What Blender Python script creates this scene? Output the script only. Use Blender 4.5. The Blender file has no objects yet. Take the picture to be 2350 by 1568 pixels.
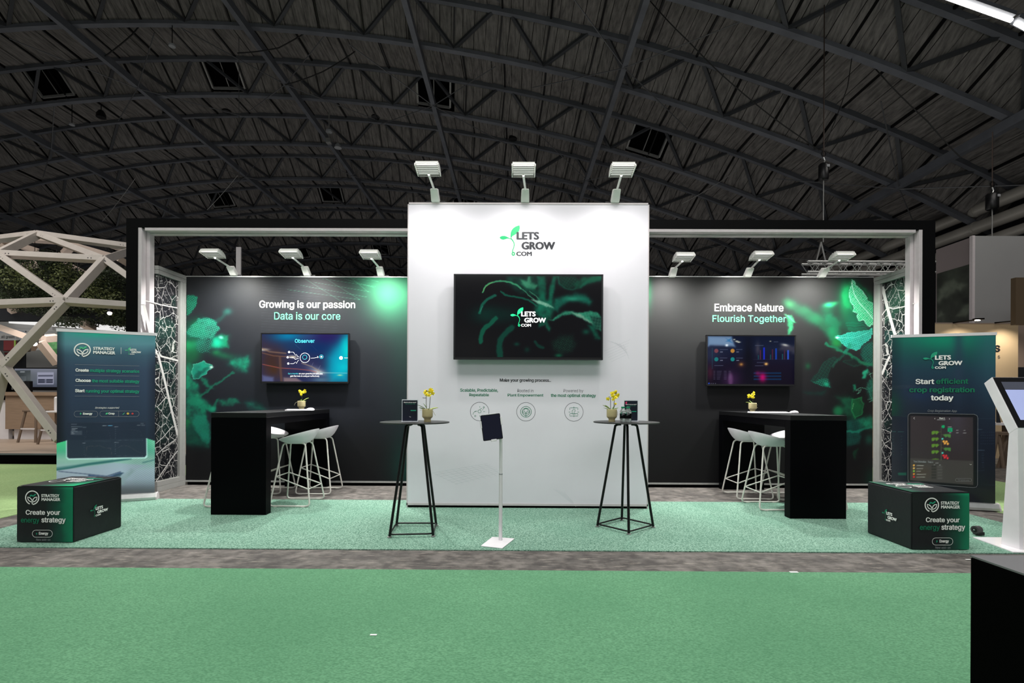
import bpy, bmesh, math, random, os
import numpy as np
from mathutils import Vector, Matrix
random.seed(7)
rng = np.random.RandomState(11)
sc = bpy.context.scene
COL = sc.collection

# ------------------------------------------------------------------ camera
F, CX, CY = 1140.0, 1175.0, 915.0      # focal length and principal point, pixels of the 2350x1568 frame
EYE = Vector((0, 0, 1.27))
CAMR = Matrix.Rotation(.0054, 3, 'Z') @ Matrix.Rotation(math.pi/2, 3, 'X') @ Matrix.Rotation(.0046, 3, 'Z')
cam_d = bpy.data.cameras.new('camera'); cam = bpy.data.objects.new('camera', cam_d); COL.objects.link(cam)
cam.matrix_world = Matrix.Translation(EYE) @ CAMR.to_4x4()
cam_d.lens = F/2350*36; cam_d.sensor_width = 36; cam_d.shift_y = (CY-784)/2350
cam_d.clip_start = .05; cam_d.clip_end = 300
sc.camera = cam
sc.view_settings.view_transform = 'Standard'; sc.view_settings.look = 'None'
sc.view_settings.exposure = 0; sc.view_settings.gamma = 1; sc.view_settings.use_curve_mapping = False
sc.cycles.use_denoising = True
sc.cycles.max_bounces = 6

# ------------------------------------------------------------------ light
wd = bpy.data.worlds.new('world'); sc.world = wd; wd.use_nodes = True
wd.node_tree.nodes['Background'].inputs[0].default_value = (.95, .97, 1, 1)
wd.node_tree.nodes['Background'].inputs[1].default_value = .17
def area_light(name, loc, rot, sx, sy, power, col=(1, 1, 1), spread=180):
    l = bpy.data.lights.new(name, 'AREA'); l.shape = 'RECTANGLE'; l.size = sx; l.size_y = sy
    l.energy = power; l.color = col; l.spread = math.radians(spread)
    o = bpy.data.objects.new(name, l); o.location = loc; o.rotation_euler = rot; COL.objects.link(o)
    return o
HALL_FILLS = [  # assumed overhead hall light plus a front fill, all added out of view
 ((0, 1.5, 9.5), (0, 0, 0), 9, 2.5, 800, (1, .985, .95)),
 ((-13, 7, 9), (0, 0, 0), 6, 5, 560, (1, .95, .88)),
 ((11, 8, 9), (0, 0, 0), 4, 5, 160, (1, .95, .9)),
 ((0, -5, 6.5), (math.radians(58), 0, 0), 12, 2, 175, (1, .98, .99)),
]
# unseen upward fills added to brighten the roof, partly standing for booth spill
for x, y, p in ((-14, 14, 150), (0, 13.5, 150), (9, 15, 110), (-22, 24, 190), (-6, 24, 190), (8, 24, 110), (-24, 36, 190), (-8, 36, 190), (6, 36, 120), (-14, 1, 160), (2, 2, 190), (10, 4, 90)):
    HALL_FILLS.append(((x, y, 2.6 if y > 5 else 5.0), (math.radians(180), 0, 0), 7, 5, p*.54, (1, .98, .95)))
for h in HALL_FILLS: area_light('hall_fill', *h)

# ------------------------------------------------------------------ projection helpers (measurements -> real places)
def ray(px, py): return CAMR @ Vector((px-CX, CY-py, -F))
def PY(px, py, Y):
    r = ray(px, py); return EYE + r*(Y/r.y)
def PX(px, py, X):
    r = ray(px, py); return EYE + r*(X/r.x)
def G(px, py, z=0.0):
    r = ray(px, py); return EYE + r*((z-EYE.z)/r.z)
CAMI = CAMR.transposed()
CI = np.array(CAMI)
def proj(P):
    """world points (n,3) -> pixels"""
    q = (np.asarray(P)-np.array(EYE)) @ CI.T
    return CX - F*q[:, 0]/q[:, 2], CY + F*q[:, 1]/q[:, 2]

# ------------------------------------------------------------------ materials
def S(r, g=None, b=None):
    if g is None: g = b = r
    def l(c):
        c /= 255.0
        return c/12.92 if c <= .04045 else ((c+.055)/1.055)**2.4
    return (l(r), l(g), l(b), 1)
MATS = {}
def mat(name, col, rough=.5, metal=0.0, noise=0.0, nscale=8.0, bump=0.0, bscale=60.0, emit=None, estr=1.0, spec=.5, coat=0.0, stretch=None, trans=0.0, ior=1.45):
    if name in MATS: return MATS[name]
    m = bpy.data.materials.new(name); m.use_nodes = True; nt = m.node_tree; b = nt.nodes['Principled BSDF']
    b.inputs['Base Color'].default_value = col; b.inputs['Roughness'].default_value = rough
    b.inputs['Metallic'].default_value = metal; b.inputs['Specular IOR Level'].default_value = spec
    b.inputs['Coat Weight'].default_value = coat; b.inputs['Transmission Weight'].default_value = trans; b.inputs['IOR'].default_value = ior
    tc = nt.nodes.new('ShaderNodeTexCoord'); mp = nt.nodes.new('ShaderNodeMapping'); nt.links.new(tc.outputs['Object'], mp.inputs[0])
    if stretch: mp.inputs['Scale'].default_value = stretch
    nz = nt.nodes.new('ShaderNodeTexNoise'); nz.inputs['Scale'].default_value = nscale; nz.inputs['Detail'].default_value = 4
    nt.links.new(mp.outputs[0], nz.inputs['Vector'])
    mx = nt.nodes.new('ShaderNodeMix'); mx.data_type = 'RGBA'
    mx.inputs[6].default_value = tuple(c*(1-max(noise, .03)) for c in col[:3])+(1,)
    mx.inputs[7].default_value = tuple(c*(1+max(noise, .03)) for c in col[:3])+(1,)
    rp = nt.nodes.new('ShaderNodeMapRange'); rp.inputs[1].default_value = .3; rp.inputs[2].default_value = .7
    nt.links.new(nz.outputs[0], rp.inputs[0]); nt.links.new(rp.outputs[0], mx.inputs[0]); nt.links.new(mx.outputs[2], b.inputs['Base Color'])
    if bump > 0:
        n2 = nt.nodes.new('ShaderNodeTexNoise'); n2.inputs['Scale'].default_value = bscale; nt.links.new(mp.outputs[0], n2.inputs['Vector'])
        bp = nt.nodes.new('ShaderNodeBump'); bp.inputs['Strength'].default_value = bump; bp.inputs['Distance'].default_value = .01
        nt.links.new(n2.outputs[0], bp.inputs['Height']); nt.links.new(bp.outputs[0], b.inputs['Normal'])
    if emit:
        b.inputs['Emission Color'].default_value = emit; b.inputs['Emission Strength'].default_value = estr
    MATS[name] = m
    return m
def art_mat(name, rough=.5, emit=0.0, coat=0.0, spec=.5, base=1.0):
    m = bpy.data.materials.new(name); m.use_nodes = True; nt = m.node_tree; b = nt.nodes['Principled BSDF']
    a = nt.nodes.new('ShaderNodeAttribute'); a.attribute_name = 'print'
    nz = nt.nodes.new('ShaderNodeTexNoise'); nz.inputs['Scale'].default_value = 400
    mr = nt.nodes.new('ShaderNodeMapRange'); mr.inputs[3].default_value = .93*base; mr.inputs[4].default_value = 1.07*base
    nt.links.new(nz.outputs[0], mr.inputs[0])
    vm = nt.nodes.new('ShaderNodeVectorMath'); vm.operation = 'SCALE'
    nt.links.new(a.outputs['Color'], vm.inputs[0]); nt.links.new(mr.outputs[0], vm.inputs['Scale'])
    nt.links.new(vm.outputs[0], b.inputs['Base Color'])
    b.inputs['Roughness'].default_value = rough; b.inputs['Coat Weight'].default_value = coat; b.inputs['Coat Roughness'].default_value = .05
    b.inputs['Specular IOR Level'].default_value = spec
    if emit:
        nt.links.new(a.outputs['Color'], b.inputs['Emission Color']); b.inputs['Emission Strength'].default_value = emit
    return m
M = lambda k: MATS[k]
mat('alu', S(196, 198, 196), .38, .75, .05, 20, stretch=(1, 1, .05))
mat('alu_pale', S(206, 198, 200), .55, .1, .04, 15)
mat('alu_grey', S(150, 150, 147), .5, .2, .04, 15)
mat('white_paint', S(230, 227, 230), .45, 0, .02)
mat('white_gloss', S(246, 243, 246), .25, 0, .02, coat=.3)
mat('lamp_white', S(246, 244, 240), .4, 0, .03)
mat('white_wall', S(228, 224, 232), .55, 0, .012, 1.5)
mat('black_paint', S(4, 4, 5), .6, 0, .1, 3, spec=.12)
mat('black_laminate', S(3, 3, 5), .42, 0, .1, 3, spec=.07)
mat('laminate_top', S(8, 8, 10), .4, 0, .1, 3, spec=.45)
mat('logo_dark', S(40, 42, 48), .5); mat('logo_green', S(14, 178, 108), .5)
mat('black_metal', S(14, 14, 15), .4, .3, .1)
mat('black_plastic', S(16, 16, 18), .35, 0, .1)
mat('table_top', S(38, 39, 38), .45, 0, .08, spec=.6)
mat('black_void', S(3, 3, 3), .9, 0, .1, spec=.04)
mat('seat_shell', S(222, 218, 222), .42, 0, .02)
mat('stool_wire', S(214, 212, 204), .4, 0, .03)
mat('rubber', S(60, 60, 60), .7)
mat('ink_white', S(252, 252, 248), .5, 0, .03)
mat('ink_vein', S(170, 168, 166), .5, 0, .03)
mat('ink_cream', S(240, 238, 226), .5, 0, .02)
mat('ink_grey', S(150, 152, 156), .5)
mat('ink_dark', S(58, 60, 66), .5)
mat('ink_black', S(25, 28, 32), .5)
mat('ink_green', S(28, 205, 130), .5)
mat('ink_mint', S(88, 206, 145), .5)
mat('ink_teal', S(38, 165, 128), .5)
mat('ink_deep', S(20, 118, 86), .5)
mat('ink_yellow', S(225, 190, 90), .5); mat('ink_red', S(205, 70, 70), .5); mat('ink_orange', S(215, 150, 70), .5); mat('ink_leaf', S(95, 150, 50), .5)
mat('ink_faint', S(206, 207, 214), .55)
mat('glow_white', S(200), .5, emit=(1, 1, 1, 1), estr=.85)
mat('glow_cyan', S(60, 200, 220), .5, emit=S(70, 225, 240), estr=.8)
mat('glow_green', S(28, 205, 130), .5, emit=S(30, 225, 150), estr=.75)
mat('glow_teal', S(60, 160, 170), .5, emit=S(70, 175, 190), estr=.6)
mat('bulb', S(255), .5, emit=(1, .97, .9, 1), estr=9)
mat('bulb_dim', S(255), .5, emit=(1, .98, .94, 1), estr=.85)
mat('warm_bulb', S(255), .5, emit=(1, .85, .7, 1), estr=25)
mat('flower', S(255, 238, 40), .5, 0, .1, 60, emit=None)
mat('flower_core', S(225, 170, 30), .5)
mat('leaf_green', S(92, 125, 42), .45, 0, .2, 40)
mat('leaf_pale', S(150, 165, 80), .45, 0, .2, 40)
mat('stem', S(60, 62, 40), .5)
mat('root', S(170, 165, 140), .6)
mat('pot', S(200, 188, 140), .55, 0, .05, 30)
mat('soil', S(45, 35, 25), .9, 0, .3, 100)
mat('cap_green', S(10, 130, 90), .4)
mat('acrylic', S(225, 230, 235), .15, 0, .02, spec=.7)
mat('bottle', S(225, 232, 228), .08, 0, .02, trans=.78, ior=1.2)
mat('pouf_black', S(15, 16, 21), .5, 0, .15, 6, bump=.35, bscale=9)
mat('timber', S(186, 178, 172), .6, 0, .06, 6, stretch=(1, 1, 1))
mat('timber_pink', S(190, 172, 160), .6, 0, .06, 6)
mat('oak', S(150, 128, 108), .55, 0, .12, 3, stretch=(1, 6, 14))
mat('oak_floor', S(168, 150, 134), .5, 0, .08, 3, stretch=(1, 9, 1))
mat('oak_dark', S(115, 98, 84), .55, 0, .12, 6)
mat('steel_dark', S(98, 101, 108), .5, .2, .15, 2)
mat('lattice_steel', S(58, 60, 64), .5, .2, .15, 2)
mat('wire_grey', S(84, 84, 84), .5)
mat('rod_grey', S(150, 150, 148), .45, .5, .1)
mat('duct', S(172, 168, 160), .45, .3, .12, 1)
mat('beige_wall', S(190, 168, 136), .6, 0, .03, 1)
mat('taupe_wall', S(150, 133, 122), .6, 0, .03, 1)
mat('brown_wall', S(92, 76, 58), .6, 0, .05, 1)
mat('grey_panel', S(150, 150, 150), .6, 0, .03, 1)
mat('mauve_panel', S(130, 120, 120), .6, 0, .03, 1)
mat('foliage', S(46, 58, 34), .6, 0, .5, 3)
mat('foliage_light', S(96, 104, 64), .6, 0, .4, 3)
mat('red_panel', S(95, 25, 28), .6); mat('dark_panel', S(32, 34, 38), .45, 0, .1)
mat('cable', S(25, 25, 25), .6); mat('chain', S(70, 60, 55), .5, .5)
mat('glass_dark', S(6, 6, 7), .08, 0, .05, spec=.6)
mat('black_screen', S(8, 8, 9), .06, 0, .05, spec=.5)
mat('tablet_screen', S(14, 16, 30), .06, 0, .05, spec=.6, emit=S(12, 14, 30), estr=.5)  # faint blue emission stands in for reflections on the dark tablet glass

# ------------------------------------------------------------------ mesh builder
class MB:
    def __init__(s): s.v = []; s.f = []
    def add(s, vs, fs):
        n = len(s.v); s.v += [tuple(v) for v in vs]; s.f += [tuple(i+n for i in f) for f in fs]; return s
    def box(s, x0, x1, y0, y1, z0, z1):
        return s.add([(x0, y0, z0), (x1, y0, z0), (x1, y1, z0), (x0, y1, z0), (x0, y0, z1), (x1, y0, z1), (x1, y1, z1), (x0, y1, z1)],
                     [(3, 2, 1, 0), (4, 5, 6, 7), (0, 1, 5, 4), (1, 2, 6, 5), (2, 3, 7, 6), (3, 0, 4, 7)])
    def hexa(s, b, t):
        return s.add(list(b)+list(t), [(3, 2, 1, 0), (4, 5, 6, 7), (0, 1, 5, 4), (1, 2, 6, 5), (2, 3, 7, 6), (3, 0, 4, 7)])
    def beam(s, a, b, w, h, up=(0, 0, 1)):
        a = Vector(a); b = Vector(b); d = (b-a).normalized(); up = Vector(up)
        x = d.cross(up)
        if x.length < 1e-4: x = d.cross(Vector((0, 1, 0)))
        x.normalize(); y = x.cross(d).normalized()
        q = [(-w/2, -h/2), (w/2, -h/2), (w/2, h/2), (-w/2, h/2)]
        return s.hexa([a+x*i+y*j for i, j in q], [b+x*i+y*j for i, j in q])
    def tube(s, pts, r, n=8, cap=True, closed=False):
        pts = [Vector(p) for p in pts]; rr = r if isinstance(r, (list, tuple)) else [r]*len(pts); base = len(s.v)
        prev = None; N = len(pts)
        for i, p in enumerate(pts):
            if closed: d = (pts[(i+1) % N]-pts[i-1]).normalized()
            else: d = (pts[min(i+1, N-1)]-pts[max(i-1, 0)]).normalized()
            if prev is None:
                u = d.cross(Vector((0, 0, 1)))
                if u.length < .05: u = d.cross(Vector((0, 1, 0)))
            else: u = prev-d*prev.dot(d)
            u.normalize(); prev = u; w = d.cross(u)
            for k in range(n):
                a = 2*math.pi*k/n; s.v.append(tuple(p+(u*math.cos(a)+w*math.sin(a))*rr[i]))
        for i in range(N if closed else N-1):
            j = (i+1) % N
            for k in range(n):
                s.f.append((base+i*n+k, base+i*n+(k+1) % n, base+j*n+(k+1) % n, base+j*n+k))
        if cap and not closed:
            s.f.append(tuple(base+k for k in range(n))[::-1]); s.f.append(tuple(base+(N-1)*n+k for k in range(n)))
        return s
    def lathe(s, prof, c=(0, 0, 0), n=20):
        base = len(s.v)
        for r, z in prof:
            for k in range(n):
                a = 2*math.pi*k/n; s.v.append((c[0]+r*math.cos(a), c[1]+r*math.sin(a), c[2]+z))
        for i in range(len(prof)-1):
            for k in range(n):
                s.f.append((base+i*n+k, base+i*n+(k+1) % n, base+(i+1)*n+(k+1) % n, base+(i+1)*n+k))
        s.f.append(tuple(base+k for k in range(n))[::-1]); s.f.append(tuple(base+(len(prof)-1)*n+k for k in range(n)))
        return s
    def ball(s, c, r, n=8, m=5, sc_=(1, 1, 1)):
        base = len(s.v)
        for i in range(m+1):
            t = math.pi*i/m
            for k in range(n):
                a = 2*math.pi*k/n
                s.v.append((c[0]+r*sc_[0]*math.sin(t)*math.cos(a), c[1]+r*sc_[1]*math.sin(t)*math.sin(a), c[2]+r*sc_[2]*math.cos(t)))
        for i in range(m):
            for k in range(n): s.f.append((base+i*n+k, base+(i+1)*n+k, base+(i+1)*n+(k+1) % n, base+i*n+(k+1) % n))
        return s
    def prism(s, poly, dvec):
        """poly: list of 3-D points (flat), extruded by dvec"""
        d = Vector(dvec); n = len(poly); base = len(s.v)
        s.v += [tuple(p) for p in poly]+[tuple(Vector(p)+d) for p in poly]
        s.f.append(tuple(base+i for i in range(n))[::-1]); s.f.append(tuple(base+n+i for i in range(n)))
        for i in range(n): j = (i+1) % n; s.f.append((base+i, base+j, base+n+j, base+n+i))
        return s
    def build(s, name, m, parent=None, world=False, smooth=False, bevel=0, props=None):
        me = bpy.data.meshes.new(name)
        vs = s.v
        if world and parent is not None:
            mi = parent.matrix_basis.inverted(); vs = [tuple(mi @ Vector(v)) for v in vs]
        me.from_pydata(vs, [], s.f); me.update()
        if smooth: me.shade_smooth()
        o = bpy.data.objects.new(name, me); COL.objects.link(o)
        if isinstance(m, str): m = MATS[m]
        me.materials.append(m)
        if parent is not None: o.parent = parent
        if bevel:
            b = o.modifiers.new('bevel', 'BEVEL'); b.width = bevel; b.segments = 2; b.limit_method = 'ANGLE'
        if smooth:
            try: me.set_sharp_from_angle(angle=math.radians(42))
            except Exception: pass
        if props:
            for k, v in props.items(): o[k] = v
        return o
def thing(name, label, cat, loc=(0, 0, 0), rotz=0.0, group=None):
    o = bpy.data.objects.new(name, None); COL.objects.link(o); o.empty_display_size = .1
    o.location = loc; o.rotation_euler = (0, 0, rotz)
    o.matrix_basis = Matrix.Translation(loc) @ Matrix.Rotation(rotz, 4, 'Z')
    o['label'] = label; o['category'] = cat
    if group: o['group'] = group
    return o
def tag(o, label, cat, group=None):
    o['label'] = label; o['category'] = cat
    if group: o['group'] = group
    return o
def struct(o): o['kind'] = 'structure'; return o
def kids(o): return [c for c in COL.objects if c.parent == o]
def dup(root, loc, rotz, label, group=None):
    def cp(o, par):
        c = o.copy(); COL.objects.link(c); c.parent = par
        if par is None:
            c.matrix_basis = Matrix.Translation(loc) @ Matrix.Rotation(rotz, 4, 'Z'); c['label'] = label
            if group: c['group'] = group
        for ch in KIDS.get(o.name, []): cp(ch, c)
        return c
    KIDS = {}
    for o in COL.objects:
        if o.parent: KIDS.setdefault(o.parent.name, []).append(o)
    return cp(root, None)

# ------------------------------------------------------------------ printed surfaces
class Surf:
    """a flat printed face: plane point o, unit vector ex to the right, ez up, outward normal n"""
    def __init__(s, o, ex, ez=(0, 0, 1), n=None):
        s.o = Vector(o); s.ex = Vector(ex).normalized(); s.ez = Vector(ez).normalized()
        s.n = Vector(n).normalized() if n else s.ex.cross(s.ez).normalized()
    def uv(s, px, py):
        r = ray(px, py); t = (s.o-EYE).dot(s.n)/r.dot(s.n); p = EYE+r*t-s.o
        return p.dot(s.ex), p.dot(s.ez)
    def at(s, u, v, off=0.0): return s.o+s.ex*u+s.ez*v+s.n*off
def grid(name, surf, u0, u1, v0, v1, step, paint, m, parent, off=0.0, bulge=None):
    """a printed sheet: fine mesh carrying the print as a colour attribute; paint(A) works on the pixel places A.x, A.y"""
    nu = max(2, int(round((u1-u0)/step))+1); nv = max(2, int(round((v1-v0)/step))+1)
    U, V = np.meshgrid(np.linspace(u0, u1, nu), np.linspace(v0, v1, nv))
    U = U.ravel(); V = V.ravel()
    P = np.array(surf.o)[None]+U[:, None]*np.array(surf.ex)[None]+V[:, None]*np.array(surf.ez)[None]+off*np.array(surf.n)[None]
    x, y = proj(P)
    A = Paint(x, y, U, V); paint(A)
    if bulge is not None: P = P+bulge(U, V)[:, None]*np.array(surf.n)[None]
    if parent is not None:
        mi = np.array(parent.matrix_basis.inverted()); P = P @ mi[:3, :3].T+mi[:3, 3]
    me = bpy.data.meshes.new(name); n = nu*nv; me.vertices.add(n); me.vertices.foreach_set('co', P.astype(np.float32).ravel())
    i = (np.arange(nv-1)[:, None]*nu+np.arange(nu-1)[None]).ravel()
    q = np.stack([i, i+1, i+1+nu, i+nu], 1)
    me.loops.add(q.size); me.loops.foreach_set('vertex_index', q.astype(np.int32).ravel())
    me.polygons.add(len(q)); me.polygons.foreach_set('loop_start', (np.arange(len(q))*4).astype(np.int32))
    me.update(calc_edges=True)
    ca = me.color_attributes.new('print', 'FLOAT_COLOR', 'POINT')
    c = np.clip(A.c, 0, 255)/255; lin = np.where(c <= .04045, c/12.92, ((c+.055)/1.055)**2.4)
    ca.data.foreach_set('color', np.concatenate([lin, np.ones((n, 1))], 1).astype(np.float32).ravel())
    me.materials.append(m); me.shade_smooth()
    o = bpy.data.objects.new(name, me); COL.objects.link(o)
    if parent is not None: o.parent = parent
    return o
def _noise(x, y, s, seed):
    r = np.random.RandomState(seed).rand(64, 64)
    fx = x/s; fy = y/s; ix = np.floor(fx).astype(int); iy = np.floor(fy).astype(int); tx = fx-ix; ty = fy-iy
    tx = tx*tx*(3-2*tx); ty = ty*ty*(3-2*ty); g = lambda a, b: r[a % 64, b % 64]
    return (g(ix, iy)*(1-tx)+g(ix+1, iy)*tx)*(1-ty)+(g(ix, iy+1)*(1-tx)+g(ix+1, iy+1)*tx)*ty
def fbm(x, y, s, seed=1):
    return .5*_noise(x, y, s, seed)+.3*_noise(x, y, s/2.1, seed+1)+.2*_noise(x, y, s/4.3, seed+2)
class Paint:
    def __init__(s, x, y, u, v): s.warp = 0; s.wx = s.wy = None; s.x = x; s.y = y; s.u = u; s.v = v; s.c = np.zeros((len(x), 3))
    def fill(s, col): s.c[:] = col
    def vgrad(s, stops):
        ys = [a for a, _ in stops]
        for k in range(3): s.c[:, k] = np.interp(s.y, ys, [c[k] for _, c in stops])
    def mix(s, col, a):
        s.c += (np.array(col, float)[None]-s.c)*np.clip(a, 0, 1)[:, None]
    def addc(s, col, a): s.c += np.array(col, float)[None]*a[:, None]
    def blob(s, cx, cy, rx, ry, col, a=1.0, rot=0.0, p=1.0, nz=0.0, seed=3):
        t = math.radians(rot); dx = s.x-cx; dy = s.y-cy
        X = (dx*math.cos(t)+dy*math.sin(t))/rx; Y = (-dx*math.sin(t)+dy*math.cos(t))/ry
        w = np.exp(-((X*X+Y*Y)**p))
        if nz: w = w*(1-nz+2*nz*(fbm(s.x, s.y, 14, seed)-.0))
        s.mix(col, w*a)
    def wxy(s):
        if not s.warp: return s.x, s.y
        if s.wx is None:
            s.wx = s.x+(fbm(s.x+500, s.y+500, 11, 41)-.5)*s.warp*2; s.wy = s.y+(fbm(s.x+900, s.y+300, 11, 47)-.5)*s.warp*2
        return s.wx, s.wy
    def sd(s, poly):
        x, y = s.wxy(); d = np.full(len(x), 1e9); ins = np.zeros(len(x), bool); n = len(poly)
        for i in range(n):
            ax, ay = poly[i]; bx, by = poly[(i+1) % n]; ex, ey = bx-ax, by-ay
            t = np.clip(((x-ax)*ex+(y-ay)*ey)/(ex*ex+ey*ey+1e-9), 0, 1)
            d = np.minimum(d, (x-ax-t*ex)**2+(y-ay-t*ey)**2)
            c = ((ay > y) != (by > y)) & (x < (bx-ax)*(y-ay)/(by-ay+1e-12)+ax); ins ^= c
        d = np.sqrt(d); return np.where(ins, -d, d)
    def poly(s, poly, col, a=1.0, soft=1.5, nz=0.0, seed=5, dots=None, edge=None, cut=None):
        d = s.sd(poly); w = 1/(1+np.exp(np.clip(d/max(soft*.45, .05), -40, 40)))
        if cut is not None: w = w*cut(s.x, s.y)
        k = w*a
        if s.warp and soft >= 1.2 and nz == 0: nz = .25
        if nz: k = k*np.clip(1-nz*1.5+3*nz*fbm(s.x, s.y, 13, seed+len(poly)), 0, 1.3)
        if nz and s.warp: col = tuple(c_ for c_ in col)
        s.mix(col, k)
        if edge: s.mix(edge[0], np.exp(-(d/edge[1])**2)*edge[2])
        if dots:
            dc, sp, rot, da = dots; sp = max(sp, 3.3) if s.warp > 3.5 else max(sp, 2.6); t = math.radians(rot)
            X = (s.x*math.cos(t)+s.y*math.sin(t))/sp*math.pi; Y = (-s.x*math.sin(t)+s.y*math.cos(t))/sp*math.pi
            q = np.clip((np.cos(X)**2*np.cos(Y)**2-.45)/.4, 0, 1); s.mix(dc, q*w*da)
        return w
    def line(s, pts, wdt, col, a=1.0, soft=None):
        d = np.full(len(s.x), 1e9); X, Y = s.wxy() if (s.warp and soft) else (s.x, s.y)
        if len(pts) > 2 and s.warp:
            P = [np.array(p, float) for p in pts]; P = [2*P[0]-P[1]]+P+[2*P[-1]-P[-2]]; q = []
            for i in range(1, len(P)-2):
                for u in (0, .2, .4, .6, .8):
                    q.append(.5*((2*P[i])+(-P[i-1]+P[i+1])*u+(2*P[i-1]-5*P[i]+4*P[i+1]-P[i+2])*u*u+(-P[i-1]+3*P[i]-3*P[i+1]+P[i+2])*u**3))
            q.append(P[-2]); pts = [tuple(p) for p in q]
        for (ax, ay), (bx, by) in zip(pts[:-1], pts[1:]):
            ex, ey = bx-ax, by-ay; t = np.clip(((X-ax)*ex+(Y-ay)*ey)/(ex*ex+ey*ey+1e-9), 0, 1)
            d = np.minimum(d, (X-ax-t*ex)**2+(Y-ay-t*ey)**2)
        d = np.sqrt(d)
        if soft is None: w = np.clip(wdt/2+.5-d, 0, 1)
        else: w = np.exp(-(np.maximum(d-wdt/2, 0)/soft)**2)
        s.mix(col, w*a)
    def rect(s, x0, y0, x1, y1, col, a=1.0):
        s.mix(col, a*np.clip(np.minimum(np.minimum(s.x-x0, x1-s.x), np.minimum(s.y-y0, y1-s.y))+.5, 0, 1))

# lettering: requests are collected and turned into meshes in one go at the end
TEXTS = []
def text(surf, s, box, m, parent, bold=0.0, off=.004, sans=True, name='lettering', italic=0.0, uvbox=None, flip=False):
    """box = pixel box (x0,y0,x1,y1) the ink fills on the surface"""
    TEXTS.append((surf, s, box, m, parent, bold, off, sans, name, italic, uvbox, flip))
def flush_texts():
    inter = None
    try:
        p = os.path.join(bpy.utils.resource_path('LOCAL'), 'datafiles', 'fonts', 'Inter.woff2')
        if os.path.exists(p): inter = bpy.data.fonts.load(p)
    except Exception: inter = None
    keys = {}
    for t in TEXTS:
        k = (t[1], t[7], t[9])
        if k in keys: continue
        cu = bpy.data.curves.new('letters', 'FONT'); cu.body = k[0]; cu.resolution_u = 3; cu.size = 1; cu.shear = k[2]
        if k[1] and inter: cu.font = inter
        o = bpy.data.objects.new('letters', cu); COL.objects.link(o); keys[k] = o
    bpy.context.view_layer.update(); dg = bpy.context.evaluated_depsgraph_get(); data = {}
    for k, o in keys.items():
        e = o.evaluated_get(dg); me = e.to_mesh()
        n = len(me.vertices); co = np.zeros(n*3); me.vertices.foreach_get('co', co); co = co.reshape(-1, 3)[:, :2]
        data[k] = (co, [tuple(p.vertices) for p in me.polygons]); e.to_mesh_clear()
    for o in keys.values():
        cu = o.data; bpy.data.objects.remove(o); bpy.data.curves.remove(cu)
    for surf, s, box, m, parent, bold, off, sans, name, italic, uvbox, flip in TEXTS:
        co, fs = data[(s, sans, italic)]
        if not len(co): continue
        if uvbox: u0, v0, u1, v1 = uvbox
        else:
            x0, y0, x1, y1 = box; xm = (x0+x1)/2; ym = (y0+y1)/2
            u0 = surf.uv(x0, ym)[0]; u1 = surf.uv(x1, ym)[0]; v0 = surf.uv(xm, y1)[1]; v1 = surf.uv(xm, y0)[1]
        lo = co.min(0); hi = co.max(0); w = bold*(v1-v0)
        q = (co-lo)/(hi-lo+1e-9)
        if flip: q = 1-q
        q = np.array([u0+w, v0+w*.6])+q*np.array([u1-u0-2*w, v1-v0-1.2*w])
        b = MB(); shifts = [(0, 0)] if bold == 0 else [(0, 0), (1, 0), (-1, 0), (0, .6), (0, -.6), (.7, .42), (-.7, .42), (.7, -.42), (-.7, -.42)]
        for i, (dx, dy) in enumerate(shifts):
            b.add([surf.at(a+dx*w, c+dy*w, off+i*.00001) for a, c in q], fs)
        b.build(name, m, parent, world=True)
def pts_on(surf, pts, off): return [surf.at(*surf.uv(x, y), off) for x, y in pts]
def shape(surf, polys, m, parent, off=.004, name='printed_mark'):
    b = MB()
    for i, p in enumerate(polys):
        q = pts_on(surf, p, off); b.add(q, [tuple(range(len(q)))])
    o = b.build(name, m, parent, world=True)
    bm = bmesh.new(); bm.from_mesh(o.data); bmesh.ops.triangulate(bm, faces=bm.faces[:]); bm.to_mesh(o.data); bm.free()
    return o
def strokes(surf, lines, w, m, parent, off=.004, name='printed_line', closed=False):
    """flat ribbons, w in pixels"""
    b = MB()
    for pts in lines:
        P = [np.array(p, float) for p in pts]; n = len(P); L = []; R = []
        for i in range(n):
            if closed: d = P[(i+1) % n]-P[i-1]
            else: d = P[min(i+1, n-1)]-P[max(i-1, 0)]
            d = d/(np.linalg.norm(d)+1e-9); nn = np.array([-d[1], d[0]])*w/2; L.append(P[i]+nn); R.append(P[i]-nn)
        V = pts_on(surf, L+R, off); F_ = [(i, i+1, n+i+1, n+i) for i in range(n-1)]
        if closed: F_.append((n-1, 0, n, 2*n-1))
        b.add(V, F_)
    return b.build(name, m, parent, world=True)
def circ(cx, cy, rx, ry=None, n=36, a0=0, a1=360):
    ry = ry or rx; k = n if a1-a0 == 360 else n+1
    return [(cx+rx*math.cos(math.radians(a0+(a1-a0)*i/n)), cy+ry*math.sin(math.radians(a0+(a1-a0)*i/n))) for i in range(k)]
def rrect(x0, y0, x1, y1, r, n=5):
    o = []
    for cx, cy, a in ((x1-r, y0+r, -90), (x1-r, y1-r, 0), (x0+r, y1-r, 90), (x0+r, y0+r, 180)):
        for i in range(n+1): t = math.radians(a+90*i/n); o.append((cx+r*math.cos(t), cy+r*math.sin(t)))
    return o
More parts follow.
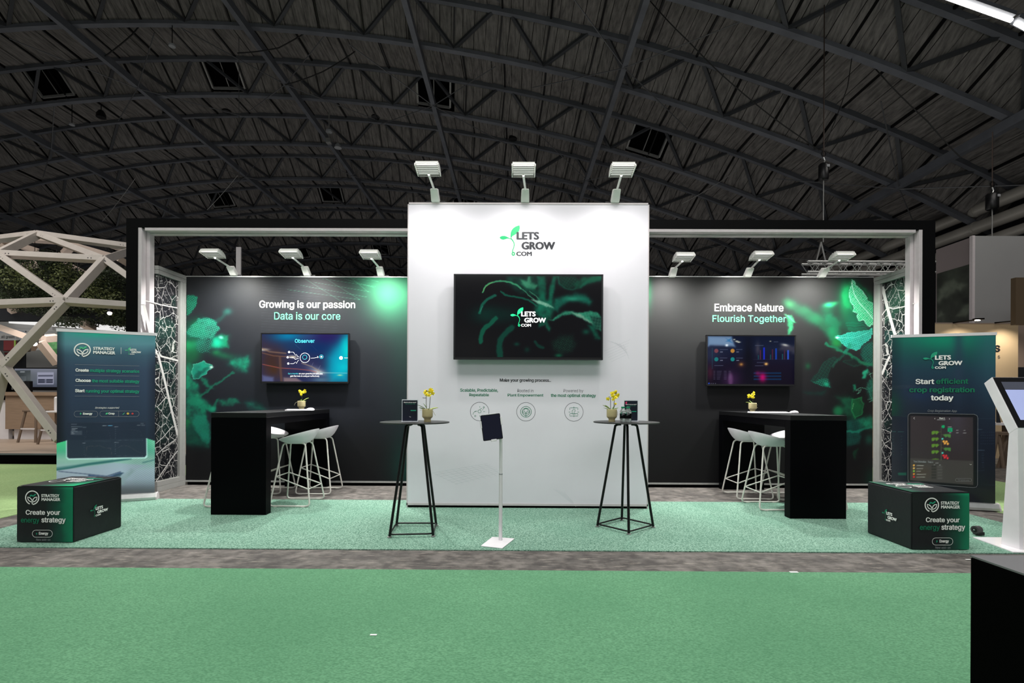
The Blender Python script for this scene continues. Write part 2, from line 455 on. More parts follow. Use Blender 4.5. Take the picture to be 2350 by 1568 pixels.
def sprout_logo(surf, x0, y0, x1, y1, green, dark, parent, off=.004, bold=.05, f=None):
    """the LETS GROW COM mark inside the pixel box; f maps box places to surface pixels when the face is seen askew"""
    sx = (x1-x0)/477.0; sy = (y1-y0)/263.0
    def T(p):
        q = (x0+(p[0]-845)*sx, y0+(p[1]-587)*sy); return f(q) if f else q
    leaf = [(1017, 587), (1019, 612), (1012, 636), (996, 655), (975, 669), (957, 678), (948, 690), (944, 700), (940, 696), (938, 678), (940, 652), (948, 630), (962, 612), (982, 598), (1000, 591)]
    small = [(845, 693), (853, 684), (868, 678), (886, 677), (905, 683), (922, 692), (941, 701), (944, 708), (925, 701), (910, 701), (895, 706), (880, 710), (863, 708), (852, 701)]
    stem = [(940, 694), (946, 696), (960, 712), (972, 735), (975, 755), (969, 780), (962, 800), (958, 815), (950, 815), (956, 796), (964, 775), (968, 752), (963, 734), (950, 715), (938, 704)]
    shape(surf, [[T(p) for p in q] for q in (leaf, small, stem)], green, parent, off, 'sprout_mark')
    r = circ(963, 831, 10, 12, 20); b = MB(); n = len(r)
    o_ = [T((963+(p[0]-963)*1.5, 831+(p[1]-831)*1.45)) for p in r]; i_ = [T((963+(p[0]-963)*.6, 831+(p[1]-831)*.6)) for p in r]
    b.add(pts_on(surf, o_+i_, off), [(i, (i+1) % n, n+(i+1) % n, n+i) for i in range(n)]); b.build('sprout_ring', green, parent, world=True)
    for s, bx, bo in (('LETS', (990, 643, 1185, 711), bold*1.6), ('GROW', (1032, 728, 1322, 796), bold*1.6), ('COM', (988, 812, 1122, 850), bold*1.4)):
        a = T((bx[0], bx[1])); c = T((bx[2], bx[3]))
        if f:
            lm = T((bx[0], (bx[1]+bx[3])/2)); rm = T((bx[2], (bx[1]+bx[3])/2)); tm = T(((bx[0]+bx[2])/2, bx[1])); bmm = T(((bx[0]+bx[2])/2, bx[3]))
            u0 = surf.uv(*lm)[0]; u1 = surf.uv(*rm)[0]; v1 = surf.uv(*tm)[1]; v0 = surf.uv(*bmm)[1]
            text(surf, s, None, dark, parent, bo, off, False, uvbox=(u0, v0, u1, v1))
        else: text(surf, s, (a[0], a[1], c[0], c[1]), dark, parent, bo, off, False)
def strategy_logo(surf, x0, y0, x1, y1, white, green, parent, off=.004):
    """ring with two leaves and a zigzag; box of the ring"""
    T = lambda p: (x0+p[0]*(x1-x0), y0+p[1]*(y1-y0)); w = (x1-x0)*.075
    strokes(surf, [[T(p) for p in circ(.5, .5, .465, .465, 40, 112, 446)]], w, white, parent, off, 'logo_ring')
    l1 = [(.5, .95), (.5, .72), (.44, .6), (.33, .5), (.18, .45), (.2, .6), (.28, .72), (.4, .78), (.5, .8)]
    l2 = [(.53, .8), (.54, .68), (.6, .56), (.7, .48), (.84, .46), (.82, .6), (.74, .72), (.62, .78), (.53, .8)]
    strokes(surf, [[T(p) for p in l1], [T(p) for p in l2]], w*.85, white, parent, off, 'logo_leaves')
    z = [(.34, .42), (.42, .32), (.47, .34), (.55, .39), (.62, .36), (.68, .3), (.76, .27)]
    strokes(surf, [[T(p) for p in z]], w*1.1, green, parent, off, 'logo_zigzag')
# ================================================================== floor
def speckle_mat(name, c1, c2, scale, c3=None, s3=1.2, amt3=.15, rough=.95, stretch=None, bump=.4, streak=None):
    m = bpy.data.materials.new(name); m.use_nodes = True; nt = m.node_tree; b = nt.nodes['Principled BSDF']; L = nt.links.new
    tc = nt.nodes.new('ShaderNodeTexCoord'); mp = nt.nodes.new('ShaderNodeMapping'); L(tc.outputs['Object'], mp.inputs[0])
    if stretch: mp.inputs['Scale'].default_value = stretch[:3]; mp.inputs['Rotation'].default_value = (0, 0, stretch[3])
    n1 = nt.nodes.new('ShaderNodeTexNoise'); n1.inputs['Scale'].default_value = scale; n1.inputs['Detail'].default_value = 3; L(mp.outputs[0], n1.inputs['Vector'])
    r1 = nt.nodes.new('ShaderNodeMapRange'); r1.inputs[1].default_value = .36; r1.inputs[2].default_value = .64; L(n1.outputs[0], r1.inputs[0])
    mx = nt.nodes.new('ShaderNodeMix'); mx.data_type = 'RGBA'; mx.inputs[6].default_value = c1; mx.inputs[7].default_value = c2; L(r1.outputs[0], mx.inputs[0])
    n2 = nt.nodes.new('ShaderNodeTexNoise'); n2.inputs['Scale'].default_value = s3; n2.inputs['Detail'].default_value = 5; L(tc.outputs['Object'], n2.inputs['Vector'])
    r2 = nt.nodes.new('ShaderNodeMapRange'); r2.inputs[1].default_value = .4; r2.inputs[2].default_value = .62; r2.inputs[4].default_value = amt3; L(n2.outputs[0], r2.inputs[0])
    m2 = nt.nodes.new('ShaderNodeMix'); m2.data_type = 'RGBA'; L(mx.outputs[2], m2.inputs[6]); m2.inputs[7].default_value = c3 or c1; L(r2.outputs[0], m2.inputs[0])
    out = m2.outputs[2]
    if streak:
        mp3 = nt.nodes.new('ShaderNodeMapping'); mp3.inputs['Scale'].default_value = streak[1]; mp3.inputs['Rotation'].default_value = (0, 0, .5); L(tc.outputs['Object'], mp3.inputs[0])
        n3 = nt.nodes.new('ShaderNodeTexNoise'); n3.inputs['Scale'].default_value = 6; n3.inputs['Detail'].default_value = 6; n3.inputs['Roughness'].default_value = .7; L(mp3.outputs[0], n3.inputs['Vector'])
        r3 = nt.nodes.new('ShaderNodeMapRange'); r3.inputs[1].default_value = .55; r3.inputs[2].default_value = .68; r3.inputs[4].default_value = streak[2]; L(n3.outputs[0], r3.inputs[0])
        m3 = nt.nodes.new('ShaderNodeMix'); m3.data_type = 'RGBA'; L(out, m3.inputs[6]); m3.inputs[7].default_value = streak[0]; L(r3.outputs[0], m3.inputs[0]); out = m3.outputs[2]
    L(out, b.inputs['Base Color']); b.inputs['Roughness'].default_value = rough; b.inputs['Specular IOR Level'].default_value = .25
    bp = nt.nodes.new('ShaderNodeBump'); bp.inputs['Strength'].default_value = bump; bp.inputs['Distance'].default_value = .004; L(n1.outputs[0], bp.inputs['Height']); L(bp.outputs[0], b.inputs['Normal'])
    MATS[name] = m; return m
speckle_mat('aisle_carpet', S(85, 136, 101), S(113, 167, 128), 80, S(76, 130, 95), .9, .35, stretch=(1, 2.2, 1, .45))
speckle_mat('stand_carpet', S(70, 112, 93), S(152, 188, 169), 85, S(90, 136, 115), 1.2, .3)
speckle_mat('side_carpet', S(150, 178, 122), S(172, 200, 142), 60, S(142, 176, 120), .8, .4)
speckle_mat('hall_floor', S(84, 80, 77), S(126, 121, 116), 9, S(70, 67, 66), 2.2, .6, rough=.7, bump=.3, streak=(S(176, 168, 156), (1, 7, 1), .75))
speckle_mat('grey_carpet', S(74, 74, 76), S(112, 112, 114), 50, S(66, 66, 68), 2.0, .3)
f = MB().box(-45, 45, -12, 75, -.05, 0).build('floor', 'hall_floor'); struct(f)
def carpet(pts, z, m, label, name='carpet'):
    b = MB(); b.prism([(x, y, .0005) for x, y in pts], (0, 0, z)); o = b.build(name, m); tag(o, label, 'carpet'); return o
ya = G(1175, 1311).y
carpet([(-14, ya+.0), (6, ya), (6, -3), (-14, -3)], .006, 'aisle_carpet', 'wide plain green felt carpet across the foreground aisle')
ys0 = G(1175, 1265).y; ys1 = G(640, 1148).y
carpet([(-4.9, ys0), (5.06, ys0), (5.06, ys1), (-4.9, ys1)], .008, 'stand_carpet', 'speckled pale green carpet laid under the exhibition stand')
carpet([(-12, 3.9), (-5.33, 3.9), (-5.33, 9.2), (-12, 9.2)], .006, 'side_carpet', 'yellowish green carpet of the side aisle before the timber dome')
carpet([(5.5, 3.9), (7.6, 3.9), (7.6, 9.4), (5.5, 9.4)], .006, 'side_carpet', 'yellowish green carpet behind the right roll-up banner')

# ================================================================== vaulted ceiling
ZC = 13.0; XC = -1.0*ZC; RA = 4.9*ZC; PIT = .274e-3*F*ZC; HU = .066*ZC; DU = .080*ZC; SPAN = 2.3*ZC
def Yl(k): return 1.160e-3*F*ZC+PIT*k
def arch(x, h=0.0, sh=0.0):
    """height of the arch over x; h = extra radius, returns (x', z')"""
    a = math.asin(max(-1, min(1, (x-XC)/RA)))
    return XC+(RA+h)*math.sin(a), EYE.z+ZC-RA+(RA+h)*math.cos(a)
def plank_mat():
    m = bpy.data.materials.new('ceiling_wood'); m.use_nodes = True; nt = m.node_tree; b = nt.nodes['Principled BSDF']; L = nt.links.new
    tc = nt.nodes.new('ShaderNodeTexCoord'); n1 = nt.nodes.new('ShaderNodeTexNoise'); mp = nt.nodes.new('ShaderNodeMapping'); mp.inputs['Scale'].default_value = (7, .9, 1.4)
    L(tc.outputs['Object'], mp.inputs[0]); L(mp.outputs[0], n1.inputs['Vector']); n1.inputs['Scale'].default_value = 1.8; n1.inputs['Detail'].default_value = 7; n1.inputs['Roughness'].default_value = .65
    cr = nt.nodes.new('ShaderNodeValToRGB'); e = cr.color_ramp.elements; e[0].position = .32; e[0].color = S(80, 78, 77); e[1].position = .72; e[1].color = S(136, 132, 129)
    L(n1.outputs[0], cr.inputs[0]); L(cr.outputs[0], b.inputs['Base Color']); b.inputs['Roughness'].default_value = .85; b.inputs['Specular IOR Level'].default_value = .15
    MATS['ceiling_wood'] = m
plank_mat(); mat('steel_rod', S(96, 97, 100), .45, .4, .1)
ceil = MB()
KS = list(range(-3, 14))
N = 44
xs = [XC-SPAN+2*SPAN*i/N for i in range(N+1)]
for k in KS:                                           # dark backing boards behind the planks
    y0, y1, y2 = Yl(k)-DU, Yl(k), Yl(k+1)-DU
    for h0, h1, ya_, yb_ in ((HU, 0, y0, y1), (0, HU, y1, y1+.03), (HU, HU, y1, y2)):
        V = []
        for x in xs:
            a = arch(x, h0+.12); c = arch(x, h1+.12); V += [(a[0], ya_, a[1]), (c[0], yb_, c[1])]
        ceil.add(V, [(2*i, 2*i+1, 2*i+3, 2*i+2) for i in range(N)])
ceiling = struct(ceil.build('ceiling', 'black_void'))
# planks, each a board of its own; the 300 largest in view are parts, the rest one piece of stuff
PL = []
WIN = {1: [-1.5, -.94, -.27, .41], 4: [-1.5, -.94, -.27, .41], 7: [-1.5, -.94, -.27], 10: [-1.5, -.94]}
WW = .105
npl = 156
for k in KS:
    for band in (0, 1):
        for i in range(npl):
            xa = XC-SPAN+2*SPAN*i/npl; xb = XC-SPAN+2*SPAN*(i+1)/npl
            if band == 0: y0, y1, h0, h1 = Yl(k)-DU, Yl(k), HU, 0
            else: y0, y1, h0, h1 = Yl(k)+.04, Yl(k+1)-DU, HU, HU
            if band == 0 and k in WIN and any(abs((xa+xb)/2/ZC-w) < WW*.55 for w in WIN[k]): continue
            g = (xb-xa)*.022; jit = ((i*7+k*13+band*5) % 11-5)*.004
            q = []
            for dh in (.05+jit, .09+jit):
                for x, y, h in ((xa+g, y0, h0), (xb-g, y0, h0), (xb-g, y1, h1), (xa+g, y1, h1)):
                    a = arch(x, h+dh); q.append((a[0], y, a[1]))
            P = np.array(q[:4]); cpt = P.mean(0)
            if cpt[1] < 3: continue
            px, py = proj(P); near = (px.max() > -450) and (px.min() < 2800) and (py.max() > -500); vis = (px.max() > 0) and (px.min() < 2350) and (py.max() > 0) and (py.min() < 640)
            area = 0
            for j in range(4): a2 = (j+1) % 4; area += px[j]*py[a2]-px[a2]*py[j]
            if not near and cpt[1] > 22: continue
            PL.append((abs(area)/2 if vis else 0, q))
PL.sort(key=lambda t: -t[0])
FACES = [(0, 1, 2, 3), (7, 6, 5, 4), (0, 4, 5, 1), (1, 5, 6, 2), (2, 6, 7, 3), (3, 7, 4, 0)]
for a, q in PL[:300]:
    MB().add(q, FACES).build('ceiling_plank', 'ceiling_wood', ceiling)
b = MB()
for a, q in PL[300:]: b.add(q, FACES)
b.build('ceiling_planks', 'ceiling_wood', ceiling, props={'kind': 'stuff'})
# trusses
NOD = .119*ZC
for k in KS:
    if Yl(k) < 4: continue
    tr = MB(); n = 60
    for h, y, w, hh in ((0, Yl(k), .2, .12), (HU, Yl(k)-DU, .16, .18)):
        P = []
        for i in range(n+1):
            x = XC-SPAN+2*SPAN*i/n; a = arch(x, h-.02); P.append((a[0], y, a[1]))
        if h == 0:
            for i in range(n): tr.beam(P[i], P[i+1], w, hh)
            low = tr; tr = MB()
        else:
            for i in range(n): tr.beam(P[i], P[i+1], w, hh)
            up = tr
    t = low.build('truss_chord', 'steel_dark', ceiling); up.build('upper_chord', 'steel_dark', t)
    X0 = XC-19*NOD
    for j in range(0, 39, 2):
        xn = X0+j*NOD
        for s_ in (-1, 1):
            a = arch(xn, 0); c = arch(xn+s_*NOD*.86, HU)
            q = [(a[0], Yl(k)-.04, a[1]), (c[0], Yl(k)-DU-.02, c[1])]
            px, py = proj(q)
            if max(px) < -150 or min(px) > 2500 or max(py) < -100: continue
            MB().beam(q[0], q[1], .11, .09).build('lattice_bar', 'lattice_steel', t)
# purlins running away from the viewer
for j in range(-17, 20):
    x = XC+j*NOD
    b = MB()
    for k in KS:
        a = arch(x, .03); c = arch(x, HU+.03)
        if Yl(k) > 4: b.beam((c[0], Yl(k)-DU, c[1]), (a[0], Yl(k), a[1]), .05, .08)
        b.beam((c[0], Yl(k), c[1]), (c[0], Yl(k+1)-DU, c[1]), .055, .08)
    b.build('purlin', 'black_metal', ceiling)
# heavy longitudinal beams under the lower chords, with crossed tie rods
BX = [-2.3, -1.73, -1.19, -.71, -.257, .268, .64, 1.0]
for i, bx in enumerate(BX):
    if i == 6: continue
    a = arch(bx*ZC, -.22)
    bb = MB().beam((a[0], 4, a[1]), (a[0], Yl(12), a[1]), .17, .26).build('longitudinal_beam', 'steel_dark', ceiling)
    off = 0.74 if i in (2, 4) else (-.36 if i in (5, 7) else 1.65)
    if i == 7: off = -.1
    for s_ in range(-1, 6):
        kk = off+2*s_+(0 if i in (2, 4, 5, 7, 1) else 1.0)
        yc = Yl(kk)
        if yc < 6 or kk > 11: continue
        c = Vector((a[0], yc, a[1]-.14))
        r = MB()
        for dx, dy in ((-.2, -.2), (.2, -.2), (-.22, .2), (.22, .2)):
            e = arch(bx*ZC+dx*ZC, -.05); r.tube([c, (e[0], yc+dy*ZC, e[1])], .018, 5)
        r.build('tie_rod', 'steel_rod', bb)
# roof windows, dark at this hour
wi = 0
for k, lst in WIN.items():
    for w in lst:
        wi += 1
        x0, x1 = (w-WW/2)*ZC, (w+WW/2)*ZC
        c4 = []
        for x, y, h in ((x0, Yl(k)-DU+.1, HU-.07), (x1, Yl(k)-DU+.1, HU-.07), (x1, Yl(k)-.16, .1), (x0, Yl(k)-.16, .1)):
            a = arch(x, h+.07); c4.append(Vector((a[0], y, a[1])))
        b = MB()
        for i in range(4): b.beam(c4[i], c4[(i+1) % 4], .07, .09)
        wf = struct(b.build('window_%d' % wi, 'rod_grey'))
        up = Vector((0, .05, .06))
        MB().add([p+up for p in c4], [(0, 1, 2, 3)]).build('pane', 'glass_dark', wf)
        m_ = MB().beam((c4[0]+c4[1])/2+up*.6, (c4[2]+c4[3])/2+up*.6, .03, .03); m_.build('glazing_bar', 'rod_grey', wf)
# right side wall of the hall, with ducts
XR = 1.26*ZC
wr = struct(MB().box(XR, XR+.3, 2, 60, 0, 8.4).build('wall_right', 'dark_panel'))
struct(MB().box(-46, 46, 58, 58.3, 0, 14).build('wall_back', 'dark_panel'))
struct(MB().box(-43, -42.7, 8, 60, 0, 6).build('wall_left', 'dark_panel'))
for i, (z, r, lab) in enumerate(((7.75, .2, 'topmost of the three round ventilation ducts along the right hall wall'), (7.15, .2, 'middle one of the three round ventilation ducts on the right'), (6.6, .16, 'lowest and thinnest round ventilation duct along the right wall'))):
    t = thing('ventilation_duct', lab, 'duct', (XR-.7, 8, z))
    MB().tube([(XR-.7, 6, z), (XR-.7, 50, z)], r, 16).build('pipe', 'duct', t, world=True, smooth=True)
    for y in range(8, 50, 3): MB().tube([(XR-.7, y-.04, z), (XR-.7, y+.04, z)], r+.02, 16).build('pipe_band', 'duct', t, world=True)
# fluorescent batten along a truss at the upper right
Yb = .69*ZC*1.14
a = PY(2190, 0, Yb); c = PY(2322, 47, Yb); d = PY(2330, 52, Yb); e = PY(2368, 72, Yb)
for p, q, lab in ((a, c, 'long bright fluorescent tube light under the roof at top right'), (d, e, 'shorter bright tube light at the very right edge of the roof')):
    t = thing('tube_light', lab, 'light', tuple(p))
    if lab[0] == 'l': p = p+(p-q)*.7
    else: q = q+(q-p)*3
    MB().beam(p+Vector((0, 0, .08)), q+Vector((0, 0, .08)), .2, .08).build('housing', 'steel_dark', t, world=True)
    MB().tube([p, q], .04, 8).build('tube', 'bulb', t, world=True)
# hoists, cables, speakers hung under the roof
def hoist(px, py, Y, ztop, zbot, lab, r=.11):
    c = PY(px, py, Y); t = thing('chain_hoist', lab, 'hoist', tuple(c))
    MB().lathe([(r*.8, -.2), (r, -.17), (r, .17), (r*.8, .2)], c, 14).build('motor_body', 'black_plastic', t, world=True, smooth=True)
    MB().box(c.x+.01, c.x+.08, c.y-r-.004, c.y-r+.006, c.z+.08, c.z+.14).build('label_plate', 'ink_grey', t, world=True)
    MB().tube([c+Vector((0, 0, .2)), c+Vector((.03, 0, .28)), c+Vector((0, 0, .36))], .015, 6).build('hook', 'alu', t, world=True)
    MB().tube([c+Vector((0, 0, .36)), Vector((c.x, c.y, ztop))], .014, 5).build('chain', 'chain', t, world=True)
    MB().tube([c+Vector((0, 0, -.2)), Vector((c.x, c.y, zbot))], .013, 5).build('load_chain', 'rod_grey', t, world=True)
    q = MB()
    for i in range(9): a = math.pi*2*i/9; q.ball((c.x+.05*math.cos(a), c.y, c.z+.44+.06*math.sin(a)), .022, 6, 4)
    q.build('hook_block', 'black_plastic', t, world=True)
    return c
YT = 12.0
zt = PY(1890, 600, YT).z
hoist(1890, 395, YT, arch(7.2)[1]-.2, zt+.46, 'black chain hoist hanging above the right part of the stand frame')
hoist(2277, 463, 12.5, 8.0, 3.5, 'black chain hoist at the far right in front of the ducts', .13)
p0 = PY(1853, 600, YT); p1 = PY(2147, 600, YT)
t = thing('box_truss', 'aluminium lighting truss hung behind the right stand wall', 'truss', tuple(p0))
q = .25
ch = [(0, 0), (q, 0), (0, q), (q, q)]
for dy, dz in ch: MB().tube([(p0.x, YT+dy, p0.z-q+dz), (p1.x, YT+dy, p0.z-q+dz)], .024, 8).build('truss_tube', 'alu', t, world=True)
br = MB(); L_ = p1.x-p0.x; n = 9
for i in range(n):
    xa = p0.x+L_*i/n; xb = p0.x+L_*(i+.5)/n; xc = p0.x+L_*(i+1)/n
    for dy in (0, q):
        br.tube([(xa, YT+dy, p0.z), (xb, YT+dy, p0.z-q)], .01, 5); br.tube([(xb, YT+dy, p0.z-q), (xc, YT+dy, p0.z)], .01, 5)
    br.tube([(xa, YT, p0.z), (xb, YT+q, p0.z)], .01, 5); br.tube([(xb, YT+q, p0.z), (xc, YT, p0.z)], .01, 5)
br.build('brace_tubes', 'alu', t, world=True)
sl = MB(); cx_ = PY(1890, 570, YT).x
sl.tube([(cx_, YT+.1, p0.z+.5), (cx_-.12, YT+.1, p0.z)], .02, 5).tube([(cx_, YT+.1, p0.z+.5), (cx_+.12, YT+.1, p0.z)], .02, 5)
sl.build('sling', 'rod_grey', t, world=True)
# thin wire and white bar on the left
w0 = PY(548, 122, 17.6); w1 = PY(549, 568, 17.6)
t = thing('hanging_bar', 'narrow white bar hung on a long thin wire behind the left wall', 'bar', tuple(w1))
MB().tube([w0+Vector((0, 0, .6)), w1], .011, 5).build('wire', 'wire_grey', t, world=True)
MB().box(w1.x-.085, w1.x+.085, 17.55, 17.6, 3.0, w1.z).build('bar', 'white_paint', t, world=True)
# small lamps, speakers and cables under the roof
def roofpt(px, py, Y): return PY(px, py, Y)
for px, py, Y, lab in ((520, 250, 24, 'dark dome speaker hung under the roof, left of the white camera bracket'), (383, 258, 23.6, 'dark round speaker under the roof near the left roof window'), (862, 262, 24, 'dark round speaker under the roof left of the middle roof window'), (1177, 313, 24, 'dark speaker under the roof by the low dark opening'), (1490, 385, 24, 'dark speaker under the roof right of the rightmost tall lamp'), (232, 262, 23, 'dark speaker under the roof at far left')):
    c = roofpt(px, py, Y); t = thing('roof_speaker', lab, 'speaker', tuple(c))
    MB().lathe([(.2, -.16), (.19, 0), (.1, .16)], c, 14).build('cone', 'black_plastic', t, world=True, smooth=True)
    MB().tube([c+Vector((0, 0, .16)), c+Vector((0, 0, 1.1))], .02, 5).build('rod', 'black_metal', t, world=True)
for px, py, Y, lab in ((395, 105, 17.2, 'small pale round smoke detector on a roof rod at upper left'), (165, 286, 22, 'small pale oval sensor under the roof at left')):
    c = roofpt(px, py, Y); t = thing('sensor', lab, 'sensor', tuple(c))
    MB().lathe([(.05, -.05), (.11, -.03), (.11, .03), (.05, .05)], c, 12).build('sensor_body', 'ink_grey', t, world=True, smooth=True)
    MB().tube([c, c+Vector((0, 0, .9))], .015, 5).build('sensor_rod', 'black_metal', t, world=True)
c = PY(755, 318, 22); t = thing('camera_bracket', 'white camera and bracket with horn under the roof above the left wall', 'camera', tuple(c))
MB().box(c.x-.12, c.x+.1, c.y-.1, c.y+.1, c.z-.22, c.z).build('camera_body', 'rod_grey', t, world=True, bevel=.02)
MB().lathe([(.04, -.08), (.14, -.02), (.14, .06), (.06, .12)], c+Vector((.0, 0, .3)), 12).build('dome', 'ink_grey', t, world=True, smooth=True)
MB().lathe([(.16, -.12), (.12, 0), (.04, .1)], c+Vector((.4, 0, -.3)), 12).build('horn', 'ink_grey', t, world=True, smooth=True)
MB().tube([c, c+Vector((0, 0, 1.2))], .03, 6).build('bracket_rod', 'rod_grey', t, world=True)
def cable(pts, Y, lab, r=.022, m='cable', dy=0.0):
    P = [PY(x, y, Y+dy*i) for i, (x, y) in enumerate(pts)]; Q = []
    for i in range(len(P)-1):
        for j in range(6):
            u = j/6; s_ = P[i].lerp(P[i+1], u); s_.z -= .18*math.sin(math.pi*u)*(P[i+1]-P[i]).length*.12; Q.append(s_)
    Q.append(P[-1]); o = MB().tube(Q, r, 5).build('roof_cable', m); tag(o, lab, 'cable')
cable([(790, 3), (742, 48), (640, 110), (545, 122)], 17.5, 'chain cable sagging across the roof from top centre to the thin wire')
cable([(330, 45), (305, 78), (240, 130), (160, 146)], 18.5, 'chain cable hanging between roof beams at the upper left', .025)
cable([(815, 118), (740, 165), (655, 195)], 18.5, 'short sagging cable under the roof left of the middle window')
cable([(1490, 0), (1580, 95), (1700, 210), (1845, 320), (1880, 345)], 14.5, 'long rigging cable with chains leading down to the right hoist', .016)
cable([(1960, 108), (2000, 148), (2130, 280), (2205, 362)], 13.5, 'rigging cable slanting down toward the far right hoist', .016)
cable([(1958, 110), (1945, 200), (1890, 342)], 13.2, 'thin hanging cable from the cross rods to the right hoist', .012)
cable([(310, 410), (235, 508)], 21, 'bright thin wire strut slanting at the lower left of the roof', .011, 'rod_grey')
cable([(545, 403), (475, 482)], 21, 'second bright thin wire strut above the left frame beam', .011, 'rod_grey')
cable([(1690, 392), (1565, 468)], 17, 'bright thin wire strut slanting down right of the tall lamps', .010, 'rod_grey')
# ================================================================== stand: walls, frame
YW = (G(1211, 1168).y)            # centre tower
YD = (G(680, 1115).y+G(1750, 1120).y)/2     # dark rear walls
yf = 6.4                          # portal frame
xa, xb = PY(934, 900, YW).x, PY(1488, 900, YW).x; zt_ = PY(1211, 465.5, YW).z
tower = thing('tower_wall', 'tall white centre wall panel carrying the middle screen', 'wall panel', ((xa+xb)/2, YW, 0))
MB().box(xa+.012, xb-.012, YW, YW+.08, .035, zt_-.02).build('panel', 'white_wall', tower, world=True)
b = MB(); b.box(xa, xa+.012, YW-.004, YW+.08, .0, zt_).box(xb-.012, xb, YW-.004, YW+.08, 0, zt_).box(xa, xb, YW-.004, YW+.08, zt_-.02, zt_)
b.build('edge_profile', 'alu_pale', tower, world=True)
MB().box(xa, xb, YW-.004, YW+.08, .035, .06).build('bottom_profile', 'alu_pale', tower, world=True)
MB().box(xa+.02, xb-.02, YW+.01, YW+.07, 0, .035).build('plinth', 'black_void', tower, world=True)
zs = PY(930, 568, YW+.3).z
for sx, x0, lab in ((-1, xa, 'white return wall on the left flank of the tall centre wall'), (1, xb, 'white return wall on the right flank of the tall centre wall')):
    t = thing('return_wall', lab, 'wall panel', (x0, YW+.8, 0))
    xl, xr = (x0-.012, x0+.05) if sx < 0 else (x0-.05, x0+.014)
    MB().box(xl, xr, YW+.085, YD-.002, .03, zs).build('panel', 'white_wall', t, world=True)
    b = MB()
    for z in (.0, .95, 1.9, 2.85): b.box(xl-.003, xr+.003, YW+.085, YW+.14, z, z+.012)
    b.build('joint', 'alu', t, world=True)
A_DARK = art_mat('wall_print', .56, spec=.26, base=.66)
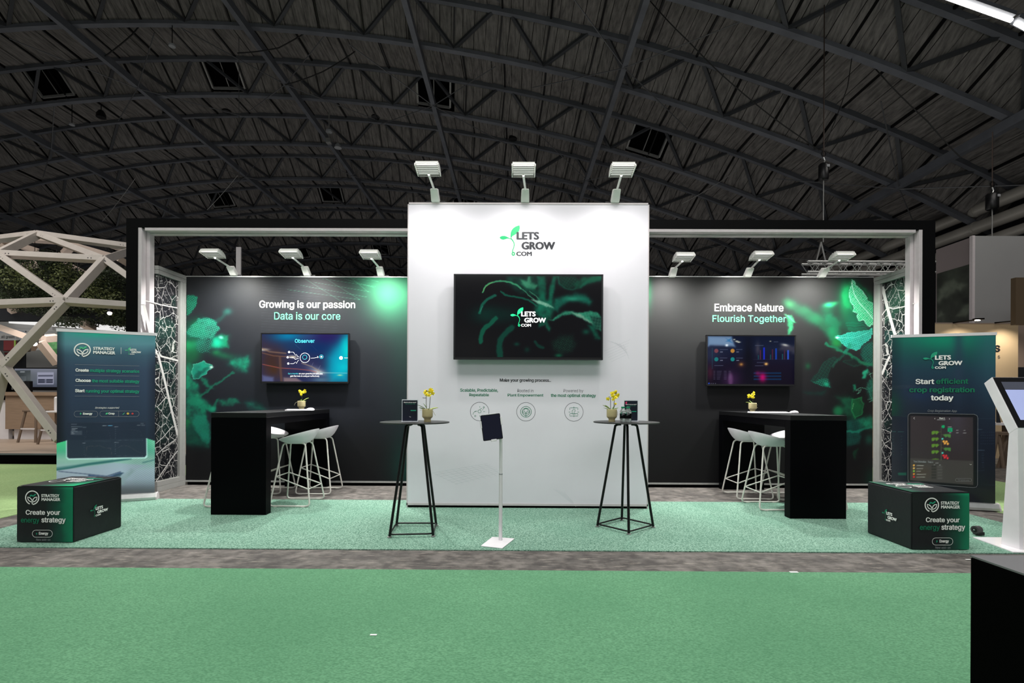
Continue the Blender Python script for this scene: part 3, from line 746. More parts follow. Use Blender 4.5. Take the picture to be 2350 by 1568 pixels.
# --- left mural
def z4(x, y): return (420+x/3.265, 640+y/3.265)
def z5(x, y): return (1780+x/3.265, 640+y/3.265)
def P4(*a): return [z4(*p) for p in a]
def P5(*a): return [z5(*p) for p in a]
def mural_left(A):
    A.warp = 4.5
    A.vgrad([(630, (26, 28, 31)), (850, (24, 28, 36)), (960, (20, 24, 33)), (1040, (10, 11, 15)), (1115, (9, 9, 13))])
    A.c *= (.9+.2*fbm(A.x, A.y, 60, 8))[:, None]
    A.blob(912, 668, 62, 70, (58, 190, 125), .95, p=.9); A.blob(875, 640, 55, 35, (36, 150, 100), .6); A.blob(930, 780, 45, 170, (20, 70, 55), .5)
    A.blob(935, 1075, 42, 75, (0, 62, 52), .9)
    for a_, b_ in (((770, 634), (868, 646)), ((740, 640), (862, 658)), ((720, 648), (850, 670)), ((690, 655), (842, 682)), ((660, 665), (826, 688)), ((800, 633), (846, 671)), ((832, 634), (868, 647)), ((776, 636), (858, 660)), ((745, 638), (826, 688)), ((700, 640), (780, 690))):
        A.line([a_, b_], .6, (80, 190, 140), .5)
    for i in range(18):
        y = 640+i*6.5; A.line([(600, y+6), (730+i*3, y+16)], .5, (60, 66, 72), .5)
    # blurred leaves
    A.poly(P4((0, 840), (40, 840), (120, 880), (180, 940), (240, 960), (235, 1005), (170, 990), (200, 1150), (190, 1260), (130, 1210), (80, 1120), (60, 1080), (0, 1120)), (8, 122, 92), .9, 4, nz=.45)
    A.poly(P4((0, 1100), (60, 1080), (130, 1200), (190, 1250), (120, 1260), (40, 1240), (0, 1235)), (4, 84, 66), .85, 7, nz=.3)
    A.poly(P4((80, 1010), (150, 1020), (200, 1090), (200, 1240), (150, 1220), (100, 1150), (75, 1090)), (16, 120, 100), .7, 3, nz=.3, dots=((50, 170, 140), 2.6, 20, .3))
    A.poly(P4((0, 630), (60, 640), (80, 660), (60, 740), (110, 790), (125, 860), (60, 850), (0, 830)), (10, 135, 100), .9, 5, nz=.35)
    A.poly(P4((0, 1040), (40, 1050), (60, 1080), (30, 1110), (0, 1110)), (6, 120, 66), .8, 3)
    A.poly(P4((130, 740), (170, 750), (200, 800), (230, 820), (190, 810), (150, 790)), (14, 120, 90), .8, 3)
    A.line([z4(120, 890), z4(190, 830), z4(260, 775), z4(380, 705)], 1.6, (16, 110, 84), .75, 1.8)
    A.line([z4(230, 970), z4(260, 905)], 3, (14, 110, 84), .7, 2.5)
    A.poly(P4((270, 920), (350, 895), (400, 895), (422, 932), (370, 945), (300, 945)), (12, 118, 88), .8, 4, nz=.3)
    A.poly(P4((460, 925), (540, 925), (600, 955), (636, 988), (560, 988), (500, 985)), (12, 96, 80), .75, 6, nz=.5)
    A.blob(*z4(110, 870), 6, 4, (30, 150, 110), .7, 20); A.blob(*z4(225, 975), 7, 5, (30, 160, 125), .8); A.blob(*z4(135, 925), 14, 7, (20, 150, 112), .7, 10)
    A.blob(*z4(300, 575), 26, 8, (8, 96, 62), .8, 10, nz=.3); A.blob(*z4(250, 552), 9, 5, (14, 120, 66), .7)
    A.poly(P4((360, 615), (420, 600), (490, 588), (498, 630), (470, 690), (410, 680), (350, 640)), (12, 140, 106), .85, 7, nz=.3)
    A.blob(*z4(335, 245), 9, 7, (30, 96, 86), .8); A.line([z4(335, 245), z4(270, 310), z4(240, 330)], 2, (26, 80, 70), .5, 4)
    A.blob(*z4(40, 520), 26, 30, (10, 140, 80), .9, p=1.2); A.blob(*z4(30, 490), 14, 14, (20, 185, 110), .6); A.blob(*z4(60, 580), 18, 20, (4, 80, 48), .8)
    A.poly(P4((0, 300), (120, 290), (180, 320), (160, 430), (60, 470), (0, 430)), (6, 66, 50), .8, 9, nz=.4)
    A.blob(*z4(95, 365), 10, 14, (14, 120, 66), .8); A.blob(*z4(40, 410), 16, 12, (6, 100, 76), .8)
    A.poly(P4((225, 430), (290, 420), (340, 425), (335, 520), (280, 520), (240, 520), (200, 525), (215, 470)), (10, 130, 92), .85, 4, nz=.3)
    A.blob(*z4(255, 480), 12, 12, (20, 210, 165), .85); A.blob(*z4(285, 440), 5, 3.2, (150, 245, 215), .9, 15); A.blob(*z4(130, 480), 16, 9, (20, 190, 145), .5, -20)
    # dotted leaves
    A.poly(P4((0, 118), (60, 122), (102, 130), (100, 165), (108, 185), (85, 225), (60, 250), (30, 275), (0, 280)), (6, 92, 70), .9, 1.2, dots=((60, 225, 170), 1.9, 12, .9), nz=.2)
    A.poly(P4((110, 295), (205, 296), (250, 325), (278, 378), (240, 410), (215, 445), (150, 455), (60, 440), (20, 400), (80, 330)), (8, 128, 100), .7, 1.6, dots=((120, 245, 205), 2.6, 8, .95), nz=.35)
    A.poly(P4((110, 460), (200, 455), (225, 470), (195, 545), (120, 550), (100, 520)), (6, 70, 58), .55, 2, dots=((90, 225, 190), 2.6, 10, .85))
    A.poly(P4((60, 700), (80, 640), (150, 620), (215, 650), (220, 668), (180, 690), (170, 720), (110, 750), (80, 750)), (16, 150, 122), .95, 1.2, edge=((120, 235, 200), .9, .6), nz=.2)
    A.poly(P4((80, 735), (110, 690), (170, 665), (200, 668), (150, 700), (110, 745)), (4, 70, 62), .7, 2)
    A.blob(*z4(212, 662), 4.2, 2.6, (225, 250, 235), .95)
def wallpanel(px0, px1, label, paint, side):
    x0, x1 = PY(px0, 900, YD).x, PY(px1, 900, YD).x; zt2 = PY((px0+px1)/2, 634.5, YD).z
    t = thing('rear_wall', label, 'wall panel', ((x0+x1)/2, YD, 0))
    sf = Surf((0, YD, 0), (1, 0, 0))
    MB().box(x0, x1, YD+.004, YD+.07, .045, zt2-.01).build('panel_core', 'black_laminate', t, world=True)
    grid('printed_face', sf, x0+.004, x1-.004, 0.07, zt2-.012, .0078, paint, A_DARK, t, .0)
    MB().box(x0, x1, YD-.006, YD+.07, zt2-.012, zt2).build('top_profile', 'alu', t, world=True)
    MB().box(x0, x1, YD-.006, YD+.07, .045, .07).build('bottom_profile', 'alu', t, world=True)
    MB().box(x0+.02, x1-.02, YD+.01, YD+.06, 0, .045).build('plinth', 'black_void', t, world=True)
    return t, sf, x0, x1, zt2
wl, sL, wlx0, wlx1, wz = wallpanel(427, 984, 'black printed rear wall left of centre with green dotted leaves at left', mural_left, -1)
def mural_right(A):
    A.warp = 4.5
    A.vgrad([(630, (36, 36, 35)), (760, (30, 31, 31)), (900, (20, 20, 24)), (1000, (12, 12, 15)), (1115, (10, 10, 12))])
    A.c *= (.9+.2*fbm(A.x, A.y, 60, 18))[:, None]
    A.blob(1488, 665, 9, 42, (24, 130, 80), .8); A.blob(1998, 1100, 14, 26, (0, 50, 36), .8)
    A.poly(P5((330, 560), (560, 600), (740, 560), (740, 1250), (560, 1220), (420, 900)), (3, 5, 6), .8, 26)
    g = (30, 150, 96)
    A.line(P5((100, 185), (200, 245), (300, 300), (370, 350), (430, 420), (455, 480)), 7, (22, 88, 58), .75, 10)
    A.blob(*z5(105, 190), 13, 9, (50, 140, 88), .9, 25); A.blob(*z5(210, 235), 18, 10, (26, 98, 64), .8, 15, nz=.3); A.blob(*z5(300, 300), 18, 12, (24, 110, 70), .7)
    A.blob(*z5(400, 198), 12, 6, (50, 235, 165), .95, -8); A.blob(*z5(440, 185), 9, 4, (40, 170, 100), .7, -15); A.blob(*z5(385, 235), 16, 12, (12, 90, 56), .8); 
    A.line(P5((400, 300), (450, 340), (440, 400), (460, 470)), 7, (12, 110, 72), .75, 9); A.blob(*z5(455, 480), 10, 12, (20, 120, 50), .8); A.blob(*z5(420, 400), 10, 12, (14, 120, 76), .7)
    A.poly(P5((78, 268), (118, 268), (150, 330), (125, 330), (128, 365), (105, 420), (90, 418), (95, 330)), (40, 155, 100), .85, 2.4, dots=((90, 220, 150), 2.2, 10, .4))
    A.poly(P5((75, 262), (100, 272), (135, 325), (110, 305)), (130, 235, 180), .7, 2)
    A.blob(*z5(540, 200), 24, 56, (12, 104, 62), .7, p=.9); A.blob(*z5(590, 320), 22, 24, (8, 104, 70), .75); A.blob(*z5(520, 130), 10, 30, (20, 165, 90), .8)
    A.poly(P5((505, 130), (530, 60), (568, 20), (552, 140), (575, 240), (530, 210)), (20, 160, 90), .9, 5)
    A.poly(P5((570, 15), (640, 80), (690, 150), (735, 190), (735, 130), (650, 60)), (10, 110, 64), .8, 5)
    for yy in (330, 350, 370, 385): A.line(P5((540, yy), (735, yy+6)), 1.2, (10, 110, 78), .6, 1.5)
    A.poly(P5((570, 15), (600, 45), (650, 105), (690, 150), (738, 185), (738, 320), (710, 352), (690, 340), (670, 318), (620, 310), (603, 290), (612, 262), (580, 240), (590, 215), (560, 180), (552, 120)), (22, 175, 112), .95, .9, dots=((215, 255, 235), 2.3, 40, 1.0), edge=((170, 255, 215), .8, .8))
    A.line(P5((570, 20), (585, 100), (620, 170), (680, 240), (738, 310)), 1.3, (225, 255, 240), .9)
    for k in range(7):
        u = k/7; A.line(P5((578+u*130, 60+u*220), (640+u*100, 90+u*150)), .5, (150, 250, 205), .5); A.line(P5((578+u*130, 60+u*220), (556+u*60, 110+u*190)), .5, (150, 250, 205), .5)
    A.poly(P5((450, 438), (520, 412), (560, 402), (640, 398), (680, 388), (722, 372), (725, 420), (690, 465), (650, 498), (640, 520), (600, 535), (560, 520), (500, 490)), (14, 150, 128), .92, .9, dots=((120, 250, 225), 2.5, 8, .95), edge=((80, 225, 195), .8, .6), nz=.15)
    A.line(P5((452, 440), (520, 442), (600, 440), (700, 400)), .8, (150, 255, 225), .6); A.blob(*z5(462, 441), 4.5, 2, (235, 255, 245), .9)
    A.poly(P5((655, 500), (735, 470), (738, 655), (690, 660), (640, 580)), (6, 66, 56), .8, 3, dots=((30, 200, 160), 2.4, 15, .7))
    A.line(P5((380, 490), (440, 520), (520, 555), (600, 600), (650, 632), (735, 640)), 2.4, (12, 108, 74), .85, 2.2); A.line(P5((520, 555), (560, 500)), 2.4, (14, 130, 100), .7, 2); A.line(P5((520, 560), (470, 610), (430, 660)), 1.2, (12, 80, 60), .6, 2)
    A.poly(P5((268, 772), (300, 720), (340, 660), (400, 600), (450, 585), (470, 605), (420, 660), (390, 720), (380, 760), (410, 812), (350, 800)), (4, 30, 26), .7, 2.5, dots=((20, 150, 116), 3.1, 20, .55), edge=((16, 100, 78), .9, .35))
    A.poly(P5((275, 775), (330, 755), (395, 750), (412, 815), (340, 802)), (6, 60, 50), .7, 1.5, dots=((40, 215, 165), 2.8, -8, .8)); A.blob(*z5(380, 790), 6, 5, (20, 170, 128), .8, 30)
    A.poly(P5((200, 850), (290, 850), (380, 835), (360, 868), (260, 872)), (3, 40, 34), .7, 3, dots=((16, 100, 80), 3.2, 10, .5)); A.blob(*z5(242, 655), 6, 7, (10, 80, 46), .8)
    A.poly(P5((510, 620), (600, 600), (640, 640), (580, 660)), (2, 30, 24), .5, 2, edge=((12, 80, 60), 1, .5))
    A.poly(P5((648, 700), (690, 675), (696, 690), (670, 745), (650, 748)), (30, 170, 128), .85, 2.5)
    A.poly(P5((572, 795), (590, 790), (600, 830), (585, 845)), (14, 140, 100), .8, 2); 
    for q in (((600, 835), (640, 815), (660, 822)), ((610, 862), (632, 850), (640, 825)), ((600, 840), (625, 835), (618, 862)), ((700, 720), (735, 700)), ((690, 905), (715, 900), (735, 880)), ((700, 925), (735, 905)), ((705, 700), (715, 740), (735, 760)), ((665, 820), (700, 830), (735, 790)), ((700, 840), (712, 880), (735, 930)), ((680, 810), (735, 850))):
        A.line(P5(*q), .8, (130, 225, 185), .8)
    A.poly(P5((690, 760), (738, 740), (738, 920), (700, 900), (680, 820)), (10, 90, 72), .7, 3, dots=((80, 200, 160), 2, 30, .5))
    A.blob(*z5(470, 992), 13, 13, (14, 122, 74), .85, p=1.6); A.poly(P5((455, 885), (560, 880), (600, 930), (640, 960), (600, 1060), (520, 1030), (500, 940)), (8, 100, 66), .75, 6, nz=.3)
    A.poly(P5((575, 905), (640, 895), (665, 950), (650, 1000), (600, 1040), (570, 990)), (6, 84, 44), .85, 4, edge=((40, 160, 90), 1.5, .5), nz=.2); A.line(P5((585, 935), (575, 975)), .9, (150, 210, 140), .7)
    A.poly(P5((530, 1060), (640, 1050), (650, 1130), (630, 1230), (570, 1245), (530, 1255)), (8, 70, 62), .8, 4, dots=((30, 130, 112), 2.6, 5, .5)); A.line(P5((530, 1150), (620, 1140), (735, 1105)), 2, (20, 150, 120), .6, 2)
    A.poly(P5((620, 1060), (700, 1020), (738, 1060), (738, 1130), (690, 1130), (640, 1110)), (14, 125, 92), .8, 6, nz=.4); A.blob(*z5(700, 1205), 10, 12, (8, 90, 70), .7)
    A.poly(P5((580, 1290), (620, 1270), (610, 1310), (590, 1350), (578, 1340)), (6, 70, 42), .8, 3)
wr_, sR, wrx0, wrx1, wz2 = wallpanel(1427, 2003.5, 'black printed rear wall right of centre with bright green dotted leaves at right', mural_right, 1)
# lettering on the walls (stuck-on letters, each line a part of its wall)
text(sL, 'Growing is our passion', (595, 690, 815, 711.5), 'ink_cream', wl, .02, .0003)
text(sL, 'Data is our core', (629.5, 716.5, 781, 734), 'ink_mint', wl, .008, .0003)
text(sR, 'Embrace Nature', (1640, 697.5, 1798, 715), 'ink_cream', wr_, .02, .0003)
text(sR, 'Flourish Together', (1635, 723.5, 1804, 743.5), 'ink_mint', wr_, .008, .0003)
sW = Surf((0, YW, 0), (1, 0, 0))
sprout_logo(sW, 1146.4, 517.3, 1274.2, 587.8, 'logo_green', 'logo_dark', tower, .0003, .052)
text(sW, 'Make your growing process..', (1147, 869, 1264.5, 878.5), 'ink_black', tower, .04, .0003)
text(sW, 'Scalable, Predictable,', (1056, 892, 1143, 901), 'ink_deep', tower, .04, .0003)
text(sW, 'Repeatable', (1077, 903, 1122, 911.5), 'ink_deep', tower, .04, .0003)
text(sW, 'Rooted in', (1187.5, 893, 1224, 900.5), 'ink_dark', tower, .0, .0003)
text(sW, 'Plant Empowerment', (1165, 904, 1247, 912), 'ink_deep', tower, .04, .0003)
text(sW, 'Powered by', (1293.5, 893.5, 1338.5, 902.5), 'ink_dark', tower, .0, .0003)
text(sW, 'the most optimal strategy', (1264, 904, 1367.5, 913.5), 'ink_deep', tower, .04, .0003)
for cx, cy in ((1100.7, 944.8), (1207, 945.4), (1317, 945.8)):
    strokes(sW, [circ(cx, cy, 21.3, 21.3, 48)], .9, 'ink_dark', tower, .0003, 'icon_ring', closed=True)
g = []
cx, cy = 1100.7, 944.8
g += [[(1085, 952), (1087, 947), (1091, 944), (1095, 944)], [(1101, 940), (1106, 937)], [(1101, 932.5), (1101, 936)], [(1101, 953), (1101, 957)], [(1088.5, 945), (1092, 945)], [(1109, 945), (1113, 945)], [(1107, 942), (1108.5, 939.5)], [(1109, 938.5), (1110, 936.5)]]
strokes(sW, g, .9, 'ink_deep', tower, .0003, 'icon_lines')
strokes(sW, [circ(1090.5, 955, 1.6, 1.6, 10), circ(1110.3, 935, 1.6, 1.6, 10), circ(1100.5, 944.5, 3.6, 3.6, 14)], .9, 'ink_deep', tower, .0003, 'icon_lines', closed=True)
strokes(sW, [circ(1207, 945.4, 12.3, 12.3, 36), circ(1207, 945.4, 8.4, 8.4, 30)], 1.2, 'ink_deep', tower, .0003, 'icon_lines', closed=True)
strokes(sW, [[(1207, 957), (1207, 948), (1203, 944), (1199, 943), (1200, 947), (1204, 949), (1207, 950)], [(1207, 950), (1211, 948.5), (1214.5, 946), (1215, 943), (1210.5, 944), (1207, 948)], circ(1207, 942, 4, 4, 12, 180, 360)], 1.1, 'ink_deep', tower, .0003, 'icon_lines')
strokes(sW, [[(1311, 936.5), (1307.5, 936.5), (1307.5, 941)], [(1307.5, 950), (1307.5, 955), (1326, 955), (1326, 950)], [(1323, 936.5), (1326, 936.5), (1326, 941)], [(1311, 936.5), (1323, 936.5)], [(1308, 949.5), (1326, 949.5)], [(1317, 933.5), (1317, 938)], [(1317, 953), (1317, 957.5)], [(1305, 946), (1309, 946)], [(1325, 946), (1329, 946)], [(1313, 949), (1313, 943), (1316, 940), (1319.5, 940.5), (1320, 944), (1317, 946), (1320, 951), (1314, 951)]], 1.0, 'ink_deep', tower, .0003, 'icon_lines')
# faint printed perspective grids
gl = []
for i in range(9): gl.append([(992+i*15, 1085-i*2.4), (1050+i*13, 1112-i*2.6)])
for i in range(7): gl.append([(990+i*9, 1086+i*4.3), (1120+i*5.5, 1064+i*3.2)])
for i in range(6): gl.append([(1387+i*3, 806+i*5), (1446-i*2, 780+i*7)])
for i in range(5): gl.append([(1394+i*9, 782+i*2), (1436+i*2, 796+i*7)])
for i in range(5): gl.append([(1270+i*6, 1122+i*2), (1322-i*2, 1163-i*3)])
strokes(sW, gl, .45, 'ink_faint', tower, .0002, 'faint_grid')

# --- portal frame
FL, FR = PY(288, 900, yf).x, PY(2145, 900, yf).x; FT = PY(1211, 503.5, yf).z
IL, IR = PY(315, 900, yf).x, PY(2116, 900, yf).x; IT = PY(1211, 524.5, yf).z
fr = thing('portal_frame', 'big black portal frame with pale aluminium lining around the stand', 'frame', ((FL+FR)/2, yf, 0))
MB().box(FL, IL, yf, yf+.185, 0, FT).build('post', 'black_paint', fr, world=True)
MB().box(IR, FR, yf, yf+.185, 0, FT).build('post', 'black_paint', fr, world=True)
for x0, x1 in ((IL, xa-.0), (xb, IR)): MB().box(x0, x1, yf, yf+.185, IT, FT).build('head_beam', 'black_paint', fr, world=True)
pw = .085
for sx, x in ((1, IL), (-1, IR)):
    for y0 in (yf+.0, yf+.093):
        w = pw if y0 > yf+.05 else pw*.5
        x0, x1 = (x, x+w) if sx > 0 else (x-w, x)
        MB().box(x0, x1, y0+.002, y0+.086, 0, IT).build('lining_profile', 'alu_pale', fr, world=True, bevel=.003)
for x0, x1 in ((IL+pw, xa), (xb, IR-pw)):
    for y0, w in ((yf, .04), (yf+.09, .055)):
        MB().box(x0, x1, y0+.002, y0+.086, IT-w, IT).build('lining_profile', 'alu_pale', fr, world=True, bevel=.003)
# --- side walls with vein-print glass
def vein_mat():
    m = bpy.data.materials.new('vein_glass'); m.use_nodes = True; nt = m.node_tree; b = nt.nodes['Principled BSDF']; L = nt.links.new
    tc = nt.nodes.new('ShaderNodeTexCoord'); mp = nt.nodes.new('ShaderNodeMapping'); mp.inputs['Scale'].default_value = (.01, 1.0, .8)
    L(tc.outputs['Object'], mp.inputs[0])
    wn = nt.nodes.new('ShaderNodeTexNoise'); wn.inputs['Scale'].default_value = 9; L(mp.outputs[0], wn.inputs['Vector'])
    vm = nt.nodes.new('ShaderNodeVectorMath'); vm.operation = 'MULTIPLY_ADD'; vm.inputs[1].default_value = (.03, .03, .03); L(wn.outputs['Color'], vm.inputs[0]); L(mp.outputs[0], vm.inputs[2])
    acc = None
    for sc_, th, breakup in ((6.5, .016, .0), (15, .016, .58), (30, .020, .70)):
        v = nt.nodes.new('ShaderNodeTexVoronoi'); v.feature = 'DISTANCE_TO_EDGE'; v.inputs['Scale'].default_value = sc_; L(vm.outputs[0], v.inputs['Vector'])
        c = nt.nodes.new('ShaderNodeMapRange'); c.inputs[1].default_value = th*.6; c.inputs[2].default_value = th*1.5; c.inputs[3].default_value = 1; c.inputs[4].default_value = 0; L(v.outputs['Distance'], c.inputs[0]); o = c.outputs[0]
        if breakup:
            n = nt.nodes.new('ShaderNodeTexNoise'); n.inputs['Scale'].default_value = sc_*1.3; L(mp.outputs[0], n.inputs['Vector'])
            k = nt.nodes.new('ShaderNodeMath'); k.operation = 'GREATER_THAN'; k.inputs[1].default_value = breakup*.87; L(n.outputs[0], k.inputs[0])
            q = nt.nodes.new('ShaderNodeMath'); q.operation = 'MULTIPLY'; L(o, q.inputs[0]); L(k.outputs[0], q.inputs[1]); o = q.outputs[0]
        if acc is None: acc = o
        else:
            q = nt.nodes.new('ShaderNodeMath'); q.operation = 'MAXIMUM'; L(acc, q.inputs[0]); L(o, q.inputs[1]); acc = q.outputs[0]
    mx = nt.nodes.new('ShaderNodeMix'); mx.data_type = 'RGBA'; mx.inputs[6].default_value = S(24, 25, 29); mx.inputs[7].default_value = S(165, 163, 160); L(acc, mx.inputs[0])
    L(mx.outputs[2], b.inputs['Base Color']); b.inputs['Roughness'].default_value = .18; b.inputs['Coat Weight'].default_value = .6; b.inputs['Coat Roughness'].default_value = .04
    MATS['vein_glass'] = m
vein_mat()
for sx, lab in ((-1, 'left side wall of the stand with white leaf vein print in aluminium frame'), (1, 'right side wall of the stand with white leaf vein print in aluminium frame')):
    xw = (wlx0 if sx < 0 else wrx1); y0, y1 = yf+.188, YD-.002; zz = wz
    t = thing('side_wall', lab, 'wall panel', (xw, (y0+y1)/2, 0))
    xo = xw+sx*.09
    X = lambda a, c: (min(a, c), max(a, c))
    pr = .12
    for (ya_, yb_, za_, zb_) in ((y0, y1, zz-.11, zz-.055), (y0, y1, zz-.053, zz), (y0, y1, .0, .07), (y0, y1, .072, .14), (y1-.06, y1, .14, zz-.11), (y1-.125, y1-.063, .14, zz-.11)):
        a_, c_ = X(xw, xo); MB().box(a_, c_, ya_, yb_, za_, zb_).build('frame_profile', 'alu_grey', t, world=True, bevel=.003)
    xg = xw+sx*.035; a_, c_ = X(xg, xg+sx*.02)
    MB().box(a_, c_, y0, y1-.125, .14, zz-.11).build('vein_panel', 'vein_glass', t, world=True)
    gs = Surf((xg-sx*.0015, 0, 0), (0, -sx*-1.0, 0) if sx < 0 else (0, -1, 0))
    if sx < 0:
        gs = Surf((xg+.002, 0, 0), (0, 1, 0), n=(1, 0, 0))
        V = [([(330, 700), (338, 735), (345, 765), (352, 800), (362, 812)], 7), ([(362, 812), (372, 850), (385, 905), (398, 960), (408, 1000)], 5), ([(362, 808), (370, 818), (385, 822), (409, 828)], 4), ([(331, 690), (350, 694), (370, 700), (407, 707)], 2.4), ([(358, 1105), (375, 1080), (392, 1055), (407, 1035)], 2), ([(358, 1018), (375, 1003), (396, 978)], 1.6), ([(358, 1045), (380, 1025), (404, 1008)], 1.6), ([(360, 935), (372, 922), (382, 910)], 1.4)]
    else:
        gs = Surf((xg-.002, 0, 0), (0, -1, 0), n=(-1, 0, 0))
        V = [([(2025, 658), (2035, 700), (2046, 740), (2056, 775), (2064, 800)], 7), ([(2099, 696), (2075, 704), (2050, 709), (2040, 706)], 2.4), ([(2042, 818), (2036, 830), (2024, 860)], 5), ([(2024, 724), (2034, 710)], 2)]
    for q, w in V: strokes(gs, [q], w, 'ink_vein', t, .0012, 'main_vein')

# --- arm spotlights
mat('lamp_louvre', S(150, 150, 146), .5)
def lamp(px, py, hx, hy, Yw, lab, grp, power):
    bpt = PY(px, py, Yw); xw = bpt.x; zt3 = bpt.z
    yh = Yw-.54; h = PY(hx, hy, yh); h.x = xw+ (h.x-xw)*.0+0.0
    h = Vector((PY(hx, hy, yh).x, yh, PY(hx, hy, yh).z))
    zb = zt_ if Yw == YW else wz
    t = thing('arm_spotlight', lab, 'spotlight', (xw, Yw+.02, zb), 0, grp)
    c = Vector((xw, Yw, zb))
    # clamp housing, leaning forward
    b = MB(); w = .05
    b.hexa([c+Vector((-w, -.03, .0)), c+Vector((w, -.03, .0)), c+Vector((w, .07, .0)), c+Vector((-w, .07, .0))],
           [c+Vector((-w*.85, -.15, .10)), c+Vector((w*.85, -.15, .10)), c+Vector((w*.85, -.07, .13)), c+Vector((-w*.85, -.07, .13))])
    b.build('clamp_housing', 'lamp_white', t, world=True, bevel=.012)
    a0 = c+Vector((0, -.12, .10))
    MB().tube([a0, h+Vector((0, .05, -.03))], .013, 8).build('arm', 'lamp_white', t, world=True, smooth=True)
    MB().box(c.x-.11, c.x+.11, c.y+.0, c.y+.03, c.z+.002, c.z+.02).build('bracket', 'black_metal', t, world=True)
    # head: finned shell curved over the top, glowing lens below
    hw, hd = .115, .092; prof = []
    def tl(mb, name, m_, bv=0):
        mb.v = [(x, y, z-.16*(y-h.y)) for x, y, z in mb.v]; return mb.build(name, m_, t, world=True, bevel=bv)
    for i in range(7):
        a = math.radians(4+i*25); prof.append((-hd*math.cos(a), .052*math.sin(a)))
    V = []
    for s_ in (-1, 1):
        for y, z in prof: V.append((h.x+s_*hw, h.y+y, h.z+z))
    n = len(prof); b = MB(); b.add(V, [(i, i+1, n+i+1, n+i) for i in range(n-1)]+[tuple(range(n))[::-1], tuple(range(n, 2*n)), (0, n, 2*n-1, n-1)])
    tl(b, 'head_shell', 'lamp_white')
    for i in range(5):
        y, z = prof[i+1]; tl(MB().box(h.x-hw, h.x+hw, h.y+y-.003, h.y+y+.003, h.z+z*.8, h.z+z+.010), 'cooling_fin', 'lamp_white')
    for s_ in (-1, 1):
        q = [(h.x+s_*(hw+.001), h.y+y*1.05, h.z+z*1.12-.012) for y, z in [(-hd, -.004)]+prof+[(hd, -.004)]]
        tl(MB().prism(q, (s_*.008, 0, 0)), 'end_plate', 'lamp_white')
    tl(MB().box(h.x-hw+.01, h.x+hw-.01, h.y-hd+.01, h.y+hd-.02, h.z-.008, h.z-.002), 'lens', 'bulb_dim')
    lv = MB()
    for i in range(7): yy = h.y-hd+.014+i*.029; lv.box(h.x-hw+.003, h.x+hw-.003, yy-.004, yy+.004, h.z-.016, h.z-.007)
    tl(lv, 'louvre', 'lamp_louvre')
    l = bpy.data.lights.new('spot', 'SPOT'); l.energy = power; l.spot_size = math.radians(148); l.spot_blend = 1.0; l.shadow_soft_size = .045; l.color = (1, .99, .95)
    o = bpy.data.objects.new('spot', l); COL.objects.link(o); o.location = (h.x, h.y, h.z-.035)
    tgt = Vector((h.x*.6+xw*.4, Yw, h.z-2.4)); d = (tgt-o.location).normalized(); o.rotation_euler = d.to_track_quat('-Z', 'Y').to_euler()
TL = 44; DL = 290
lamp(1000, 465, 982, 389, YW, 'left of the three white arm spotlights on top of the tall white wall', 'arm spotlights on the white wall', TL)
lamp(1205, 466, 1201.5, 391, YW, 'middle of the three white arm spotlights on top of the tall white wall', 'arm spotlights on the white wall', TL)
lamp(1411, 467, 1428, 391, YW, 'right of the three white arm spotlights on top of the tall white wall', 'arm spotlights on the white wall', TL)
lamp(538, 632, 488, 584, YD, 'white arm spotlight on the left dark wall nearest the portal post', 'arm spotlights on the left dark wall', DL)
lamp(706, 632, 668, 584, YD, 'middle white arm spotlight on the left dark wall', 'arm spotlights on the left dark wall', DL)
lamp(875, 633, 850, 586, YD, 'white arm spotlight on the left dark wall beside the white wall', 'arm spotlights on the left dark wall', DL)
lamp(1542, 636, 1569, 592, YD, 'white arm spotlight on the right dark wall beside the white wall', 'arm spotlights on the right dark wall', DL)
lamp(1714, 636, 1747, 589, YD, 'middle white arm spotlight on the right dark wall', 'arm spotlights on the right dark wall', DL)
lamp(1884, 637, 1932, 590, YD, 'white arm spotlight on the right dark wall nearest the lighting truss', 'arm spotlights on the right dark wall', DL)

# --- screens
A_TV = art_mat('screen_picture', .12, emit=1.0, spec=.35, base=0.02)
def tv(x0, y0, x1, y1, Yw, t_, lab, paint, step, bez=4, base_px=6, bm='black_plastic'):
    ys = Yw-t_; sf = Surf((0, ys, 0), (1, 0, 0)); a = PY(x0, (y0+y1)/2, ys); c = PY(x1, (y0+y1)/2, ys); ztop = PY((x0+x1)/2, y0, ys).z; zbt = PY((x0+x1)/2, y1, ys).z
    t = thing('wall_screen', lab, 'television', ((a.x+c.x)/2, ys, zbt))
    MB().box(a.x, c.x, ys, ys+.045, zbt, ztop).build('casing', 'black_plastic', t, world=True, bevel=.004)
    MB().box((a.x+c.x)/2-.25, (a.x+c.x)/2+.25, ys+.045, Yw, zbt+.12, ztop-.15).build('wall_mount', 'black_metal', t, world=True)
    k = (c.x-a.x)/(x1-x0); b = bez*k
    grid('display', sf, a.x+b, c.x-b, zbt+base_px*k, ztop-b, step*k, paint, A_TV, t, .0003)
    e = MB(); 
    for q in ((a.x, c.x, ztop-b*.5, ztop), (a.x, c.x, zbt, zbt+b*.5), (a.x, a.x+b*.5, zbt, ztop), (c.x-b*.5, c.x, zbt, ztop)): e.box(q[0], q[1], ys-.004, ys+.002, q[2], q[3])
    e.build('bezel', bm, t, world=True)
    return t, sf, ys
def zt7(x, y): return (1030+x/6.351, 620+y/6.351)
def PT(*a): return [zt7(*p) for p in a]
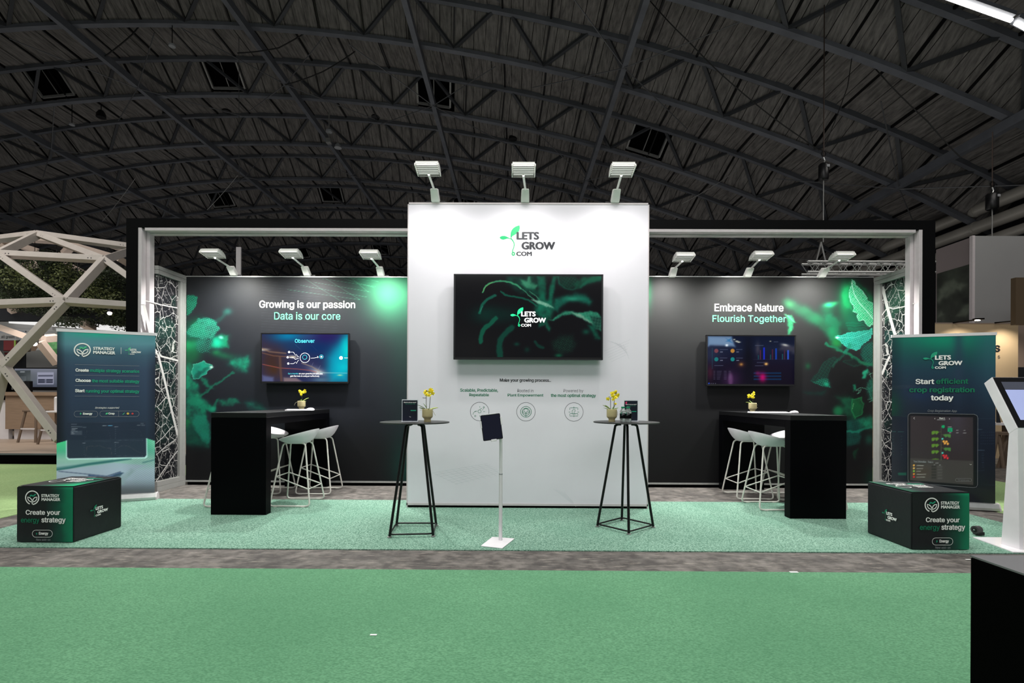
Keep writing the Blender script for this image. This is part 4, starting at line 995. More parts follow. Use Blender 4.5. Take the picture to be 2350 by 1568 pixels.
def pic_mid(A):
    A.warp = 2.2
    A.fill((12, 12, 15)); A.blob(1075, 800, 80, 50, (24, 24, 24), .6)
    d1 = (8, 70, 55); d2 = (14, 96, 74)
    A.blob(*zt7(560, 650), 30, 18, (8, 46, 38), .9); A.blob(*zt7(800, 650), 50, 18, (8, 34, 30), .8)
    A.poly(PT((850, 90), (1250, 80), (1300, 300), (1350, 350), (1250, 380), (1050, 330), (900, 230), (850, 170)), (8, 62, 48), .8, 6, nz=.4)
    A.poly(PT((1040, 140), (1140, 160), (1160, 90), (1185, 90), (1200, 190), (1300, 220), (1260, 270), (1130, 260), (1060, 200)), (60, 140, 105), .85, 3)
    A.poly(PT((1280, 85), (1400, 85), (1420, 300), (1400, 450), (1300, 430), (1310, 250)), (14, 90, 68), .85, 4); A.poly(PT((1520, 90), (1575, 90), (1530, 300), (1500, 500), (1440, 480), (1470, 280)), (14, 92, 70), .85, 3)
    A.poly(PT((1300, 430), (1500, 450), (1530, 560), (1480, 700), (1380, 720), (1260, 620)), (16, 100, 76), .85, 6, nz=.35)
    A.poly(PT((1380, 700), (1420, 700), (1480, 860), (1460, 890), (1400, 800), (1320, 830), (1310, 800)), (14, 88, 66), .8, 3)
    A.poly(PT((1580, 90), (1600, 90), (1620, 190), (1700, 265), (1800, 285), (1900, 260), (1990, 150), (2100, 85), (2230, 85), (2230, 130), (2000, 200), (1930, 260), (1800, 290), (1680, 270), (1600, 200)), (16, 100, 76), .8, 3)
    A.poly(PT((1600, 90), (1850, 90), (1900, 150), (1850, 240), (1750, 280), (1650, 240)), (8, 44, 34), .8, 3, dots=((30, 110, 80), 2.2, 20, .6)); A.poly(PT((1830, 200), (1950, 100), (2230, 85), (2200, 160), (1980, 210), (1850, 280)), (12, 84, 60), .8, 4)
    A.poly(PT((1550, 420), (1700, 380), (1850, 340), (2000, 370), (2080, 450), (2050, 500), (1900, 460), (1750, 450), (1650, 520), (1580, 600), (1530, 570)), (14, 98, 78), .85, 5, nz=.2); A.blob(*zt7(1800, 420), 18, 5, (40, 140, 110), .7)
    A.poly(PT((1450, 725), (1510, 720), (1600, 640), (1700, 605), (1790, 605), (1920, 625), (2050, 600), (2170, 620), (2230, 700), (2230, 900), (2140, 840), (2080, 780), (1920, 700), (1800, 650), (1650, 660), (1530, 735)), (34, 120, 92), .9, 2, dots=((120, 200, 160), 1.5, 30, .5), nz=.2)
    A.poly(PT((1780, 620), (1900, 640), (2000, 700), (2090, 780), (1960, 720)), (130, 160, 140), .7, 2); A.poly(PT((2060, 670), (2230, 700), (2230, 880), (2120, 840)), (10, 34, 30), .8, 3, dots=((90, 170, 140), 1.5, 25, .6))
    A.poly(PT((2030, 800), (2130, 800), (2160, 900), (2210, 1000), (2140, 1010), (2080, 900)), (12, 80, 62), .8, 4); A.blob(*zt7(2000, 900), 8, 6, (12, 80, 62), .7)
    A.line(PT((490, 320), (530, 250), (620, 180), (740, 160), (880, 175), (980, 215), (1040, 265)), 2.4, (60, 150, 105), .85, .9); A.line(PT((495, 315), (540, 240), (640, 175)), 1, (150, 200, 90), .6)
    A.line(PT((1000, 230), (1100, 310), (1200, 400), (1240, 430)), 1, (60, 130, 100), .8, .6); A.line(PT((1180, 310), (1260, 370), (1320, 430)), 1, (60, 130, 100), .7, .6)
    A.line(PT((760, 320), (860, 370), (1000, 395), (1150, 435), (1280, 520)), 2, (14, 90, 70), .8, 1.2); A.poly(PT((1200, 430), (1330, 445), (1450, 495), (1525, 555), (1420, 530), (1290, 480)), (110, 165, 140), .85, 1.5, dots=((190, 230, 210), 1.5, 20, .5))
    A.line(PT((455, 615), (480, 540), (540, 450), (620, 400), (680, 370)), 3.5, (18, 96, 76), .8, 1.6); A.line(PT((455, 610), (490, 530)), 1, (70, 160, 130), .6)
    A.line(PT((465, 1050), (470, 950), (520, 850), (600, 790), (680, 700)), 6, (12, 88, 66), .85, 2); A.line(PT((750, 1270), (740, 1080), (780, 980), (860, 890), (920, 840)), 8, (10, 66, 52), .85, 3)
    A.blob(*zt7(990, 1080), 6, 4, (10, 60, 48), .8); A.blob(*zt7(1140, 1160), 6, 6, (8, 50, 40), .7); A.line(PT((1260, 1050), (1300, 1100), (1370, 1130)), 3, (10, 60, 48), .7, 2)
    A.poly(PT((1500, 1050), (1640, 960), (1800, 960), (1850, 1080), (1780, 1190), (1600, 1220), (1520, 1140)), (10, 24, 22), .6, 6, dots=((50, 120, 90), 3.1, 33, .7)); A.blob(*zt7(1600, 1245), 8, 4, (10, 90, 60), .8)
tvm, sTm, ytm = tv(1041, 629.5, 1384, 826, YW, .106, 'large middle wall screen showing green leaves on the white wall', pic_mid, 1.0, bm='dark_panel')
sTm2 = Surf((0, ytm-.0015, 0), (1, 0, 0))
sprout_logo(sTm2, 1171, 705.5, 1253, 750, 'glow_green', 'glow_white', tvm, .001, .045)
def zo(x, y): return (590+x/10.682, 755+y/10.682)
def PO(*a): return [zo(*p) for p in a]
def pic_obs(A):
    A.fill((38, 44, 84)); A.poly(PO((100, 280), (700, 500), (700, 1300), (100, 1300)), (62, 48, 56), .95, 22, nz=.2)
    A.blob(*zo(780, 180), 36, 13, (0, 130, 175), .9); A.blob(*zo(1300, 200), 26, 14, (50, 100, 140), .6); A.blob(*zo(1700, 230), 40, 18, (40, 24, 90), .9); A.blob(*zo(1450, 480), 45, 18, (8, 44, 96), .9); A.blob(*zo(900, 420), 30, 12, (20, 60, 100), .6)
    A.poly(PO((2240, 180), (2100, 270), (1900, 480), (1750, 700), (1720, 1000), (1800, 1310), (2240, 1310)), (0, 168, 195), .97, 14); A.blob(*zo(2200, 520), 12, 30, (0, 215, 215), .9); A.blob(*zo(2150, 950), 18, 14, (0, 205, 215), .7)
    A.blob(*zo(1150, 900), 36, 20, (48, 46, 82), .8); A.blob(*zo(350, 800), 22, 24, (62, 40, 34), .8); A.blob(*zo(400, 1000), 12, 12, (70, 45, 25), .7)
    A.blob(*zo(150, 510), 12, 3, (210, 200, 180), .85); A.line(PO((130, 480), (300, 560), (700, 600)), 1.2, (140, 110, 90), .6, 1.2); A.line(PO((130, 590), (400, 660), (800, 690)), 1, (130, 90, 70), .6, .8)
    A.blob(*zo(880, 690), 10, 3.2, (235, 220, 190), .9, 5); A.blob(*zo(1500, 1060), 11, 4.5, (255, 245, 215), .98, 12); A.blob(*zo(1480, 1040), 24, 9, (150, 160, 180), .6, 20); A.blob(*zo(2030, 1135), 6, 1.6, (220, 235, 170), .8)
    A.line(PO((140, 870), (560, 960), (1000, 985), (1300, 1020), (1450, 1060)), .8, (180, 90, 80), .6, .7); A.line(PO((1100, 840), (1350, 930), (1520, 1030)), 1, (160, 140, 120), .6, 1); A.line(PO((1550, 1075), (2200, 1085)), .6, (160, 210, 210), .6, .7)
    A.line(PO((560, 700), (575, 1000), (600, 1300)), 3, (100, 72, 62), .7, 1.5); A.poly(PO((130, 1140), (400, 1190), (400, 1305), (130, 1305)), (92, 100, 145), .85, 3); A.poly(PO((650, 1195), (960, 1200), (1120, 1305), (650, 1305)), (150, 125, 125), .75, 2)
    A.blob(*zo(1560, 1250), 22, 6, (90, 130, 150), .7); A.line(PO((920, 370), (1060, 500)), .5, (90, 120, 160), .5); A.line(PO((1300, 370), (1480, 540)), .5, (70, 70, 120), .5); A.line(PO((1500, 1000), (1550, 900)), .6, (190, 190, 200), .5); A.line(PO((1340, 910), (1375, 830)), .6, (170, 180, 190), .5)
tvl, sTl, ytl = tv(598, 764.5, 801, 880, YD, .09, 'left wall screen with blue picture and the word Observer', pic_obs, .95, 3, 4)
sTl2 = Surf((0, ytl-.0015, 0), (1, 0, 0))
text(sTl2, 'Observer', (677, 778.5, 722, 787), 'glow_cyan', tvl, .0, .001)
text(sTl2, 'Get a handle', (661, 856, 684.5, 859.5), 'glow_teal', tvl, 0, .001); text(sTl2, 'on your greenhouse data and', (686, 856, 740, 860.5), 'glow_white', tvl, 0, .001); text(sTl2, 'gain the tools to analyze it effectively', (666, 861.5, 733, 866), 'glow_white', tvl, 0, .001)
strokes(sTl2, [PO((820, 570), (890, 570), (945, 650), (960, 625), (1005, 685), (1025, 688)), PO((800, 700), (890, 705), (940, 752), (985, 730), (1020, 728)), PO((812, 853), (895, 853), (945, 812), (965, 852), (1005, 775), (1030, 772)), PO((1315, 722), (1400, 715), (1500, 690)), PO((1475, 670), (1502, 690), (1488, 715)), PO((2140, 713), (2225, 713))], .7, 'glow_white', tvl, .001, 'diagram_line')
strokes(sTl2, [circ(*zo(1172, 710), 11, 11, 30)], .9, 'glow_white', tvl, .001, 'diagram_ring', closed=True)
strokes(sTl2, [circ(*zo(1577, 683), 4.2, 4.2, 20), circ(*zo(1168, 695), 5, 5, 18)], .5, 'glow_cyan', tvl, .001, 'diagram_ring', closed=True)
shape(sTl2, [circ(*zo(785, 568), 2.5, 2.5, 12), circ(*zo(750, 698), 2.5, 2.5, 12), circ(*zo(765, 850), 2.5, 2.5, 12), circ(*zo(1577, 683), 2.1, 2.1, 12), circ(*zo(2058, 713), 4.1, 4.1, 16)], 'glow_white', tvl, .001, 'diagram_dot')
def zd(x, y): return (1600+x/9.792, 760+y/9.792)
def PD(*a): return [zd(*p) for p in a]
def pic_dash(A):
    A.vgrad([(770, (8, 16, 38)), (800, (16, 24, 48)), (840, (16, 10, 30)), (885, (12, 6, 22))]); A.blob(*zd(300, 500), 26, 26, (36, 42, 66), .8); A.blob(*zd(1150, 600), 12, 50, (4, 5, 16), .8)
    A.poly(PD((235, 110), (770, 120), (850, 350), (600, 330), (300, 320), (235, 350)), (110, 138, 170), .95, 3); A.blob(*zd(665, 320), 3.2, 2.6, (240, 248, 255), .98); A.poly(PD((640, 160), (700, 190), (770, 160), (740, 220), (800, 270), (700, 235), (640, 235), (690, 205)), (40, 100, 150), .85, 1)
    A.blob(*zd(890, 230), 4, 1.6, (210, 210, 190), .95); A.blob(*zd(935, 250), 4, 1.5, (210, 210, 190), .95); A.blob(*zd(835, 190), 2.4, 1.3, (190, 190, 170), .95); A.blob(*zd(1645, 230), 2.2, 1.1, (170, 170, 150), .95)
    A.blob(*zd(1980, 320), 8, 3, (225, 225, 215), .98, 12); A.poly(PD((1900, 320), (2200, 340), (2200, 480), (1850, 420)), (60, 58, 70), .8, 4); A.blob(*zd(1360, 400), 5, 14, (62, 58, 70), .8)
    A.blob(*zd(990, 750), 3.6, 3, (235, 180, 90), .98); A.blob(*zd(1550, 740), 4, 3.2, (235, 180, 100), .98); A.blob(*zd(990, 750), 9, 7, (90, 50, 30), .5)
    A.blob(*zd(750, 1090), 5.5, 14, (150, 105, 150), .95, p=1.5); A.blob(*zd(760, 1100), 20, 20, (60, 30, 70), .7); A.blob(*zd(290, 930), 8, 18, (60, 24, 40), .8)
    for y in (945, 1015, 1083): A.rect(*zd(1270, y-16), *zd(1888, y+16), (12, 42, 76), .95)
    A.blob(*zd(1470, 1040), 8, 10, (200, 0, 100), .85); A.blob(*zd(1360, 950), 6, 5, (120, 20, 80), .7)
    for x0, y0, x1, c in ((1485, 370, 1520, (24, 40, 190)), (1755, 390, 1790, (16, 60, 160)), (2025, 430, 2060, (44, 80, 190)), (1365, 540, 1385, (20, 70, 80)), (1635, 530, 1660, (16, 66, 74)), (1905, 515, 1930, (20, 72, 80)), (1410, 430, 1432, (80, 34, 60)), (1680, 410, 1705, (70, 28, 50)), (1950, 430, 1975, (66, 34, 56))): A.rect(*zd(x0, y0), *zd(x1, 640), c, .95)
    for cx, cy, c in ((430, 445, (110, 60, 70)), (795, 445, (170, 120, 50)), (430, 635, (24, 110, 112)), (795, 635, (20, 120, 118))):
        px, py = zd(cx, cy); A.mix(c, np.clip(5.2-np.hypot(A.x-px, A.y-py), 0, 1))
    for i in range(6):
        y = zd(0, 905+i*35)[1]
        for xx, w in ((365, 42), (440, 110-i*8), (600, 60), (705, 50)): A.rect(zd(xx, 0)[0], y-.5, zd(xx+w, 0)[0], y+.5, (96, 92, 116), .6)
    for x, y, w in ((385, 318, 200), (510, 415, 180), (875, 415, 140), (510, 605, 165), (875, 608, 150), (385, 775, 200), (1300, 325, 190), (1300, 780, 190), (1720, 243, 100), (1340, 708, 180)): A.rect(*zd(x, y-6), *zd(x+w, y+6), (96, 104, 128), .6)
    for x, y, w in ((515, 470, 60), (880, 470, 55), (515, 660, 60), (880, 660, 60)): A.rect(*zd(x, y-10), *zd(x+w, y+10), (130, 135, 155), .7)
    A.line(PD((340, 380), (340, 850)), .6, (30, 100, 110), .8); A.line(PD((1270, 635), (2150, 635)), .5, (60, 60, 90), .6); A.rect(*zd(250, 1165), *zd(278, 1190), (40, 90, 220), .95)
    for x in (305, 350, 400): A.rect(*zd(x, 1172), *zd(x+18, 1186), (120, 120, 140), .8)
tvr, sTr, ytr = tv(1621, 769, 1826, 886, YD, .09, 'right wall screen with a dark dashboard of bars and rings', pic_dash, .95, 3, 4)
# ================================================================== counters
def counter(pl, pr, pby, side, lab, yback):
    g0 = G((pl+pr)/2, pby); y0 = g0.y; x0 = PY(pl, pby, y0).x; x1 = PY(pr, pby, y0).x; H = 1.105; th = .11
    t = thing('bar_counter', lab, 'counter', ((x0+x1)/2, y0, 0))
    MB().box(x0, x1, y0, y0+th, .009, H-.055).build('end_panel', 'black_laminate', t, world=True, bevel=.002)
    MB().box(x0, x1, yback-th, yback, 0, H-.055).build('end_panel', 'black_laminate', t, world=True, bevel=.002)
    MB().box(x0, x1, y0, yback, H-.053, H).build('counter_top', 'laminate_top', t, world=True, bevel=.002)
    b = MB(); b.box(x0, x0+.03, y0+th, yback-th, H-.13, H-.055).box(x1-.03, x1, y0+th, yback-th, H-.13, H-.055)
    b.build('apron', 'black_laminate', t, world=True)
    
    return x0, x1, y0, H
cL = counter(483.5, 619-9, 1184, -1, 'black bar counter with open sides standing on the left before the Observer screen', YD-.03)
cR = counter(1813, 1942, 1193, 1, 'black bar counter with open sides standing on the right before the dashboard screen', YD-.03)
# ------------------------------------------------------------------ stools (local: seat back at +x)
def make_stool(name, label, group):
    t = thing(name, label, 'stool', (0, 0, 0), 0, group)
    # moulded shell: wide low tub, back edge high
    b = MB(); nr, na = 9, 32; rows = []
    def shell(r, a, th):
        ca, sa = math.cos(a), math.sin(a); rx, ry = .225, .25
        x = rx*r*ca*(1.0 if ca > 0 else .93); y = ry*r*sa
        back = max(0, ca)
        rim = .036+.125*(0.5+0.5*ca)**1.1
        z = .735+rim*(max(0, r-.3)/.7)**2.4-.004
        z -= .006*(1-r)
        return (x+.01, y, z+th)
    for side, th in ((0, 0), (1, -.012)):
        for i in range(nr+1):
            r = i/nr
            for k in range(na): b.v.append(shell(max(r, .001), 2*math.pi*k/na, th*(1-.0*r)))
    m_ = (nr+1)*na
    for i in range(nr):
        for k in range(na):
            k2 = (k+1) % na; b.f.append((i*na+k, (i+1)*na+k, (i+1)*na+k2, i*na+k2)); b.f.append((m_+i*na+k2, m_+(i+1)*na+k2, m_+(i+1)*na+k, m_+i*na+k))
    for k in range(na): k2 = (k+1) % na; b.f.append((nr*na+k, m_+nr*na+k, m_+nr*na+k2, nr*na+k2))
    b.build('seat_shell', 'seat_shell', t, smooth=True)
    r = .0095
    def loop(s_):
        yb, yt = s_*.225, s_*.10; xb0, xb1 = -.23, .235; xt0, xt1 = -.13, .13
        P = []
        def c(a, b_, c_, n=4, rad=.045):
            a, b_, c_ = Vector(a), Vector(b_), Vector(c_); p = b_+(a-b_).normalized()*rad; q = b_+(c_-b_).normalized()*rad
            return [p*(1-u)**2+b_*2*u*(1-u)+q*u*u for u in [i/n for i in range(n+1)]]
        A, B, C, D = (xb0, yb, r), (xb1, yb, r), (xt1, yt, .725), (xt0, yt, .725)
        for q in ((A, B, C), (B, C, D), (C, D, A), (D, A, B)): P += c(*q)
        return P
    for s_ in (-1, 1): MB().tube(loop(s_), r, 8, closed=True).build('leg_loop', 'stool_wire', t, smooth=True)
    def onleg(sx, sy, z):
        u = (z-.01)/.715; xb = -.23 if sx < 0 else .235; xt = -.13 if sx < 0 else .13
        return (xb+(xt-xb)*u, sy*(.225+(.10-.225)*u), z)
    MB().tube([onleg(-1, -1, .34), onleg(1, -1, .2), onleg(1, 1, .2), onleg(-1, 1, .34)], .008, 8, closed=True).build('footrest', 'stool_wire', t, smooth=True)
    g = MB()
    for sx in (-.16, .16):
        for sy in (-.225, .225): g.box(sx-.02, sx+.02, sy-.012, sy+.012, 0, .008)
    g.build('floor_glides', 'stool_wire', t)
    return t
stool0 = make_stool('bar_stool', 'white shell bar stool at the left counter, front one on the right side', 'white bar stools at the left counter')
used = False
def put(px, py, faceback, lab, grp, X=None, Y=None):
    global used
    loc = (X, Y, .009); rz = 0 if faceback > 0 else math.pi
    if not used:
        stool0.matrix_basis = Matrix.Translation(loc) @ Matrix.Rotation(rz, 4, 'Z'); stool0['label'] = lab; stool0['group'] = grp; used = True; return
    dup(stool0, loc, rz, lab, grp)
GL, GR = 'white bar stools at the left counter', 'white bar stools at the right counter'
put(0, 0, 1, 'white shell bar stool at the left counter, on its right side nearest the aisle', GL, -2.59, 5.93)
put(0, 0, 1, 'white shell bar stool on the left counter right side, close to the dark wall', GL, -2.62, 6.67)
put(0, 0, -1, 'white shell bar stool behind the left counter end panel, seat partly seen, near the wall', GL, -3.27, 6.67)
put(0, 0, -1, 'white bar stool hidden behind the left counter, one wire foot showing at its left', GL, -3.33, 5.90)
put(0, 0, -1, 'white shell bar stool at the right counter, on its left side nearest the aisle', GR, 3.02, 5.88)
put(0, 0, -1, 'white shell bar stool on the right counter left side, close to the dark wall', GR, 3.04, 6.50)
put(0, 0, 1, 'white shell bar stool at the right counter, far side, seat seen beyond the others', GR, 3.53, 6.47)
put(0, 0, 1, 'white bar stool hidden behind the right counter, one wire foot showing at its right', GR, 3.55, 5.88)

# ------------------------------------------------------------------ round bar tables
def bar_table(cx, cy, H, R, feet, lab):
    t = thing('bar_table', lab, 'table', (cx, cy, 0), 0, 'round black bar tables')
    MB().lathe([(R-.004, H-.012), (R, H-.009), (R, H-.002), (R-.003, H)], (cx, cy, 0), 56).build('table_top', 'table_top', t, world=True)
    MB().lathe([(R*.35, H-.022), (R*.35, H-.012)], (cx, cy, 0), 24).build('mounting_plate', 'black_metal', t, world=True)
    tops = []
    for fx, fy in feet:
        d = Vector((fx-cx, fy-cy, 0)); L_ = d.length; d.normalize(); sd = Vector((-d.y, d.x, 0))
        top = Vector((cx, cy, H-.03))+d*.105; inn = Vector((cx, cy, H-.026))+d*.05
        foot = Vector((fx, fy, .02))
        P = [inn, top+Vector((0, 0, .0)), top+(foot-top).normalized()*.05, foot]
        P = [inn, inn.lerp(top, .6), top.lerp(P[2], .15)+Vector((0, 0, -.004)), P[2], foot]
        if 1:
            MB().tube(P, .0125, 8).build('leg', 'black_metal', t, world=True, smooth=True)
        MB().lathe([(.018, 0), (.022, .006), (.008, .01), (.008, .03)], (fx, fy, .009), 12).build('foot', 'rod_grey', t, world=True)
    Q = []
    n = len(feet)
    for i in range(n):
        a, b_, c = Vector((*feet[i-1], .035)), Vector((*feet[i], .035)), Vector((*feet[(i+1) % n], .035))
        p = b_+(a-b_).normalized()*.05; q = b_+(c-b_).normalized()*.05
        for u in (0, .25, .5, .75, 1): Q.append(p*(1-u)**2+b_*2*u*(1-u)+q*u*u)
    MB().tube(Q, .008, 8, closed=True).build('base_ring', 'black_metal', t, world=True, smooth=True)
    return t
fl = [G(894, 1236), G(994, 1234), G(1001, 1209), G(910, 1209)]; fl = [(p.x, p.y) for p in fl]
cxl = sum(p[0] for p in fl)/4; cyl = sum(p[1] for p in fl)/4
HTL = PY(952, 968, cyl).z; RL = (PY(1031, 968, cyl).x-PY(874, 968, cyl).x)/2; cxl = PY(952.5, 968, cyl).x
bar_table(cxl, cyl, HTL, RL, fl, 'round black bar table on thin legs left of the tablet stand')
fr_ = [G(1371, 1211), G(1443, 1229), G(1499, 1213), G(1427, 1196)]; fr_ = [(p.x, p.y) for p in fr_]
cyr = sum(p[1] for p in fr_)/4; HTR = PY(1437, 968, cyr).z; RR = (PY(1511, 968, cyr).x-PY(1362, 968, cyr).x)/2; cxr = PY(1437, 968, cyr).x
bar_table(cxr, cyr, HTR, RR, fr_, 'round black bar table on thin legs beside the right dark wall')

# ------------------------------------------------------------------ orchids
def orchid(loc, lab, sc_, flowers, leaves, roots, stems):
    """flowers: (x,z,y) local in metres at scale 1"""
    t = thing('potted_orchid', lab, 'potted plant', loc, 0, 'yellow orchids in cream pots'); k = sc_
    MB().lathe([(r*k, z*k) for r, z in ((.031, 0), (.033, .004), (.031, .022), (.033, .03), (.047, .043), (.05, .052), (.05, .12), (.047, .122), (.045, .118), (.045, .1))], (0, 0, 0), 28).build('pot', 'pot', t, smooth=True)
    MB().lathe([(.045*k, .098*k), (.043*k, .108*k), (.01*k, .114*k)], (0, 0, 0), 16).build('potting_bark', 'soil', t)
    for P in stems: MB().tube([(x*k, y*k, z*k) for x, z, y in P], .0028*k, 6).build('stem', 'stem', t, smooth=True)
    for i, (x, z, y, L_, w, ang, tilt) in enumerate(leaves):
        b = MB(); n = 7; V = []
        for j in range(n):
            u = j/(n-1); ww = w*math.sin(math.pi*min(1, u*.92+.06))**.8*.5
            cx = x+math.cos(ang)*L_*u; cz = z+tilt*L_*u-.25*L_*u*u*(tilt*.7); cy = y+math.sin(ang)*L_*u
            sx, sy = -math.sin(ang), math.cos(ang)
            V += [(cx*k-sx*ww*k, cy*k-sy*ww*k, cz*k+ww*.35*k), (cx*k, cy*k, (cz-.0)*k), (cx*k+sx*ww*k, cy*k+sy*ww*k, cz*k+ww*.9*k)]
        F_ = []
        for j in range(n-1):
            for q in (0, 1): F_.append((j*3+q, j*3+q+1, j*3+q+4, j*3+q+3))
        b.add(V, F_); o = b.build('leaf', 'leaf_green' if i % 3 else 'leaf_pale', t, smooth=True)
        s_ = o.modifiers.new('thick', 'SOLIDIFY'); s_.thickness = .0015
    for P in roots: MB().tube([(x*k, y*k, z*k) for x, z, y in P], .0022*k, 6).build('aerial_root', 'root', t, smooth=True)
    R = random.Random(int(abs(loc[0])*1000))
    for x, z, y, s_ in flowers:
        f = MB(); c = Vector((x*k, y*k, z*k)); nrm = Vector((R.uniform(-.5, .5), -1, R.uniform(-.3, .4))).normalized()
        ux = nrm.cross(Vector((0, 0, 1))).normalized(); uz = ux.cross(nrm).normalized()*-1; uz = -uz if uz.z < 0 else uz
        a0 = R.uniform(-.3, .3)
        for i, (aa, ln, wd) in enumerate(((90, 1.0, .62), (20, 1.05, .9), (160, 1.05, .9), (232, 1.0, .6), (308, 1.0, .6))):
            a = math.radians(aa)+a0; d = ux*math.cos(a)+uz*math.sin(a); e = ux*-math.sin(a)+uz*math.cos(a); L_ = .021*s_*k*ln; w = L_*wd*.5
            V = [c, c+d*L_*.45+e*w+nrm*.002, c+d*L_+nrm*-.003*k, c+d*L_*.45-e*w+nrm*.002, c+d*L_*.8+e*w*.7, c+d*L_*.8-e*w*.7]
            f.add(V, [(0, 1, 4, 2, 5, 3)])
        fo = f.build('flower', 'flower', t)
        MB().ball(tuple(c+nrm*.004*k), .0055*s_*k, 6, 4).build('lip', 'flower_core', fo)
    return t
K_ = 1/241.0     # metres per photo pixel around the bar tables
def fl_px(lst, cx, base, s_): return [((x-cx)*s_, (base-y)*s_, dy, sz) for x, y, dy, sz in lst]
def st_px(lst, cx, base, s_): return [[((x-cx)*s_, (base-y)*s_, 0.0) for x, y in P] for P in lst]
# left table orchid
o_c = Vector((PY(981, 966, cyl-.01).x, cyl-.01, HTL)); s_ = .00428
orchid(tuple(o_c), 'yellow orchid in cream pot beside the flyer holder on the left bar table', 1.0,
       fl_px([(976, 902, .0, 1.1), (979, 906, -.01, 1.1), (988, 896, .0, 1.1), (985, 908, -.012, 1.0), (992, 904, .0, 1.0), (977, 899, .006, .9), (986, 900, -.015, 1.0), (991, 898, -.006, .9)], 981, 966.5, s_),
       [(0, .105, 0, .10, .028, .15, .32), (0, .105, 0, .085, .024, 3.0, .35), (0, .108, 0, .095, .012, 3.35, .65), (.0, .11, 0, .06, .02, -1.2, .3), (0, .105, 0, .08, .02, .9, .3), (0, .11, 0, .07, .012, 2.4, 1.1)],
       [[(.035, .11, 0), (.055, .10, -.01), (.068, .075, -.01), (.078, .06, -.01)], [(-.03, .11, 0), (-.055, .113, -.01), (-.07, .110, -.01)]],
       st_px([[(979, 940), (978, 925), (978, 910), (976, 903), (979, 897)], [(985, 940), (986, 925), (987, 912), (984, 902), (978, 897)], [(978, 914), (973, 914), (970, 913.5)]], 981, 966.5, s_))
o_c = Vector((PY(1404, 966, cyr-.02).x, cyr-.02, HTR)); s_ = .00437
orchid(tuple(o_c), 'yellow orchid in cream pot beside two water bottles on the right bar table', 1.0,
       fl_px([(1395, 913, 0, 1.0), (1405, 901, 0, 1.2), (1411, 899, .005, 1.1), (1416, 906, 0, 1.1), (1406, 907, -.01, 1.1), (1407, 914, -.005, .9), (1412, 910, -.01, 1.0), (1413, 896, 0, .8), (1412, 924, 0, .7), (1418, 903, 0, .8)], 1404, 964, s_),
       [(0, .105, 0, .09, .022, 3.1, .75), (0, .105, 0, .07, .024, 2.7, .95), (0, .105, 0, .07, .018, .2, .5), (0, .105, 0, .09, .012, 3.4, .4), (0, .105, 0, .05, .018, -1.3, .3), (0, .108, 0, .06, .016, .9, .8)],
       [[(.04, .11, 0), (.052, .10, -.01), (.056, .075, -.01), (.058, .06, -.01)]],
       st_px([[(1401, 938), (1401, 922), (1401, 910), (1398, 908), (1395, 911)], [(1408, 938), (1409, 920), (1411, 908), (1414, 900), (1413, 896)], [(1409, 930), (1412, 925)]], 1404, 964, s_))
ycl = PY(692, 939, 6.75); oc = Vector((PY(692, 939, 6.62).x, 6.62, cL[3])); s_ = 1/170.
orchid(tuple(oc), 'yellow orchid in cream pot behind the keyboard on the left black counter', 1.0,
       fl_px([(688, 899, 0, 1.2), (691, 903, -.01, 1.2), (698, 897, 0, 1.2), (695, 900, -.01, 1.1), (690, 906, 0, 1.0), (686, 897, 0, .9), (699, 900, 0, .9)], 691, 939, .0061),
       [(0, .105, 0, .09, .022, .3, .75), (0, .105, 0, .04, .03, -1.6, .9), (0, .105, 0, .07, .018, -.1, .15), (0, .105, 0, .05, .014, 2.2, .7)],
       [[(-.03, .11, 0), (-.06, .105, -.01), (-.08, .09, -.01), (-.09, .07, -.01), (-.09, .06, -.01)]],
       st_px([[(692, 922), (692, 912), (691, 905), (690, 899)]], 691, 939, .0061))
oc = Vector((PY(1727, 942, 6.55).x, 6.55, cR[3]))
orchid(tuple(oc), 'yellow orchid in cream pot behind the keyboard on the right black counter', 1.0,
       fl_px([(1719, 904, 0, 1.1), (1723, 906, 0, 1.0), (1728, 902, 0, 1.2), (1730, 898, 0, 1.1), (1726, 908, -.01, 1.0), (1729, 909, 0, .9), (1718, 908, 0, .8)], 1727, 942, .0058),
       [(0, .105, 0, .085, .024, 2.95, .35), (0, .105, 0, .06, .0195, 1.9, 1.0), (0, .105, 0, .05, .014, .5, .3)],
       [[(.03, .11, 0), (.045, .10, -.01), (.05, .075, -.01), (.062, .055, -.01)], [(.03, .115, 0), (.05, .10, -.01), (.062, .095, -.01)]],
       st_px([[(1727, 922), (1728, 913), (1726, 906), (1728, 899)]], 1727, 942, .0058))

